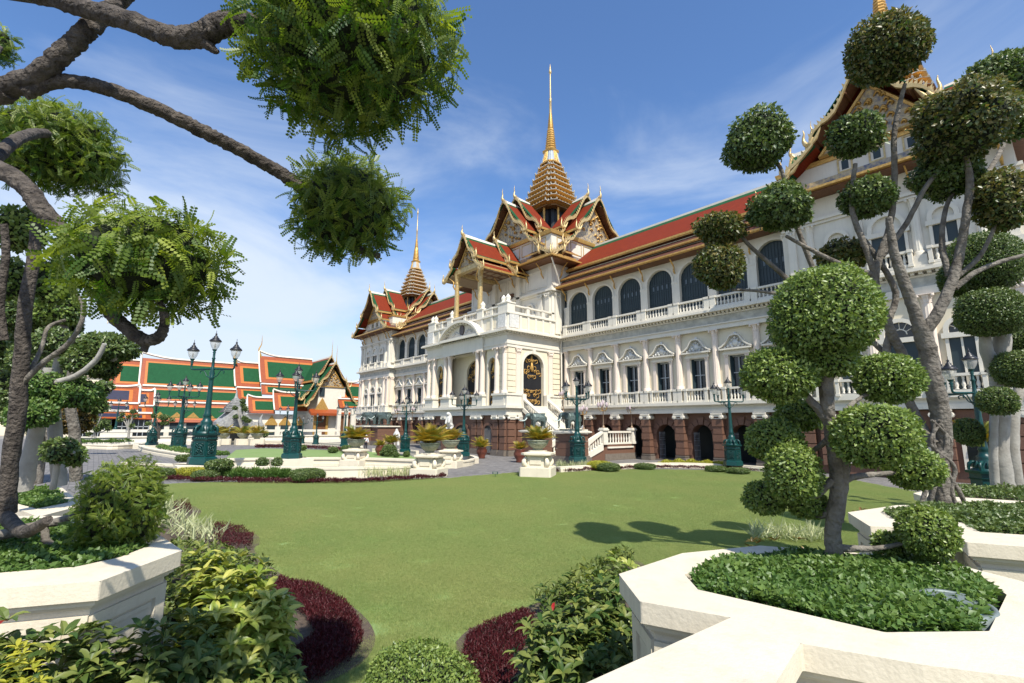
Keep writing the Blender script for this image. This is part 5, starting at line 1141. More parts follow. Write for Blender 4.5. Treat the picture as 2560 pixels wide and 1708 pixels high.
for sx in (-1,1):
    for k, o_ in enumerate((1.2,1.8,2.4)):
        mb = MB(); mb.box(QX+2.4-.4*k,QX+2.9-.4*k,cy_+sx*o_-.3,cy_+sx*o_+.3,-.5,ze-1.0); mb.build('pillar', greym, gate, (QX,cy_+sx*o_,0))
    mb = MB(); mb.box(QX-3,QX+2.2,min(cy_+sx*1.0,cy_+sx*2.5),max(cy_+sx*1.0,cy_+sx*2.5),-.5,ze-1.0); mb.build('pier', greym, gate, (QX,cy_+sx*2,0))
    a, _ = yz(582+sx*62, 1080, QX); mb = MB(); mb.box(QX-1.2,QX+.8,a-.5,a+.5,-.5,ze-1.8); mb.box(QX-1.4,QX+1.0,min(a,cy_+sx*3.2),max(a,cy_+sx*3.2),ze-2.6,ze-1.9); mb.tube(smooth_path([(QX,a,ze-2),(QX,a+sx*.4,ze-1.2),(QX,a+sx*.2,ze-.2),(QX,a+sx*.5,ze+.8)],3), smooth_vals([.5,.45,.3,.03],3), 5); mb.build('side_gate', greym, gate, (QX,a,0))
mb = MB(); mb.box(QX-1.0,QX-.8,cy_-.9,cy_+.9,-.5,ze-1.2); mb.build('open_door', white, gate, (QX,cy_,0))
# low white boundary walls in front of the temple
for nm, lab, px0, px1, X in (('boundary_wall','white boundary wall with a pierced rail left of the stone gate',130,500,-80.0),('boundary_wall','white boundary wall with a pierced rail before the gilded gable',622,850,-80.0)):
    y0, _ = yz(px0, 1080, X); y1, _ = yz(px1, 1080, X); z1 = yz((px0+px1)/2, 1074, X)[1]
    w_ = empty(nm, (X, (y0+y1)/2, 0), lab, 'wall')
    mb = MB(); mb.box(X-.4,X,y0,y1,-.5,z1-1.0); mb.box(X-.5,X+.1,y0,y1,z1-.35,z1); mb.box(X-.5,X+.15,y0,y1,z1-1.0,z1-.85); mb.box(X-.5,X+.5,y0,y1,-.5,.5); mb.build('wall_body', white, w_, (X,y0,0))
    n = int((y1-y0)/4)
    for k in range(n):
        a = y0+(k+.5)*4; mb = MB(); mb.box(X-.42,X+.05,a-1.6 if k%2 else a-.5,a+1.6 if k%2 else a+.5,z1-.85,z1-.35); mb.build('rail_block', white, w_, (X,a,z1-.8))
# ------------------------------------------------------------------ courtyard: kerbs, lamps, pots, hedges, figures
def along(pts, k=6): return smooth_path([Vector((*p,0)) for p in pts], k)
def kerb(label, pts, w, prof, name='kerb_wall', m=kerbm, k=5, mould=True):
    """low wall following pts (ground points of its front foot); prof: list of (offset back, z) front to back"""
    P = along(pts, k) if k > 1 else [Vector((*p,0)) for p in pts]; mb = MB(); n = len(prof); rings = []
    for i, p in enumerate(P):
        t = (P[min(i+1,len(P)-1)]-P[max(i-1,0)]).normalized(); nrm = Vector((-t.y,t.x,0))
        if nrm.dot(Vector((0,0,0))-p) > 0: nrm = -nrm
        rings += [p+nrm*o+Vector((0,0,z)) for o, z in prof]
    fs = [(j*n+a,(j+1)*n+a,(j+1)*n+a+1,j*n+a+1) for j in range(len(P)-1) for a in range(n-1)] + [tuple(range(n)), tuple(range((len(P)-1)*n, len(P)*n))[::-1]]
    mb.add(rings, fs); c = sum(P, Vector())/len(P)
    o = mb.build(name, m, None, (c.x,c.y,0)); tag(o, label, 'wall'); return o
LOWP = [(0,-.02),(0,.30),(-.04,.31),(-.04,.42),(.30,.42),(.30,-.02)]
MOULD = [(0,-.02),(0,.18),(.05,.2),(.05,.34),(.0,.36),(0,.46),(.5,.46),(.5,-.02)]
def gp(*q): return [gxy(x,y) for x,y in q]
kerb('low cream kerb wall behind the maroon border on the left', gp((300,1182),(430,1188),(560,1193),(700,1196),(860,1196),(1000,1192),(1090,1187)), .3, [(0,-.02),(0,.46),(-.04,.47),(-.04,.60),(.4,.60),(.4,-.02)])
kerb('moulded cream kerb carrying the lamp in front of far lawn', gp((545,1170),(640,1168),(760,1166),(880,1166),(1000,1170),(1085,1174)), .5, [(0,-.02),(0,.2),(.06,.22),(.06,.44),(-.02,.46),(-.02,.6),(.5,.6),(.5,-.02)])
kerb('curved moulded kerb at the edge of grey drive', gp((548,1171),(500,1160),(440,1147),(385,1137),(350,1128),(346,1121),(365,1116),(420,1112),(520,1110)), .5, MOULD)
kerb('distant low kerb along the far side of the drive', gp((130,1124),(210,1122),(280,1124),(345,1120),(385,1116)), .4, MOULD)
kerb('low cream kerb in front of the palace arcade', gp((1402,1182),(1500,1176),(1640,1170),(1780,1172),(1900,1180),(2010,1190)), .4, [(0,-.02),(0,.24),(.02,.26),(.02,.34),(.5,.34),(.5,-.02)])
kerb('low kerb round the pots left of the drive opening', gp((1036,1172),(1110,1172),(1182,1163),(1176,1152),(1120,1146)), .4, LOWP)
kerb('far low white kerb before the temple wall', gp((500,1112),(620,1110),(760,1112),(880,1120),(900,1126)), .4, LOWP)
kerb('pale kerb at the foot of the palace left wing', gp((930,1132),(1000,1134),(1040,1138)), .4, LOWP)
# --- lamps
def lantern(root, mbs, c, s):
    x, y, z = c
    o = empty('lantern', c, None, None); o.parent = root; o.location = Vector(c)-Vector(root.location)
    def b(name, mb, m): q = mb.build(name, m, o, (0,0,0), False); q.location = (0,0,0)
    mb = MB(); mb.lathe([(.05,-.42),(.09,-.36),(.05,-.30),(.11,-.22),(.06,-.16),(.13,-.05),(.15,.0)], (0,0,0), 8); mb.v = [(a*s,b_*s,q*s) for a,b_,q in mb.v]; b('lantern_socket', mb, lampgreen)
    mb = MB(); mb.lathe([(.13,.0),(.23,.16),(.295,.36),(.315,.56)], (0,0,0), 12); mb.f = mb.f[:-2]; mb.m = mb.m[:-2]; mb.smooth = mb.smooth[:-2]; mb.v = [(a*s,b_*s,q*s) for a,b_,q in mb.v]; b('lantern_glass', mb, lglass)
    mb = MB(); mb.lathe([(.36,.52),(.37,.57),(.30,.66),(.20,.72),(.21,.77),(.13,.80),(.14,.86),(.07,.92),(.05,1.0),(.07,1.04),(.02,1.1),(.012,1.28)], (0,0,0), 12); mb.v = [(a*s,b_*s,q*s) for a,b_,q in mb.v]; b('lantern_cap', mb, lampblack)
    mb = MB(); mb.lathe([(.03,.05),(.05,.15),(.05,.3),(.02,.4)], (0,0,0), 6); mb.v = [(a*s,b_*s,q*s) for a,b_,q in mb.v]; b('lantern_bulb', mb, white)
def lamp(base, h, arms, label, rz=0.0, plain=False):
    """cast-iron lamp h metres tall: hexagonal panelled pedestal, scrolls, tapering shaft, arms with lanterns"""
    s = h/8.0; root = empty('street_lamp', base, label, 'street lamp', 'teal cast iron lamps'); B = Vector(base)
    def hexp(r): return [(r*math.cos(math.pi/3*k+rz+.3), r*math.sin(math.pi/3*k+rz+.3)) for k in range(6)]
    def sc(mb): mb.v = [(a*s,b*s,z*s) for a,b,z in mb.v]; return mb
    def P(name, mb, m=lampgreen): o = sc(mb).build(name, m, root, base, False); return o
    mb = MB(); mb.prism(hexp(.84),0,.36,hexp(.80)); mb.prism(hexp(.80),.36,.44,hexp(.68)); mb.prism(hexp(.66),.44,1.36); mb.prism(hexp(.70),1.36,1.42,hexp(.74)); mb.prism(hexp(.68),1.42,1.66); mb.prism(hexp(.80),1.66,1.78,hexp(.84)); P('lamp_pedestal', mb)
    if not plain:
        for k in range(6):
            a = math.pi/3*(k+.5)+rz+.3; R_ = .66*math.cos(math.pi/6); ca, sa = math.cos(a), math.sin(a)
            T = lambda b,z,d: (R_*ca+d*ca-b*sa, R_*sa+d*sa+b*ca, z)
            mb = MB()
            for (b0,b1,z0,z1) in ((-.29,.29,.49,.55),(-.29,.29,1.25,1.31),(-.29,-.23,.55,1.25),(.23,.29,.55,1.25)):
                mb.hexa([T(b0,z0,-.02),T(b1,z0,-.02),T(b1,z0,.05),T(b0,z0,.05),T(b0,z1,-.02),T(b1,z1,-.02),T(b1,z1,.05),T(b0,z1,.05)])
            for r, d in ((.19,.03),(.08,.05)):
                mb.tube([T(r*math.cos(t),0.90+r*1.1*math.sin(t),d) for t in np.linspace(0,2*math.pi,11)], .035, 4)
            for sb in (-1,1):
                for sz in (-1,1): mb.tube(smooth_path([T(sb*.07,.90+sz*.08,.03),T(sb*.2,.90+sz*.22,.05),T(sb*.15,.90+sz*.31,.03),T(sb*.09,.90+sz*.25,.04)],2), [.03]*7, 4)
            for q in range(5): mb.lathe([(.05,-.05),(.06,0),(.02,.08)], T(-.22+.11*q,1.5,.02), 5)
            P('pedestal_panel', mb)
    mb = MB(); mb.lathe([(.60,1.78),(.58,1.85),(.46,1.93),(.36,2.2),(.31,2.38),(.33,2.46),(.24,2.54),(.20,2.75),(.24,2.8),(.175,2.95),(.165,3.3),(.125,4.85),(.12,5.0),(.175,5.06),(.115,5.14),(.16,5.35),(.11,5.5),(.13,5.62),(.09,5.7),(.075,6.2),(.11,6.25),(.07,6.32),(.06,6.6)], (0,0,0), 10); P('lamp_shaft', mb)
    mb = MB()
    for k in range(6):
        a = math.pi/3*k+rz+.3; ca, sa = math.cos(a), math.sin(a)
        mb.tube(smooth_path([(.66*ca,.66*sa,1.8),(.62*ca,.62*sa,2.1),(.40*ca,.40*sa,2.22),(.46*ca,.46*sa,2.0)],2) , smooth_vals([.06,.085,.07,.03],2), 5)
        a += .52; ca, sa = math.cos(a), math.sin(a); mb.lathe([(.02,1.8),(.14,1.95),(.02,2.25)], (.42*ca,.42*sa,0), 6)
    P('pedestal_scroll', mb)
    Rr = 1.42
    for k in arms:
        a = rz+k; ca, sa = math.cos(a), math.sin(a)
        mb = MB(); mb.tube(smooth_path([(.1*ca,.1*sa,5.62),(.7*ca,.7*sa,5.6),((Rr-.12)*ca,(Rr-.12)*sa,5.6),(Rr*ca,Rr*sa,5.72),(Rr*ca,Rr*sa,5.95)],3), .055, 6)
        mb.tube(smooth_path([(.12*ca,.12*sa,5.1),(.35*ca,.35*sa,5.2),(.55*ca,.55*sa,5.52),(.8*ca,.8*sa,5.46),(.74*ca,.74*sa,5.34)],2), .03, 5)
        P('lamp_arm', mb); lantern(root, mb, tuple(B+Vector((Rr*ca*s,Rr*sa*s,6.25*s))), s*.93)
    lantern(root, None, tuple(B+Vector((0,0,6.82*s))), s*.92)
    return root
VR = math.atan2(_R.y, _R.x)               # world direction running across the view
four = (0, math.pi/2, math.pi, -math.pi/2)
LAMPS = [((505,1160),823,.6,(0,math.pi),'tallest teal lamp with three lanterns standing on the kerb nearest the lawn',VR-.12,0),
 ((729,1146),905,.6,four,'five lantern teal lamp on the moulded kerb beside three round bushes',VR+.3,0),
 ((444,1124),936,.45,four,'five lantern teal lamp left of the tallest lamp',VR+.25,0),
 ((379,1113),975,.45,four,'teal lamp standing at the tip of the curved kerb',VR+.5,0),
 ((284,1106),992,.4,(0,math.pi),'slim three lantern lamp farthest left beyond the drive',VR,1),
 ((451,1108),990,.3,four,'small lamp half hidden behind the five lantern lamp on the left',VR+.4,1),
 ((713,1106),1008,.3,four,'small lamp half hidden behind the lamp on the moulded kerb',VR+.5,1),
 ((754,1109),1037,.3,(0,math.pi),'small three lantern lamp in front of white temple wall',VR,1),
 ((789,1111),1031,.3,(0,math.pi),'small three lantern lamp before the gilded temple doorway',VR,1),
 ((860,1116),1004,.3,four,'five lantern lamp behind palm pot near the palace left corner',VR+.5,1),
 ((1012,1130),986,.4,four,'five lantern lamp before the palace left wing among round bushes',VR+.6,0),
 ((1158,1140),960,.4,four,'five lantern lamp in front of the palace porch',VR+.35,0),
 ((1444,1153),934,.36,four,'five lantern lamp at the foot of the palace side stairs',VR+.75,0),
 ((1833,1163),938,.34,(0,math.pi,1.7),'teal lamp before the brown arcade beside clipped tree',VR+.15,0)]
for (bx,by), ty, z0, arms, lab, rz, plain in LAMPS:
    p = G(bx, by, z0); h = Zat(bx, ty, p.x, p.y)-z0; lamp(tuple(p), h, arms, lab, rz, plain)
    mb = MB(); r = h/8*1.35; mb.box(p.x-r,p.x+r,p.y-r,p.y+r,-.02,z0)
    tag(mb.build('lamp_plinth', kerbm, None, (p.x,p.y,0)), 'cream block under '+(lab if not lab.startswith('teal') else lab), 'plinth', 'lamp plinths') if z0 > .42 else bpy.data.objects.remove(mb.build('x', kerbm))
rp = at(2455, 1100, 17.0); lamp((rp.x, rp.y, .3), 5.6, four, 'teal lamp mostly hidden behind trees at the right edge', VR+.2, 1)
# --- pots, palms, pedestals
def palm(parent, c, h, n, seed, m=lf_palm):
    r = np.random.default_rng(seed); a = r.uniform(0,6.28,n); el = r.uniform(.5,1.5,n)
    d = np.c_[np.cos(a)*np.cos(el), np.sin(a)*np.cos(el), np.sin(el)]; nr = np.c_[-np.cos(a)*np.sin(el), -np.sin(a)*np.sin(el), np.cos(el)]
    pos = np.array(c)+np.c_[np.cos(a),np.sin(a),np.zeros(n)]*.06*h
    o = scatter('frond', 'palm', pos, nr, d, .66*h*r.uniform(.7,1.15,n), np.clip(r.beta(1.2,1.2,n),0,1), m, parent, tuple(c)); o['kind'] = 'stuff'
    mb = MB()
    for k in range(7): a_ = k*.9; mb.tube([(c[0]+.12*math.cos(a_),c[1]+.12*math.sin(a_),c[2]-.1),(c[0]+.2*math.cos(a_),c[1]+.2*math.sin(a_),c[2]+h*.45)], [.05,.025], 5)
    mb.build('stem', lf_palm, parent, c)
def stone_pot(parent, c, s):
    mb = MB(); mb.lathe([(.36,0),(.40,.06),(.34,.12),(.52,.22),(.72,.45),(.80,.62),(.78,.66),(.86,.70),(.86,.78),(.76,.78),(.74,.66)], (0,0,0), 16); mb.v = [(x*s,y*s,z*s) for x,y,z in mb.v]; mb.build('pot', potstone, parent, c, False)
    mb = MB(); mb.lathe([(.70*s,.66*s),(.02,.70*s)], (0,0,0), 12); mb.build('pot_soil', soil, parent, c, False)
def pedestal(base, h, label, rz=.6):
    root = empty('pedestal', base, label, 'pedestal', 'cream pot pedestals', rz); s = h/1.5
    def poly(r, ch=.28): a = r*(1-ch); return [(-a,-r),(a,-r),(r,-a),(r,a),(a,r),(-a,r),(-r,a),(-r,-a)]
    def P(name, f, m=kerbm):
        mb = MB(); f(mb); mb.v = [(x*s,y*s,z*s) for x,y,z in mb.v]; q = mb.build(name, m, root, base, False); q.location = (0,0,0)
    P('pedestal_base', lambda mb: (mb.prism(poly(.95,.1),-.02,.52), mb.prism(poly(.90,.1),.52,.56)))
    P('pedestal_body', lambda mb: (mb.prism(poly(.66),.56,1.22), mb.prism(poly(.72),.56,.64)))
    P('pedestal_cap', lambda mb: (mb.prism(poly(.70),1.18,1.26,poly(.86)), mb.prism(poly(.90),1.26,1.36), mb.prism(poly(.86),1.36,1.42,poly(.55)), mb.prism(poly(.50),1.42,1.5)))
    for k in range(4):
        a = k*math.pi/2; ca, sa = math.cos(a), math.sin(a)
        P('pedestal_panel', lambda mb: mb.hexa([(x*ca-y*sa,x*sa+y*ca,z) for x,y,z in [(-.34,-.71,.72),(.34,-.71,.72),(.34,-.6,.72),(-.34,-.6,.72),(-.34,-.71,1.12),(.34,-.71,1.12),(.34,-.6,1.12),(-.34,-.6,1.12)]]))
        a += math.pi/4; ca, sa = math.cos(a), math.sin(a)
        P('pedestal_scroll', lambda mb: mb.tube(smooth_path([(.78*ca,.78*sa,.58),(1.0*ca,1.0*sa,.78),(.92*ca,.92*sa,1.0),(.74*ca,.74*sa,1.2)],2), smooth_vals([.12,.17,.12,.05],2), 6))
    return root
POTS = [(1345,1190,1126,1100,1060,'cream pedestal at the right of the drive opening','stone pot with an orange tinged palm right of the drive opening',11),
 (1072,1192,1132,1107,1047,'cream pedestal at the left of the drive opening','large stone pot with a bushy palm left of the drive opening',12),
 (1125,1168,1122,1100,1060,'cream pedestal behind the left opening pedestal','stone pot with a golden palm in front of the porch',13),
 (887,1166,1120,1098,1052,'cream pedestal standing on the moulded kerb end','stone pot with a green palm near palace left corner',14)]
for bx, by, ty, ry, py, lab, lab2, sd in POTS:
    p = G(bx, by, 0); z1 = Zat(bx, ty, p.x, p.y); pedestal(tuple(p), z1, lab)
    z2 = max(Zat(bx, ry, p.x, p.y), z1+.5); s = (z2-z1)/.78
    root = empty('potted_palm', (p.x,p.y,z1), lab2, 'potted palm', 'palms in stone pots'); stone_pot(root, (p.x,p.y,z1), s)
    palm(root, (p.x,p.y,z2-.05), max(1.3,(Zat(bx,py,p.x,p.y)-z2)*1.15), 80, sd)
GP = [(1204,1146,1118,1083,'brown glazed pot with a palm right of the porch lamp'),(1300,1156,1122,1093,'brown glazed pot with a palm at the corner of the stairs'),(1420,1150,1122,1100,'brown pot with a palm beside the lamp under the stairs'),(950,1140,1114,1092,'palm in a brown pot before the left stair wall'),(976,1128,1108,1075,'palm in a dark pot behind the left stair pedestal'),(2452,1118,1105,1028,'golden palm behind clipped trees at the right')]
for bx, by, ry, py, lab in GP:
    p = G(bx, by, 0) if bx < 2000 else (lambda q: Vector((q.x,q.y,0)))(at(bx,by,17)); z1 = Zat(bx, ry, p.x, p.y); root = empty('potted_palm', (p.x,p.y,0), lab, 'potted palm', 'palms in brown pots')
    mb = MB(); s = min(z1/.9,1.15); mb.lathe([(.26*s,0),(.30*s,.08*s),(.26*s,.14*s),(.42*s,.4*s),(.46*s,.6*s),(.36*s,.82*s),(.42*s,.9*s),(.34*s,.9*s)], (0,0,0), 12); mb.build('pot', brownpot, root, (p.x,p.y,0), False); palm(root, (p.x,p.y,z1-.05), (Zat(bx,py,p.x,p.y)-z1)*1.1, 50, int(bx))
for px, X, lab in ((532,-74,'far stone pot with a palm left of the stone gate'),(558,-78,'far stone pot with a palm beside gate doorway'),(607,-76,'far stone pot with a palm right of gate pillar'),(642,-74,'far stone pot with an orange palm beyond the far lawn')):
    p = onX(px, 1100, X); p.z = 0; root = empty('potted_palm', tuple(p), lab, 'potted palm', 'far palms by the gate'); z = yz(px,1088,X)[1]; mb = MB(); mb.prism([(p.x+x,p.y+y) for x,y in redent(.9)],0,z*.62); mb.build('pot_stand', kerbm, root, tuple(p)); stone_pot(root, (p.x,p.y,z*.62), 1.0); palm(root, (p.x,p.y,z), 2.1, 26, px)
# --- clipped bushes
def bush(label, px, py, rx, ry, z0=0.0, m=lf_dark, cat='bush', group='round clipped bushes', leaf=.07, name='round_bush', boxy=2.3, by=None):
    p = G(px, by or py+ry, z0); w = dep((p.x,p.y,z0+.3)); r = rx*w/FPX; h = ry*w/FPX
    root = empty(name, (p.x,p.y,z0), label, cat, group)
    crown('foliage', (p.x,p.y,z0+h*.92), (r,r,h), leaf, m, root, dens=2.2, amp=.03, seed=int(px*7+py), pw=boxy, spike=.05, hang=.1)
for px, py, rx, ry, z0, lab in [(533,1163,20,13,.45,'round bush just right of the tallest lamp pedestal'),(556,1161,24,16,.45,'larger of the two touching round bushes beside the tallest lamp'),(655,1155,16,12,.45,'round bush in the middle of the moulded kerb'),(692,1155,14,12,.45,'round bush just left of the five lantern lamp'),(455,1146,16,10,.4,'round bush beside the curved kerb lamp'),(475,1145,14,11,.4,'round bush behind the tallest lamp pedestal'),(757,1119,9,7,.1,'tiny round bush at the far lawn edge'),(832,1125,13,8,.05,'low bush on the far lawn under the palms'),(868,1122,16,10,.05,'broad low bush left of the person in white'),(973,1125,18,15,.1,'tallest bush before the left stair wall'),(970,1134,10,8,.05,'small front bush before the left stair wall'),(990,1137,9,7,.05,'small bush left of the porch-side lamp'),(1016,1135,9,8,.05,'small round bush right of the lamp by left wing'),(958,1132,9,8,.05,'small bush beside the brown palm pot')]:
    bush(lab, px, py, rx, ry, z0, leaf=.10)
for px, py, rx, ry, lab, m in [(402,1184,30,14,'low clipped mound at the left end of the maroon border',lf_dark),(473,1180,38,13,'yellow green clipped block in front of the tallest lamp',lf_yel),(512,1188,30,13,'low clipped mound right of the yellow green block',lf_dark),(768,1188,40,17,'largest clipped mound in the middle of the maroon border',lf_dark),(1500,1164,30,12,'yellow green clipped block right of the pot pedestal',lf_yel),(1522,1168,26,11,'clipped mound before the stair landing',lf_dark),(1612,1166,24,8,'clipped mound below the middle arcade pillar',lf_dark),(1790,1172,24,8,'clipped mound left of the arcade lamp',lf_dark),(1845,1177,26,8,'clipped mound in front of the arcade lamp',lf_dark),(1960,1180,28,10,'clipped mound behind the clipped tree trunk',lf_dark)]:
    bush(lab, px, py, rx, ry, 0, m=m, group='clipped border mounds', leaf=.06, name='clipped_mound', boxy=3.0)
def carpet(name, label, poly_or_path, width, h, leaf, material, n, kind='narrow', tilt=.5, cat='plants', z0=0.0, seed=1, clump=.5, group=None, ttop=1.3, under=True, upmix=1.0):
    """a bed of low plants: path (with width) or polygon of ground points, filled with leaves up to height h"""
    r = np.random.default_rng(seed)
    if width:
        P = along(poly_or_path, 8); A = np.array([(p.x,p.y) for p in P]); seg = r.integers(0,len(A)-1,n); t = r.uniform(0,1,n)[:,None]
        xy = A[seg]*(1-t)+A[seg+1]*t; d = A[seg+1]-A[seg]; d /= np.linalg.norm(d,axis=1,keepdims=True)+1e-9; off = (r.uniform(-1,1,n))*width/2
        xy = xy+np.c_[-d[:,1],d[:,0]]*off[:,None]; edge = np.abs(off)/(width/2)
    else:
        A = np.array(poly_or_path); lo, hi = A.min(0), A.max(0); xy = r.uniform(lo,hi,(int(n*2.2),2)); xy = xy[in_poly(xy, poly_or_path)][:n]; n = len(xy); edge = np.zeros(n)
    hm = h*(.72+.28*np.sin(xy[:,0]*5.1+seed)*np.cos(xy[:,1]*4.3+seed*2)*clump*2)*(1-.35*edge**3)
    z = z0+hm*np.sqrt(r.uniform(.05,1,n))
    d = np.c_[r.normal(0,tilt,(n,2)), np.full(n,upmix*.8)+r.uniform(-.2,.3,n)]; nr = np.c_[r.normal(0,.7,(n,2)), np.full(n,.8)]
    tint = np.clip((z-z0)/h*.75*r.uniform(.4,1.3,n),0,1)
    c = (float(xy[:,0].mean()), float(xy[:,1].mean()), z0)
    o = scatter(name, kind, np.c_[xy,z], nr, d, leaf*r.uniform(.6,1.2,n), tint, material, None, c)
    tag(o, label, cat, group, 'stuff'); return o
maroon = lambda label, pts, w, n, seed: carpet('maroon_border', label, gp(*pts), w, .24, .13, lf_maroon, n, seed=seed, cat='border plants')
maroon('maroon foliage strip along the lawn edge on the left', ((375,1197),(480,1203),(620,1207),(760,1208),(900,1207),(1030,1200),(1108,1194)), .75, 9000, 3)
maroon('maroon foliage strip in front of the arcade kerb', ((1372,1180),(1420,1180),(1500,1176),(1600,1172),(1720,1172),(1880,1178),(2000,1188)), .7, 8000, 4)
carpet('striped_grass', 'pale striped grass behind the maroon strip left of the drive', gp((830,1193),(920,1195),(1000,1193),(1070,1190)), .4, .25, .55, lf_white, 420, kind='blade', tilt=.22, cat='plants', seed=5)
carpet('striped_grass', 'pale striped grass beside the right pot pedestal', gp((1392,1172),(1430,1174),(1470,1172)), .4, .25, .5, lf_white, 300, kind='blade', tilt=.22, cat='plants', seed=6)
carpet('low_shrubs', 'feathery green shrubs behind the maroon strip', gp((545,1197),(640,1200),(720,1200)), .6, .5, .3, lf_ground, 4000, kind='narrow', seed=7, cat='plants')
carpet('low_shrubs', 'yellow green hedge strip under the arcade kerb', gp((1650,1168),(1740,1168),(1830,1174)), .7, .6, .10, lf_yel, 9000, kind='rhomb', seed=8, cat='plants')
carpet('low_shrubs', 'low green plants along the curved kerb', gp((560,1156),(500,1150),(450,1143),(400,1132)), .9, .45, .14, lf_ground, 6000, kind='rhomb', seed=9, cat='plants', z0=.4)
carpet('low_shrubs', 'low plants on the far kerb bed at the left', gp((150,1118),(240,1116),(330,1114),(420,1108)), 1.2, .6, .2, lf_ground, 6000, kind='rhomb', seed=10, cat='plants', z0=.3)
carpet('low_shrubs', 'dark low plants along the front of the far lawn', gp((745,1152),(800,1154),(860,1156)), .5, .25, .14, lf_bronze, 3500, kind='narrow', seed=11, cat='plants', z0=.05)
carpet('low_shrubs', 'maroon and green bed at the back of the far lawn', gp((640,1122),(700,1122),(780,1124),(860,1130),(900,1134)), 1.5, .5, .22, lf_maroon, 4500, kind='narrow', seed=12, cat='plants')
# --- small signs
for px, py, lab, txt in ((1238,1188,'small teal notice plate on a stake at the drive edge',0),(991,1160,'small dark notice plate on a stake in the far lawn',1)):
    p = G(px, py+5, 0); root = empty('notice_plate', tuple(p), lab, 'sign'); s = dep(p)/FPX*14
    mb = MB(); mb.box(-s*.04,s*.04,-.01,.01,0,s*.6); mb.build('stake', lampgreen, root, tuple(p), False); mb = MB(); mb.box(-s*.5,s*.5,-.02,.0,s*.5,s*.95); mb.build('plate', lampgreen if not txt else navytile, root, tuple(p), False, ); root.rotation_euler = (0,0,VR)
    mb = MB(); 
    for k in range(3): mb.box(-s*.35,s*.35,-.024,-.021,s*(.6+.11*k),s*(.63+.11*k))
    mb.build('plate_lettering', white, root, tuple(p), False)
# --- figures: skinned skeletons
def skin(name, joints, edges, mats, parent, loc, rz=0.0, sub=2, root=0):
    me = bpy.data.meshes.new(name); me.from_pydata([j[:3] for j in joints], edges, []); o = link(name, me, parent, loc, rz)
    o.modifiers.new('skin','SKIN'); sv = me.attributes  # radii live on the skin layer
    if not me.skin_vertices: me.skin_vertices.new() if hasattr(me.skin_vertices,'new') else None
    for i, j in enumerate(joints):
        d = me.skin_vertices[0].data[i]; r = j[3]; d.radius = r if isinstance(r, tuple) else (r,r); d.use_root = (i == root)
    sb = o.modifiers.new('sub','SUBSURF'); sb.levels = sub; sb.render_levels = sub; me.materials.append(mats); return o
def elephant(base, rz, s, label, ped_h):
    z0 = ped_h; J = [(-1.0,0,1.65,.55),(-.3,0,1.75,.68),(.5,0,1.75,.62),(1.1,0,1.95,.40),(1.55,0,2.05,.42),(1.85,0,1.75,.26),(2.02,0,1.3,.17),(2.05,0,.8,.12),(2.0,0,.35,.09),(2.18,0,.15,.07),
         (-1.0,.38,1.1,.30),(-1.05,.40,.5,.20),(-1.0,.40,.08,.22),(-1.0,-.38,1.1,.30),(-.9,-.40,.5,.20),(-.85,-.40,.08,.22),(.6,.38,1.1,.28),(.65,.40,.5,.19),(.7,.40,.08,.21),(.6,-.38,1.1,.28),(.55,-.40,.5,.19),(.5,-.40,.08,.21),(-1.5,0,1.7,.12),(-1.65,0,1.1,.06)]
    E = [(0,1),(1,2),(2,3),(3,4),(4,5),(5,6),(6,7),(7,8),(8,9),(0,10),(10,11),(11,12),(0,13),(13,14),(14,15),(2,16),(16,17),(17,18),(2,19),(19,20),(20,21),(0,22),(22,23)]
    J = [(x*s,y*s,z*s,r*s) for x,y,z,r in J]
    root = empty('elephant_statue', (base[0],base[1],z0), label, 'statue', 'bronze elephant statues', rz)
    o = skin('body', J, E, bronze, root, (base[0],base[1],z0), 0, 1, 1); o.location = (0,0,0)
    for sy in (-1,1):
        mb = MB(); mb.tube(smooth_path([(1.75*s,sy*.2*s,1.6*s),(2.1*s,sy*.34*s,1.25*s),(2.6*s,sy*.36*s,1.15*s),(2.95*s,sy*.28*s,1.4*s)],3), smooth_vals([.08*s,.075*s,.055*s,.015*s],3), 6); mb.build('tusk', mat('tusk_stone', (.55,.62,.56), .5) if 'tusk_stone' not in MATS else MATS['tusk_stone'], root, (0,0,0), False).location = (0,0,0)
        mb = MB(); P = [(1.35*s,sy*.40*s,2.3*s),(1.0*s,sy*.72*s,2.25*s),(.8*s,sy*.78*s,1.8*s),(.95*s,sy*.7*s,1.3*s),(1.25*s,sy*.5*s,1.5*s)]; P2 = [(x,y+sy*.06*s,z) for x,y,z in P]; mb.add(P+P2, [(0,1,2,3,4),(9,8,7,6,5)]+[(i,(i+1)%5,5+(i+1)%5,5+i) for i in range(5)]); mb.build('ear', bronze, root, (0,0,0), False).location = (0,0,0)
    b = MB(); b.box(-1.3*s,1.6*s,-.6*s,.6*s,-.12,.02); b.build('base_slab', bronze, root, (0,0,0), False).location = (0,0,0)
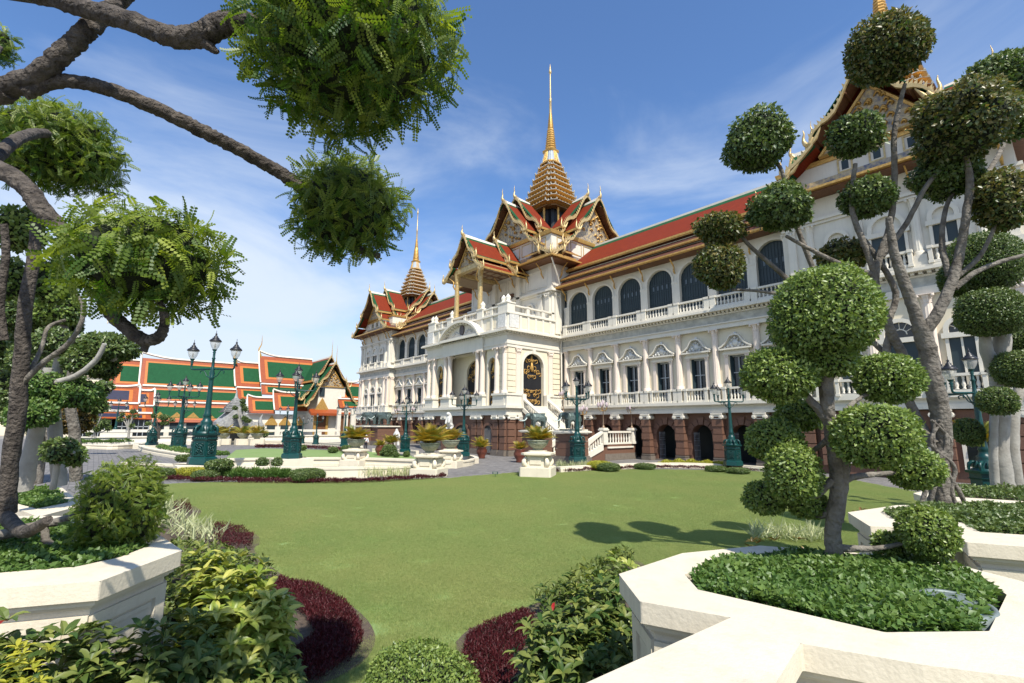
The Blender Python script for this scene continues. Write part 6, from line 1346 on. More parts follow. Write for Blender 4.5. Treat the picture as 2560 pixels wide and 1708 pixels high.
def stone_block(base, hx, hy, h, label, rz=0.0):
    root = empty('statue_pedestal', (base[0],base[1],0), label, 'pedestal', 'brown granite statue pedestals', rz)
    def P(name, m, f): mb = MB(); f(mb); q = mb.build(name, m, root, (0,0,0), False); q.location = (0,0,0)
    P('plinth', greystone, lambda mb: (mb.box(-hx-.18,hx+.18,-hy-.18,hy+.18,0,.5), mb.box(-hx-.08,hx+.08,-hy-.08,hy+.08,.5,.6)))
    for k in range(3):
        z = .6+(h-.85)*k/3; P('granite_course', granite, lambda mb: mb.box(-hx,hx,-hy,hy,z+.02,z+(h-.85)/3))
    P('pedestal_cap', white, lambda mb: (mb.box(-hx-.12,hx+.12,-hy-.12,hy+.12,h-.22,h-.14), mb.box(-hx-.22,hx+.22,-hy-.22,hy+.22,h-.14,h-.04), mb.box(-hx-.1,hx+.1,-hy-.1,hy+.1,h-.04,h)))
e1 = onY(1343,1140,29.6); e2 = onY(1430,1140,29.2)
stone_block((e1.x,e1.y), .85, 1.0, 2.55, 'brown granite pedestal left of the lower side stairs'); elephant((e1.x,e1.y), -HALF-.35, .58, 'bronze elephant statue on the pedestal left of side stairs', 2.66)
stone_block((e2.x,e2.y), .85, 1.0, 2.55, 'brown granite pedestal right of the lower side stairs'); elephant((e2.x,e2.y), -HALF-.25, .58, 'bronze elephant statue on the pedestal right of side stairs', 2.66)
e3 = onY(925,1100,31.0); e4 = onY(957,1100,32.0)
for e, lab, lab2 in ((e3,'green bronze elephant statue at the far left stair, left one','brown pedestal under left elephant of far stair'),(e4,'green bronze elephant statue at the far left stair, right one','brown pedestal under right elephant of far stair')):
    stone_block((e.x,e.y), 1.6, 1.6, 2.7, lab2); elephant((e.x,e.y), -HALF*1.6, .8, lab, 2.8)
# candelabra on the stair newels and balcony
def candelabrum(c, h, label):
    root = empty('candelabrum', c, label, 'lamp', 'glass candelabra by the stairs'); B = Vector(c); gl = MATS.get('pinkish_glass') or mat('pinkish_glass', (.55,.45,.45), .15, var=.2); s = h/2.6
    mb = MB(); mb.lathe([(.22*s,0),(.12*s,.1*s),(.05*s,.3*s),(.08*s,.4*s),(.04*s,.5*s),(.04*s,1.5*s),(.10*s,1.6*s),(.04*s,1.7*s),(.04*s,2.0*s)], c, 8); mb.build('post', mat('brass_brown', (.25,.17,.11), .4, metal=.4) if 'brass_brown' not in MATS else MATS['brass_brown'], root, c)
    for k in range(5):
        a = k*1.2566; r = .45*s if k else 0; x, y, z = c[0]+.42*s*math.cos(a), c[1]+.42*s*math.sin(a), c[2]+1.85*s
        mb = MB(); mb.tube(smooth_path([(c[0],c[1],c[2]+1.6*s),(c[0]+.25*s*math.cos(a),c[1]+.25*s*math.sin(a),c[2]+1.5*s),(x,y,z)],2), .03*s, 5); mb.build('arm', gold, root, c)
        mb = MB(); mb.lathe([(.05*s,0),(.14*s,.12*s),(.13*s,.3*s),(.07*s,.45*s)], (x,y,z), 8); mb.build('shade', gl, root, c)
    mb = MB(); mb.lathe([(.05*s,0),(.15*s,.14*s),(.13*s,.36*s),(.07*s,.5*s)], (c[0],c[1],c[2]+2.0*s), 8); mb.build('shade', gl, root, c)
candelabrum((LX1-.1,yA,2.78), 2.5, 'pink glass candelabrum on the front stair newel'); candelabrum((LX1-.1,yB,2.78), 2.3, 'pink glass candelabrum on the rear stair newel'); candelabrum((ST1,SY1+.05,2.6), 2.4, 'pink glass candelabrum behind the stair landing'); candelabrum((ST1-3.0,SY1+.4,4.3), 2.3, 'pink glass candelabrum beside the upper side stairs')
q4 = onY(1030,1060,33); candelabrum((q4.x,q4.y,3.2), 2.2, 'pink glass candelabrum by the left stair, nearer the porch'); q5 = onY(992,1060,34); candelabrum((q5.x,q5.y,3.2), 2.2, 'pink glass candelabrum by the left stair, farther out')
# white lion statue by the porch and a small white statue below
q = onY(1124,1050,29.4); root = empty('lion_statue', (q.x,q.y,0), 'white lion statue rearing on a tall brown post by the porch', 'statue')
mb = MB(); mb.box(q.x-.6,q.x+.6,q.y-.6,q.y+.6,0,2.4); mb.build('post', granite, root, (q.x,q.y,0))
lo = skin('body', [(0,0,.5,.34),(0,0,1.0,.36),(.1,0,1.5,.30),(.28,0,1.75,.26),(.5,0,1.68,.13),(-.2,.25,.25,.2),(.25,.28,.08,.14),(-.2,-.25,.25,.2),(.25,-.28,.08,.14),(.3,.2,1.15,.12),(.42,.2,.7,.1),(.3,-.2,1.1,.12),(.42,-.2,.6,.1),(-.3,0,.2,.08),(-.5,0,.7,.07)], [(0,1),(1,2),(2,3),(3,4),(0,5),(5,6),(0,7),(7,8),(1,9),(9,10),(1,11),(11,12),(0,13),(13,14)], whitecar, root, (q.x,q.y,2.4), 0, 1, 1); lo.rotation_euler = (0,0,-1.2)
q = G(990,1118,0); root = empty('guardian_statue', tuple(q), 'small white statue at the foot of the left stair', 'statue')
s_ = skin('body', [(0,0,1.2,.3),(0,0,1.7,.34),(0,0,2.1,.16),(0,0,2.4,.2),(.2,.15,.7,.2),(.25,.2,.1,.2),(-.2,-.15,.7,.2),(-.25,-.2,.1,.2),(.4,.2,1.6,.12),(.5,.1,1.1,.1),(-.4,-.2,1.6,.12),(-.5,0,1.1,.1)], [(0,1),(1,2),(2,3),(0,4),(4,5),(0,6),(6,7),(1,8),(8,9),(1,10),(10,11)], whitecar, root, tuple(q), 0, 1, 0)
# person in white beside the left pedestal
q = G(914,1124,0); hh = Zat(914,1089,q.x,q.y)/1.75
person = empty('person', tuple(q), 'person in a white jacket, white cap and dark trousers standing by far lawn', 'person', None, VR)
skinm = mat('skin', (.34,.20,.13), .6); cloth = mat('white_cloth', (.75,.76,.78), .8); trous = mat('dark_cloth', (.02,.02,.03), .8)
def pj(L): return [(x*hh,y*hh,z*hh,r*hh) for x,y,z,r in L]
BJ = pj([(0,0,.95,.13),(0,0,1.2,.14),(0,0,1.42,.12),(0,0,1.52,.06),(0,-.02,1.62,.10),(0,-.02,1.70,.095),(.20,0,1.38,.065),(.27,.02,1.10,.05),(.26,-.08,.86,.04),(.26,-.10,.76,.035),(-.20,0,1.38,.065),(-.27,.02,1.10,.05),(-.26,-.06,.86,.04),(-.26,-.08,.76,.035),(.10,0,.85,.10),(.11,0,.48,.07),(.11,.02,.08,.05),(.12,-.14,.04,.045),(-.10,0,.85,.10),(-.11,0,.48,.07),(-.11,.02,.08,.05),(-.12,-.14,.04,.045)])
BE = [(0,1),(1,2),(2,3),(3,4),(4,5),(2,6),(6,7),(7,8),(8,9),(2,10),(10,11),(11,12),(12,13),(0,14),(14,15),(15,16),(16,17),(0,18),(18,19),(19,20),(20,21)]
def zero(o): o.location = (0,0,0); return o
zero(skin('body', BJ, BE, skinm, person, tuple(q)))
g = lambda ix, k: [(BJ[i][0],BJ[i][1],BJ[i][2],BJ[i][3]*k) for i in ix]
zero(skin('jacket', g([0,1,2,6,7,8,10,11,12],1.28), [(0,1),(1,2),(2,3),(3,4),(4,5),(2,6),(6,7),(7,8)], cloth, person, tuple(q)))
zero(skin('trousers', g([0,14,15,16,18,19,20],1.25), [(0,1),(1,2),(2,3),(0,4),(4,5),(5,6)], trous, person, tuple(q)))
mb = MB(); mb.lathe([(.13*hh,1.70*hh),(.125*hh,1.78*hh),(.02,1.83*hh)], (0,-.02*hh,0), 10); mb.lathe([(.17*hh,1.70*hh),(.17*hh,1.715*hh)], (0,-.06*hh,0), 10); zero(mb.build('cap', cloth, person, (0,0,0), False))
# ------------------------------------------------------------------ raised planters
def ccw(P):
    a = sum(P[i][0]*P[(i+1)%len(P)][1]-P[(i+1)%len(P)][0]*P[i][1] for i in range(len(P)))
    return P if a > 0 else P[::-1]
def inset(P, d):
    out = []; n = len(P)
    for i in range(n):
        a, b, c = Vector(P[i-1]), Vector(P[i]), Vector(P[(i+1)%n]); e1 = (b-a).normalized(); e2 = (c-b).normalized()
        n1 = Vector((-e1.y,e1.x)); n2 = Vector((-e2.y,e2.x)); m = (n1+n2); k = max(.35, 1+n1.dot(n2)); out.append(tuple(b+m*(d/k)))
    return out
def ring(mb, A, B, z0, z1):
    """solid ring between two closed outlines with equal point counts, or bridged by ear filling of top and bottom"""
    import mathutils
    for z, flip in ((z1,False),(z0,True)):
        tri = mathutils.geometry.tessellate_polygon([[Vector((*p,0)) for p in A],[Vector((*p,0)) for p in B]])
        L_ = A+B; vs = [(x,y,z) for x,y in L_]
        fs = []
        for t in tri:
            p = [Vector(L_[i]) for i in t]; s = (p[1]-p[0]).cross(p[2]-p[0]); fs.append(tuple(t) if (s > 0) != flip else tuple(t[::-1]))
        mb.add(vs, fs)
    for Q, inv in ((A,False),(B,True)):
        n = len(Q); vs = [(x,y,z0) for x,y in Q]+[(x,y,z1) for x,y in Q]
        mb.add(vs, [((i,(i+1)%n,n+(i+1)%n,n+i) if not inv else (n+i,n+(i+1)%n,(i+1)%n,i)) for i in range(n)])
def planter(label, outer, inner, zt, zb=0.0, th=.15, panels=True):
    A = ccw(outer); B = ccw(inner); c = (sum(p[0] for p in A)/len(A), sum(p[1] for p in A)/len(A), zb)
    root = empty('planter', c, label, 'planter', 'raised cream planters')
    mb = MB(); ring(mb, A, B, zt-th, zt); o = mb.build('coping', planterm, root, c)
    bv = o.modifiers.new('soft_edge','BEVEL'); bv.width = .014; bv.segments = 2; bv.limit_method = 'ANGLE'; bv.angle_limit = .6
    W1, W2, W3 = inset(A,.05), inset(A,.085), inset(A,.12)
    mb = MB(); mb.prism(W1, zt-th-.05, zt-th); mb.build('coping_moulding', planterm, root, c)
    mb = MB(); mb.prism(W2, zt-th-.075, zt-th-.05); mb.build('coping_moulding', planterm, root, c)
    # body is open at the top so the bed can sit inside
    mb = MB(); n = len(W3); Bi = B
    ring(mb, W3, inset(B,-.02) if False else B, zb, zt-th-.075); mb.build('planter_wall', planterm, root, c)
    if panels:
        for i in range(len(W3)):
            a, b = Vector(W3[i]), Vector(W3[(i+1)%len(W3)]); L_ = (b-a).length
            if L_ < .45: continue
            e = (b-a)/L_; nr = Vector((e.y,-e.x)); mb = MB(); z1 = zt-th-.14; z0 = zt-th-.95
            def bar(u0,u1,w0,w1,d=.03):
                q = [(a+e*u0),(a+e*u1)]; o0, o1 = -nr*.02, nr*d
                mb.hexa([(*(q[0]+o1),w0),(*(q[1]+o1),w0),(*(q[1]+o0),w0),(*(q[0]+o0),w0),(*(q[0]+o1),w1),(*(q[1]+o1),w1),(*(q[1]+o0),w1),(*(q[0]+o0),w1)])
            bar(0,.13,zb,z1); bar(L_-.13,L_,zb,z1); bar(.13,L_-.13,z1-.10,z1); bar(.13,L_-.13,z0-.25,z0-.1); bar(.17,L_-.17,z1-.17,z1-.13,.012)
            m = max(1,int((L_-.34)/.42))
            for k in range(m):             # shallow carved arches in the sunk panel
                cu = .17+(L_-.34)*(k+.5)/m; r = .17
                mb.tube([(*(a+e*(cu+r*math.cos(t))+nr*.012), z0+.12+r*1.15*math.sin(t)) for t in np.linspace(math.pi,0,9)], .022, 4)
            mb.build('wall_panel', planterm, root, c)
    mb = MB(); mb.prism(B, zb+.1, zt-.10); mb.build('bed_soil', soil, root, c)
    return root, B
def gz(z, *q): return [gxy(x,y,z) for x,y in q]
ZP = 1.7
pl1, bedL = planter('large cream planter with chamfered corner at the left edge', gz(ZP,(396,1336),(456,1376),(251,1453),(-120,1482),(-700,1400),(-300,1290),(150,1290)), gz(ZP,(345,1350),(376,1363),(300,1393),(190,1417),(-120,1441),(-500,1390),(-250,1305),(150,1303)), ZP)
pl2, bedL2 = planter('smaller cream planter behind the left bush in the shade', gz(1.45,(195,1252),(212,1262),(96,1292),(14,1262),(-200,1275),(-300,1225),(150,1215)), gz(1.45,(165,1252),(172,1256),(92,1272),(24,1254),(-180,1262),(-260,1228),(140,1222)), 1.45)
pl3, bedR1 = planter('wide cream planter joined to the parapet at the lower right', gz(ZP,(1547,1435),(1600,1504),(1827,1544),(1455,1712),(1300,1790),(1850,1850),(2001,1609),(2305,1662),(2640,1705),(2660,1480),(2330,1396),(1900,1364),(1706,1383)),
    gz(ZP,(1712,1437),(1745,1474),(1877,1504),(2212,1581),(2473,1578),(2517,1487),(2467,1450),(2280,1392),(1960,1376),(1822,1392)), ZP)
pl4, bedR2 = planter('cream planter holding the tall grey trunked tree', gz(1.68,(2119,1281),(2175,1316),(2380,1322),(2415,1356),(2620,1372),(3000,1330),(2900,1255),(2243,1263)), gz(1.68,(2208,1281),(2240,1300),(2405,1306),(2450,1330),(2620,1341),(2890,1305),(2800,1262),(2290,1268)), 1.68)
pl5, bedR3 = planter('cream planter at the far right under the pale trunks', gz(1.5,(2283,1233),(2325,1247),(2620,1268),(3000,1245),(2900,1205),(2340,1222)), gz(1.5,(2330,1232),(2350,1240),(2620,1257),(2900,1240),(2850,1212),(2370,1226)), 1.5)
def cover(label, poly, z, h, leaf, n, m=lf_ground, seed=1, tilt=.75):
    return carpet('ground_cover', label, poly, 0, h, leaf, m, n, kind='rhomb', tilt=tilt, cat='ground cover', z0=z, seed=seed, clump=.35, upmix=.45)
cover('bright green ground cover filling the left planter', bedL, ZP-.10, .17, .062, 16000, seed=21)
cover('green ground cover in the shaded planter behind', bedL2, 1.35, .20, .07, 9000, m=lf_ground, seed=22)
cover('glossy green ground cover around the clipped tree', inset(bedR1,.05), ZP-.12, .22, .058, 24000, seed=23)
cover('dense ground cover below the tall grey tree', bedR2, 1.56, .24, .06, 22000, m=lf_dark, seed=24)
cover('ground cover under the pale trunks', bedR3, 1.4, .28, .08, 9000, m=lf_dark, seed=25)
# round well lights in the beds
def well_light(label, px, py, z, r, tilt=0.0):
    p = G(px, py, z); root = empty('well_light', tuple(p), label, 'light'); root.rotation_euler = (tilt,0,VR)
    def P(name, prof, m, n=28): q = MB().lathe(prof, (0,0,0), n).build(name, m, root, (0,0,0), False); q.location = (0,0,0)
    P('light_ring', [(r*1.25,-.12),(r*1.28,-.02),(r*1.18,.0),(r*1.12,.03),(r*.98,.035),(r*.95,.01)], greymetal); P('light_glass', [(r*.95,.012),(r*.9,.02),(r*.5,.035),(.01,.04)], tealglass); P('light_rim', [(r*.72,.03),(r*.75,.04),(r*.70,.042)], greymetal)
well_light('round grey well light with teal glass in the right planter bed', 2392, 1516, 1.70, .20, .12)
well_light('round well light half covered by leaves in the left planter', 222, 1352, 1.68, .13)

# ------------------------------------------------------------------ clipped trees on the right
LS = 1.0
def limb(*pts): return pxpath([(p[0],p[1],p[2],p[3]*.92*LS) for p in pts])
w1 = dep(G(2090,1400,1.7))
T1 = [((2060,790,137,122),0),((2060,892,82,62),.02),((1946,940,103,74),.1),((2217,950,90,68),.25),((2190,1095,118,84),-.35),((2285,1172,82,62),.2),((1935,1105,78,60),.35),((1985,1188,74,82),-.05),((1912,1246,56,46),.35),((2000,1040,68,42),.55),((2318,1334,86,72),-.25),((2225,1360,50,34),.05),((2020,1262,55,40),.2)]
LS = .62
limbs = [limb((2088,1402,w1,44),(2082,1330,w1,38),(2092,1220,w1,33),(2080,1100,w1,31),(2068,1010,w1,33),(2064,920,w1,36)),
 limb((2092,1300,w1,30),(2108,1190,w1,30),(2112,1100,w1-.05,22)), limb((2088,1250,w1,24),(2050,1290,w1+.1,16),(1960,1255,w1+.3,12)), limb((2080,1200,w1,20),(2035,1240,w1,14),(1990,1200,w1,11)),
 limb((2075,1060,w1,26),(2025,1000,w1+.05,19),(1980,965,w1+.1,14)), limb((2112,1200,w1,20),(2150,1190,w1+.05,16),(2260,1180,w1+.2,11)), limb((2110,1120,w1,18),(2150,1100,w1-.2,12)),
 limb((2090,1370,w1,24),(2140,1372,w1-.05,17),(2200,1370,w1-.1,13),(2300,1350,w1-.2,9)), limb((2075,1080,w1,14),(2130,1010,w1+.15,11),(2200,970,w1+.25,9)), limb((2068,1100,w1,16),(2020,1130,w1+.2,11),(1950,1110,w1+.3,9)),
 limb((2088,1402,w1,40),(2060,1425,w1,20),(2020,1440,w1-.05,8)), limb((2095,1402,w1,34),(2130,1425,w1-.1,18),(2150,1440,w1-.15,6))]
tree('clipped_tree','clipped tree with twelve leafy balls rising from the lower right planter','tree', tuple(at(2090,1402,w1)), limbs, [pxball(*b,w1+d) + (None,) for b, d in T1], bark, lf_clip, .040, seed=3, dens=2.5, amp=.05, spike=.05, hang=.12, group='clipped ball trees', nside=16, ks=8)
LS = .66
w2 = dep(G(2350,1262,1.62))
L2_ = [limb((2352,1268,w2,62),(2348,1235,w2,46),(2350,1180,w2,44),(2356,1090,w2,44),(2346,1010,w2,46),(2330,940,w2,44),(2318,870,w2,42),(2300,815,w2,40)),
 limb((2310,850,w2,34),(2285,775,w2,29),(2262,710,w2,27),(2238,640,w2,22),(2226,575,w2,17),(2222,545,w2,15)),
 limb((2305,840,w2,32),(2345,780,w2-.1,28),(2382,700,w2-.1,25),(2402,620,w2-.1,22),(2415,540,w2-.2,20),(2425,450,w2-.2,18),(2410,380,w2-.2,14)),
 limb((2388,720,w2-.1,17),(2440,680,w2-.2,14),(2500,655,w2-.3,12),(2590,630,w2-.4,9)), limb((2395,690,w2-.1,15),(2450,640,w2-.2,12),(2490,560,w2-.3,9)), limb((2372,690,w2,17),(2355,610,w2+.1,14),(2365,520,w2+.2,11),(2400,450,w2+.3,8)),
 limb((2440,470,w2,15),(2490,400,w2+.3,13),(2515,330,w2+.5,11),(2500,240,w2+.6,8)),
 limb((2335,1110,w2,30),(2300,1060,w2+.2,24),(2262,980,w2+.3,21),(2230,930,w2+.4,18)),
 limb((2290,990,w2+.3,22),(2262,900,w2+.3,22),(2228,830,w2+.3,23),(2200,760,w2+.3,22),(2186,700,w2+.3,21),(2200,640,w2+.3,17),(2225,560,w2+.3,15),(2236,450,w2+.3,14),(2236,330,w2+.3,13),(2262,210,w2+.2,9)),
 limb((2188,690,w2+.3,15),(2160,610,w2+.3,14),(2130,520,w2+.4,13),(2138,410,w2+.4,10)), limb((2190,690,w2+.3,14),(2090,655,w2+.4,11),(2010,615,w2+.5,9),(1965,590,w2+.5,7)), limb((2205,640,w2+.3,15),(2265,560,w2+.2,13),(2320,460,w2+.1,12),(2390,390,w2,9)),
 limb((2050,770,w2+.8,12),(1960,690,w2+.9,11),(1880,620,w2+.9,9),(1840,575,w2+.9,7)), limb((2000,745,w2+.8,8),(1900,728,w2+.8,7),(1830,725,w2+.8,6)), limb((2230,900,w2+.5,14),(2150,830,w2+.7,13),(2050,770,w2+.8,12)), limb((2040,690,w2+.8,13),(1990,560,w2+.8,11),(1955,430,w2+.8,9),(1920,385,w2+.8,7)), limb((2120,810,w2+.7,13),(2070,740,w2+.8,12),(2040,690,w2+.8,12)),
 limb((2230,820,w2+.4,18),(2216,900,w2+.4,18),(2260,1000,w2+.3,19)), limb((2222,800,w2+.35,15),(2240,740,w2+.4,15),(2215,680,w2+.4,14),(2160,600,w2+.5,13))]
for k, (dx, tw) in enumerate(((-30,1),(-14,-1),(6,1),(24,-1),(38,1))):   # fused aerial roots wrapped round the foot
    L2_.append(limb((2350+dx*1.9,1282,w2-.12,10),(2350+dx*1.2,1225,w2-.12,12),(2350+dx*.7-tw*18,1165,w2-.12,11),(2352-dx*.2+tw*20,1110,w2-.13,9),(2344+dx*.5,1050,w2-.12,6)))
B2 = [((1895,360,80,72),.8,lf_dark),((1950,522,78,64),.5,lf_dark),((1800,572,60,42),.9,lf_red),((1800,668,63,62),.8,lf_red),((2138,340,68,55),.4,lf_dark),((2168,495,70,56),.4,lf_dark),((2108,640,64,36),.9,lf_red),((2212,125,104,94),.2,lf_red),((2405,308,126,98),-.2,lf_red),((2365,440,92,58),.3,lf_dark),((2505,505,84,82),-.3,lf_red),((2492,205,96,70),.6,lf_dark),((2520,300,60,60),.6,lf_dark)]
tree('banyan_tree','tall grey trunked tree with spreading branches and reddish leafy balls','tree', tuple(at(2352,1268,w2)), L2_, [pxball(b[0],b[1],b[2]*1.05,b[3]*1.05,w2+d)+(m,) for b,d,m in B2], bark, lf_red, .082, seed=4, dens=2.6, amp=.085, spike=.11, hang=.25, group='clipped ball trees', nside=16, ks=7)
LS = .84
w3 = w2+3.2
L3 = [limb((2512,1232,w3,44),(2500,1140,w3,36),(2498,1040,w3,34),(2500,940,w3,36),(2505,850,w3,34),(2500,760,w3,24)), limb((2500,960,w3,30),(2468,880,w3,26),(2462,830,w3,18)), limb((2500,930,w3,22),(2535,900,w3,18),(2560,880,w3,12)), limb((2540,1232,w3+.3,34),(2528,1120,w3+.3,30),(2535,1020,w3+.3,24),(2560,940,w3+.3,18)), limb((2490,1238,w3-.1,18),(2484,1120,w3-.1,16),(2490,1000,w3-.1,12))]
B3 = [((2462,660,102,80),.2,lf_dark),((2400,700,60,50),.9,lf_dark),((2480,785,100,62),-.3,lf_dark),((2560,925,88,50),-.5,lf_dark),((2494,1005,58,38),-.7,lf_dark),((2422,1082,44,38),.4,lf_dark),((2560,860,70,40),.5,lf_dark)]
tree('clipped_tree','clipped tree with pale multiple trunks and dark flattened balls at the right edge','tree', tuple(at(2512,1236,w3)), L3, [pxball(*b,w3+d)+(m,) for b,d,m in B3], palebark, lf_dark, .055, seed=5, dens=2.3, amp=.03, spike=.06, hang=.12, group='clipped ball trees')
# ------------------------------------------------------------------ trees on the left
wt = 3.1; LS = .80
LT = [limb((-560,1700,3.9,100),(-470,1250,3.7,90),(-380,800,3.5,80),(-260,420,3.3,70),(-120,270,3.2,62),(20,225,3.15,52)),
 limb((-10,228,3.15,50),(90,190,3.15,44),(170,120,3.15,42),(235,60,3.2,38),(300,0,3.3,32),(360,-60,3.4,28)),
 limb((-260,-60,3.2,60),(60,-20,3.1,42),(200,18,3.05,40),(330,55,3.0,40),(430,92,3.0,42),(500,88,3.0,44),(560,60,3.0,46),(640,60,3.0,34),(760,110,3.05,20),(880,160,3.1,10)),
 limb((500,95,3.0,30),(535,125,3.0,14),(545,128,3.0,6)), limb((-260,420,3.3,66),(-330,180,3.3,64),(-300,20,3.25,62),(-220,-62,3.18,58)), limb((-120,270,3.2,34),(-90,190,3.9,26),(-40,150,5.0,20),(0,120,5.9,12)),
 limb((60,235,3.15,30),(140,205,3.2,30),(230,212,3.25,29),(330,245,3.35,29),(430,290,3.5,28),(520,335,3.65,27),(600,375,3.8,25),(680,420,3.95,24),(750,465,4.05,24),(800,510,4.1,20),(850,580,4.1,16),(900,625,4.1,14),(950,640,4.1,9)),
 limb((-420,360,3.4,60),(-200,390,3.3,52),(-20,420,3.2,44),(60,465,3.15,40),(110,530,3.1,38),(170,590,3.1,34),(240,680,3.0,30),(270,770,2.95,27),(310,815,2.9,27),(360,850,2.9,26),(400,840,2.9,22),(412,800,2.9,17),(400,760,2.9,13),(360,720,2.95,10)),
 limb((365,855,2.9,18),(360,880,2.9,12)), limb((-420,360,3.4,60),(-410,580,3.45,64),(-375,800,3.5,66)), limb((180,600,3.1,20),(300,640,3.0,16),(420,640,2.95,10)), limb((-20,400,3.25,30),(60,340,4.0,24),(130,340,5.2,20),(190,400,5.4,12))]
BT = [pxball(876,110,290,238,3.05), pxball(868,515,150,138,4.15), pxball(365,650,250,152,2.95), pxball(140,370,205,122,5.4), pxball(0,115,52,65,6.0)]
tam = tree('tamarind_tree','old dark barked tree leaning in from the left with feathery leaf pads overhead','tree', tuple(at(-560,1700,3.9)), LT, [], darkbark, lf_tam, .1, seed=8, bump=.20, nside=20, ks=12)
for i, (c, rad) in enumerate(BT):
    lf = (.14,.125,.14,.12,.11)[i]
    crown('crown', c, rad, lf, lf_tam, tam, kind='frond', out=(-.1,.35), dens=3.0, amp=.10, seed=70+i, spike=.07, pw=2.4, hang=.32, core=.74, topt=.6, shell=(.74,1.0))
LS = 1.0
FM = []
def frond_mesh(tint, kind, mname, m):
    V, Fs = leaf_shape(kind); me = bpy.data.meshes.new(mname); me.from_pydata(V.tolist(), [], Fs); a = me.attributes.new('tint','FLOAT','FACE'); a.data.foreach_set('value', np.full(len(Fs), tint, np.float32)); me.materials.append(m); me.update(); return me
def place_leaf(name, me, parent, pos, d, nrm, size, base):
    d = Vector(d).normalized(); x = d.cross(Vector(nrm)).normalized(); z = x.cross(d)
    o = bpy.data.objects.new(name, me); COL.objects.link(o); o.parent = parent
    o.matrix_local = Matrix.Translation(Vector(pos)-Vector(base)) @ (Matrix((x, d, z)).transposed().to_4x4()) @ Matrix.Scale(size, 4); return o
fm = [frond_mesh(t, 'frond', 'frond', lf_tam) for t in (.25,.5,.8,1.0)]
crowns = [o for o in tam.children if o.name.startswith('crown')]
for i in (0,1,2):                          # loose sprigs hanging out of the nearer pads, each its own object
    c, rad = BT[i]; rg = random.Random(40+i)
    for k in range(60):
        u = Vector((rg.gauss(0,1),rg.gauss(0,1),rg.gauss(-.35,.8))).normalized(); p = Vector(c)+Vector((u.x*rad[0],u.y*rad[1],u.z*rad[2]))*rg.uniform(.78,.92)
        d = u*.55+Vector((rg.gauss(0,.5),rg.gauss(0,.5),-.5)); n = u+Vector((rg.gauss(0,.4),rg.gauss(0,.4),.8))
        place_leaf('frond', fm[rg.randrange(4)], crowns[i], p, d, n, rg.uniform(.12,.20), c)
# mid-distance clipped trees behind the left planter
def cluster(label, base, limbs, balls, w, wood, m, leaf, seed, **k):
    return tree('clipped_tree', label, 'tree', tuple(at(*base)), [limb(*l) for l in limbs], [pxball(*b[:4], w+b[4])+((b[5] if len(b) > 5 else None),) for b in balls], wood, m, leaf, seed=seed, dens=2.0, group='clipped ball trees', **k)
wa = 5.2
cluster('dark stemmed tree at the left edge leaning up into leafy pads', (18,1275,wa), [[(18,1285,wa,30),(22,1180,wa,27),(40,1060,wa,27),(52,920,wa,26),(62,780,wa,22),(85,640,wa+.1,19),(90,560,wa+.2,16)],[(10,850,wa,14),(0,760,wa,14),(15,640,wa,13),(10,560,wa,12)],[(15,1290,wa,26),(60,1330,wa-.5,24),(120,1300,wa-.9,16)]],
 [(50,575,80,62,.4),(30,700,60,60,.6),(130,705,60,60,.8)], wa, darkbark, lf_clip, .06, 11, amp=.08, spike=.1)
pb = [o for o in bpy.data.objects if o.parent is None and str(o.get('label','')).startswith('dark stemmed tree')][0]
for L_ in ([(30,985,wa-.05,15),(60,955,wa,14),(110,905,wa,13),(165,865,wa,12),(200,815,wa,11),(208,770,wa,10),(192,735,wa,8)],[(62,950,wa+.02,12),(100,880,wa+.2,10),(120,820,wa+.3,9),(165,800,wa+.4,7)]):
    P, R_ = limb(*L_); mb = MB(); mb.tube(smooth_path(P,6), [r*.72 for r in smooth_vals(R_,6)], 10, True, .2, random.Random(5)); mb.build('branch', bark, pb, tuple(P[0]))
wb = 8.5
cluster('white trunked clipped tree with bright pads behind the left planter', (62,1222,wb), [[(58,1225,wb,30),(75,1140,wb,26),(95,1060,wb,24),(110,980,wb,18),(120,920,wb,14)],[(150,1215,wb+.4,24),(140,1120,wb+.4,22),(135,1000,wb+.4,20),(150,900,wb+.4,16),(190,840,wb+.3,10)],[(125,960,wb,12),(190,940,wb,10),(240,900,wb,9),(262,860,wb,7)],[(250,880,wb+.5,8),(285,900,wb+.5,7),(300,870,wb+.5,6)]],
 [(105,965,62,40,0,lf_ground),(80,1035,72,40,-.3,lf_ground),(195,985,70,40,.2,lf_ground),(215,905,60,36,.3,lf_dark),(140,860,75,40,.4,lf_dark),(270,868,88,40,.6,lf_dark),(262,920,42,32,.8,lf_dark),(60,900,50,40,.5,lf_dark)], wb, palebark, lf_dark, .07, 12, amp=.06, spike=.06)
wc = 11.0
cluster('dense clipped tree with dark flat tops farther behind on the left', (190,1180,wc), [[(190,1200,wc,20),(188,1100,wc,18),(175,1000,wc,16),(180,900,wc,14),(150,780,wc,12)],[(150,1200,wc+.5,16),(118,1050,wc+.5,14),(100,900,wc+.5,12),(90,760,wc+.5,10)]],
 [(60,780,90,55,.2),(150,770,70,50,0,lf_clip),(165,815,50,36,.5),(90,850,70,45,.6),(260,968,27,19,.3),(20,860,60,60,.8),(30,980,60,60,1.0),(180,1050,60,40,.8,lf_bronze),(230,1010,45,30,1.0)], wc, bark, lf_dark, .09, 13, amp=.07, spike=.06)
cluster('low clipped umbrella tree with a thin stem left of the drive', (140,1215,wb-1.2), [[(132,1222,wb-1.2,11),(142,1170,wb-1.2,10),(148,1120,wb-1.2,9)],[(145,1150,wb-1.2,7),(185,1130,wb-1.2,6)]], [(150,1128,52,34,0),(190,1140,32,32,.3,lf_clip)], wb-1.2, palebark, lf_dark, .06, 14, amp=.04, spike=.05)
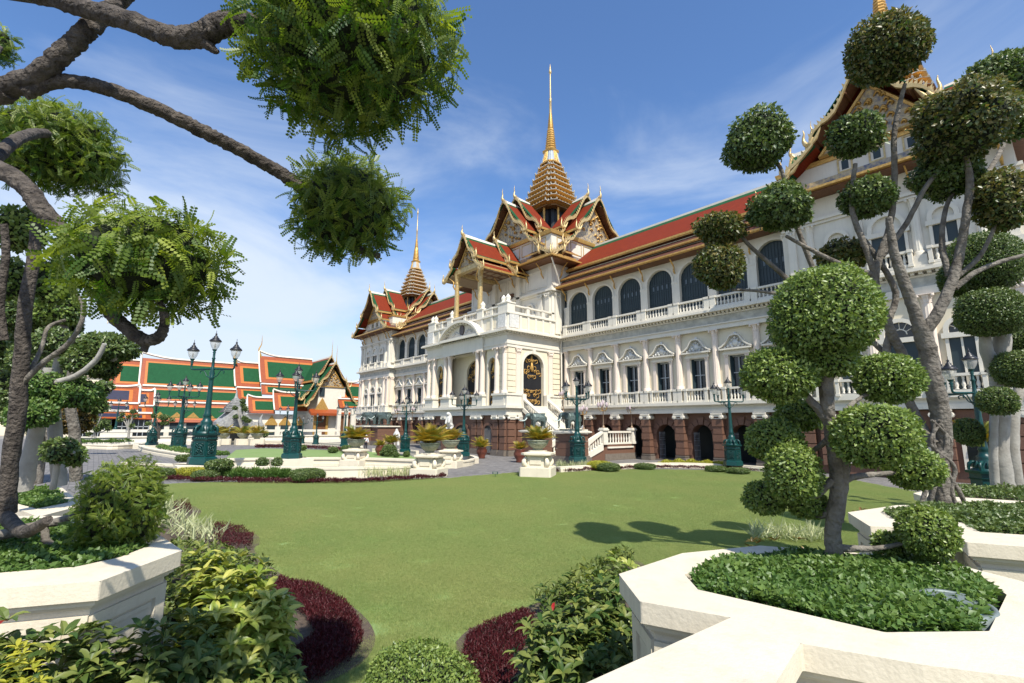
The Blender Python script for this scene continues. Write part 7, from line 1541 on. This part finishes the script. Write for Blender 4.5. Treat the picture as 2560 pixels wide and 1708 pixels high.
for i,(lab, px, py, sp) in enumerate([('small many balled tree beside the slim far lamp',238,1093,[(262,1021,14,11),(222,1040,22,14),(262,1058,15,12),(242,1072,11,10),(222,1085,9,7),(236,1050,14,12),(250,1068,12,9),(272,1072,9,8)]),('far clipped tree with five balls and twisted pale stem',322,1093,[(334,1028,10,7),(306,1036,8,6),(322,1041,7,6),(340,1040,9,6),(302,1048,10,8),(331,1064,8,7)]),('far spreading clipped tree before the green temple roof',397,1096,[(410,1044,14,8),(385,1040,9,6),(372,1059,9,5),(412,1058,12,6),(430,1050,9,5)]),('tall thin clipped tree beside the grey stone gate',602,1085,[(607,1003,8,7),(588,1020,8,6),(612,1022,9,8),(590,1042,8,6),(612,1046,9,7),(620,1052,10,6),(608,1012,8,7)]),('small dark ball tree by the far pots',657,1078,[(657,1070,6,5),(664,1086,8,8)])]):
    p = onX(px, 1090, (-60,-62,-66,-80,-76)[i]); w = dep(p)
    rx = [[(px,py+2,w,4),(px+1,py-18,w,3.4),(sp[0][0],sp[0][1],w,1.5)]]+[[(px,py-14,w,2.4),((px+b[0])/2,b[1]+8,w,1.8),(b[0],b[1],w,1.2)] for b in sp[1:]]
    tree('clipped_tree', lab, 'tree', tuple(at(px,py,w)), [limb(*l) for l in rx], [pxball(*b,w)+(None,) for b in sp], palebark if i != 2 else darkbark, lf_dark, .17, seed=50+i, dens=1.8, group='clipped ball trees', nside=6)
far_t = empty('round_tree', tuple(at(150,1120,40)), 'round leafy tree far behind the left clipped trees', 'tree')
for k,(px,py,rx,ry) in enumerate([(60,940,90,70),(150,960,70,70),(110,1040,120,50)]):
    c, r = pxball(px,py,rx,ry,24); crown('crown', c, r, .16, lf_dark, far_t, amp=.12, seed=90+k, dens=1.6)
p0 = at(100,1130,24); MB().tube([(p0.x,p0.y,0),(p0.x,p0.y,3.5)], [.3,.2], 8).build('trunk', bark, far_t, (p0.x,p0.y,0))
# creeping bonsai in the left planter with its round feathery crown
wk = dep(G(150,1350,1.75))
bon = tree('bonsai_tree','creeping twisted tree in the left planter with a rounded feathery crown','tree', tuple(at(-60,1330,wk)), [limb((-80,1345,wk,26),(20,1335,wk,20),(60,1322,wk,17),(110,1310,wk,16),(160,1300,wk,15),(190,1280,wk+.1,13),(240,1250,wk+.2,10)), limb((108,1300,wk,14),(112,1330,wk-.05,13),(118,1355,wk-.1,13),(150,1372,wk-.1,12),(200,1388,wk-.1,12),(260,1392,wk-.1,11),(320,1370,wk,8),(340,1330,wk+.1,6)), limb((-30,1280,wk+.2,24),(-40,1335,wk,24))], [], bark, lf_tam, .07, seed=15, nside=10)
cb, rb = pxball(305,1275,128,128,wk+.15); crown('crown', cb, rb, .085, lf_tam, bon, kind='frond', out=(0,.45), dens=3.2, amp=.11, seed=77, spike=.10, hang=.25, core=.74, shell=(.74,1.0), topt=.4)

# ------------------------------------------------------------------ beds in the foreground
SOIL_L = gp((425,1268),(470,1262),(502,1275),(498,1292),(470,1305),(580,1322),(640,1336),(652,1358),(640,1380),(735,1458),(830,1488),(905,1535),(940,1588),(925,1640),(860,1690),(780,1730),(600,1900),(0,2100),(-300,1500),(150,1300))
SOIL_R = gp((1137,1606),(1185,1568),(1305,1525),(1430,1462),(1520,1412),(1600,1405),(1700,1500),(1900,1600),(1500,1900),(1180,1900))
def bed(P):
    Q = [Vector((*p,0)) for p in P]; Q = smooth_path(Q+Q[:1], 5)[:-1]; P = [(p.x,p.y) for p in Q]
    mb = MB(); P = ccw(P); mb.prism(P, -.02, .016, inset(P,.02)); return struct('garden_bed', mb, soil)
bed(SOIL_L); bed(SOIL_R)
# drop grass where the beds are
_g = bpy.data.objects['grass'].data; _co = np.array([v.co[:2] for v in _g.vertices]); _bad = in_poly(_co, SOIL_L)|in_poly(_co, SOIL_R)
import bmesh
bm = bmesh.new(); bm.from_mesh(_g); bm.verts.ensure_lookup_table(); bmesh.ops.delete(bm, geom=[bm.verts[i] for i in np.nonzero(_bad)[0]], context='VERTS'); bm.to_mesh(_g); bm.free()
def mar(label, poly, n, seed, h=.12): return carpet('maroon_plants', label, gp(*poly), 0, h, .06, lf_maroon, n, kind='narrow', tilt=.55, cat='border plants', z0=.03, seed=seed, clump=.3)
mar('broad curve of maroon foliage in front of the yellow leaved bush', [(700,1455),(790,1475),(860,1515),(902,1570),(905,1620),(872,1665),(800,1715),(640,1740),(590,1700),(720,1650),(790,1600),(760,1550),(700,1510),(660,1470)], 18000, 31)
mar('small patch of maroon foliage beside the striped grass', [(530,1322),(590,1328),(632,1352),(628,1380),(560,1385),(530,1350)], 3500, 32, .26)
mar('little maroon tuft behind the striped grass at the planter corner', [(430,1268),(470,1266),(480,1290),(440,1296)], 1200, 33, .3)
mar('maroon foliage at the bottom of the right hand bed', [(1170,1600),(1230,1568),(1310,1535),(1340,1560),(1310,1640),(1270,1760),(1180,1780),(1150,1680)], 9000, 34)
mar('maroon leaves low in the dark leaved bush at the bottom left', [(400,1690),(520,1660),(600,1690),(560,1760),(420,1760)], 2500, 35, .3)
def striped(label, pts, w, h, n, seed): return carpet('striped_grass', label, gp(*pts), w, .12, h, lf_white, n, kind='blade', tilt=.55, cat='plants', z0=.03, seed=seed)
striped('pale striped grass tuft beside the left planter corner', ((420,1300),(450,1330),(490,1350),(525,1362)), .8, .5, 230, 36)
striped('pale striped grass tuft behind the planter corner', ((405,1275),(430,1290)), .4, .5, 80, 37)
striped('pale striped grass behind the clipped tree planter', ((1880,1345),(1940,1350),(2010,1355),(2060,1352)), .6, .5, 200, 38)
def hedge(label, px, py, rx, ry, w, m=lf_dark):
    c, r = pxball(px, py, rx, ry, w); root = empty('clipped_hedge', (c[0],c[1],0), label, 'hedge', 'clipped foreground hedges'); r = (r[0], r[0]*.8, max(r[2],.35)); c = (c[0],c[1],.12)
    crown('foliage', c, r, .042, m, root, dens=2.4, amp=.03, seed=int(px), pw=2.8, spike=.05, hang=.05)
hedge('low clipped hedge mound at the bottom centre of the lawn edge', 1050, 1778, 155, 118, 5.3, lf_clip)
hedge('low clipped hedge mound at the bottom left of centre', 590, 1772, 130, 100, 4.6, lf_clip)
def big_bush(label, spots, leafm, L0, n_obj, n_more, seed, tints=(0,.15,.35,.6,.85), extra=(), name='leafy_shrub', group=None, rose=6, zlo=.15):
    """shrub of long glossy leaves in whorls; the outermost leaves are single objects"""
    c0 = spots[0][0]; root = empty(name, (c0[0],c0[1],0), label, 'shrub', group); rg = random.Random(seed)
    ms = [frond_mesh(t, 'big', 'leaf', leafm) for t in tints]+[frond_mesh(0, 'big', 'leaf', m) for m in extra]
    made = 0; POS = []; D = []; NN = []; S = []
    tot = n_obj+n_more
    while made < tot:
        c, rad = spots[rg.randrange(len(spots))]
        u = Vector((rg.gauss(0,1),rg.gauss(0,1),abs(rg.gauss(.25,.8)))).normalized(); k = rg.uniform(.93,1.05) if made < n_obj else rg.uniform(.5,.95)
        su = sup(np.array([tuple(u)]), 3.0)[0]; p = Vector(c)+Vector((su[0]*rad[0],su[1]*rad[1],su[2]*rad[2]))*k
        if p.z < zlo: continue
        ax = (u+Vector((0,0,.7))).normalized(); t1 = ax.cross(Vector((rg.gauss(0,1),rg.gauss(0,1),rg.gauss(0,1)))).normalized(); t2 = ax.cross(t1)
        for q in range(rose):
            if made >= tot: break
            a = q*2.4+rg.uniform(-.3,.3); d = (t1*math.cos(a)+t2*math.sin(a))+ax*rg.uniform(.1,.7); sz = L0*rg.uniform(.6,1.15)
            if made < n_obj:
                me = ms[rg.randrange(len(tints))] if rg.random() > .04 or not extra else ms[-1]
                place_leaf('leaf', me, root, p, d, ax, sz, (c0[0],c0[1],0))
            else: POS.append(p); D.append(d); NN.append(ax); S.append(sz)
            made += 1
    core = MB()
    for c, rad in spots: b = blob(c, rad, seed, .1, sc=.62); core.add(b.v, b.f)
    o = scatter('foliage', 'big', np.array(POS), np.array(NN)+.001, np.array(D), np.array(S), np.clip(RNG.beta(1,2,len(POS)),0,1), leafm, root, (c0[0],c0[1],0), core=core); o['kind'] = 'stuff'
    return root
def spot(px, py, rx, ry, w, zmin=None):
    c, r = pxball(px, py, rx, ry, w); top = c[2]+r[2]; return ((c[0],c[1],.1), (r[0], r[0]*.8, max(.3, top-.1)))
big_bush('lush shrub with yellow veined lime leaves beside the left planter', [spot(585,1500,125,112,5.7), spot(520,1460,80,80,6.1), spot(660,1545,85,85,5.5), spot(560,1560,130,110,5.3)], lf_lime, .20, 298, 4200, 1, tints=(.15,.4,.65,.85,1.0))
big_bush('dark glossy shrub with bronze tinted leaves in front of the left planter', [spot(610,1685,120,85,5.1), spot(470,1620,120,110,4.6), spot(350,1640,110,115,4.2), spot(230,1640,110,110,3.9), spot(700,1690,60,50,5.2), spot(110,1640,90,100,3.65), spot(10,1630,80,80,3.5)], lf_croton, .15, 298, 7000, 2, extra=(lf_redspot,))
big_bush('small yellow leaved shrub in the bottom left corner', [spot(50,1720,140,100,3.2)], lf_yel, .075, 290, 2200, 3, rose=5)
big_bush('dark glossy shrub at the left of the lower right planter', [spot(1440,1570,115,125,5.4), spot(1380,1630,105,95,5.0), spot(1515,1505,75,80,5.9), spot(1490,1650,105,90,4.9)], lf_croton, .15, 298, 4600, 4, extra=(lf_redspot,))
big_bush('yellow veined shrub just behind the chamfered planter corner on the right', [spot(1545,1425,62,42,6.6), spot(1480,1470,50,45,6.2)], lf_lime, .16, 120, 300, 5, tints=(0,.2,.4,.6))
big_bush('bronze green shrub beside the striped grass on the left', [spot(475,1400,70,55,6.3), spot(545,1392,60,42,6.6)], lf_croton, .13, 160, 600, 6, tints=(.2,.5,.8))
big_bush('low bronze shrub under the striped grass behind the right planter', [spot(1900,1368,60,26,8.0), spot(1980,1372,70,24,7.8)], lf_bronze, .13, 120, 300, 7)
big_bush('low bronze shrub at the left end of the tall tree planter', [spot(2165,1276,40,12,9.5)], lf_bronze, .12, 40, 80, 8)

carpet('low_shrubs', 'low bronze green leaves filling the bed beside the left planter wall', gp((430,1378),(520,1394),(610,1412),(670,1445),(690,1470),(600,1510),(460,1570),(410,1640),(360,1620),(400,1450)), 0, .34, .15, lf_croton, 1900, kind='big', tilt=.7, cat='plants', z0=.05, seed=61, clump=.4, upmix=.6)
carpet('low_shrubs', 'low green leaves filling the bed left of the right planter', gp((1330,1540),(1440,1470),(1530,1415),(1590,1420),(1560,1500),(1400,1620)), 0, .4, .14, lf_croton, 1400, kind='big', tilt=.7, cat='plants', z0=.05, seed=62, clump=.4, upmix=.6)
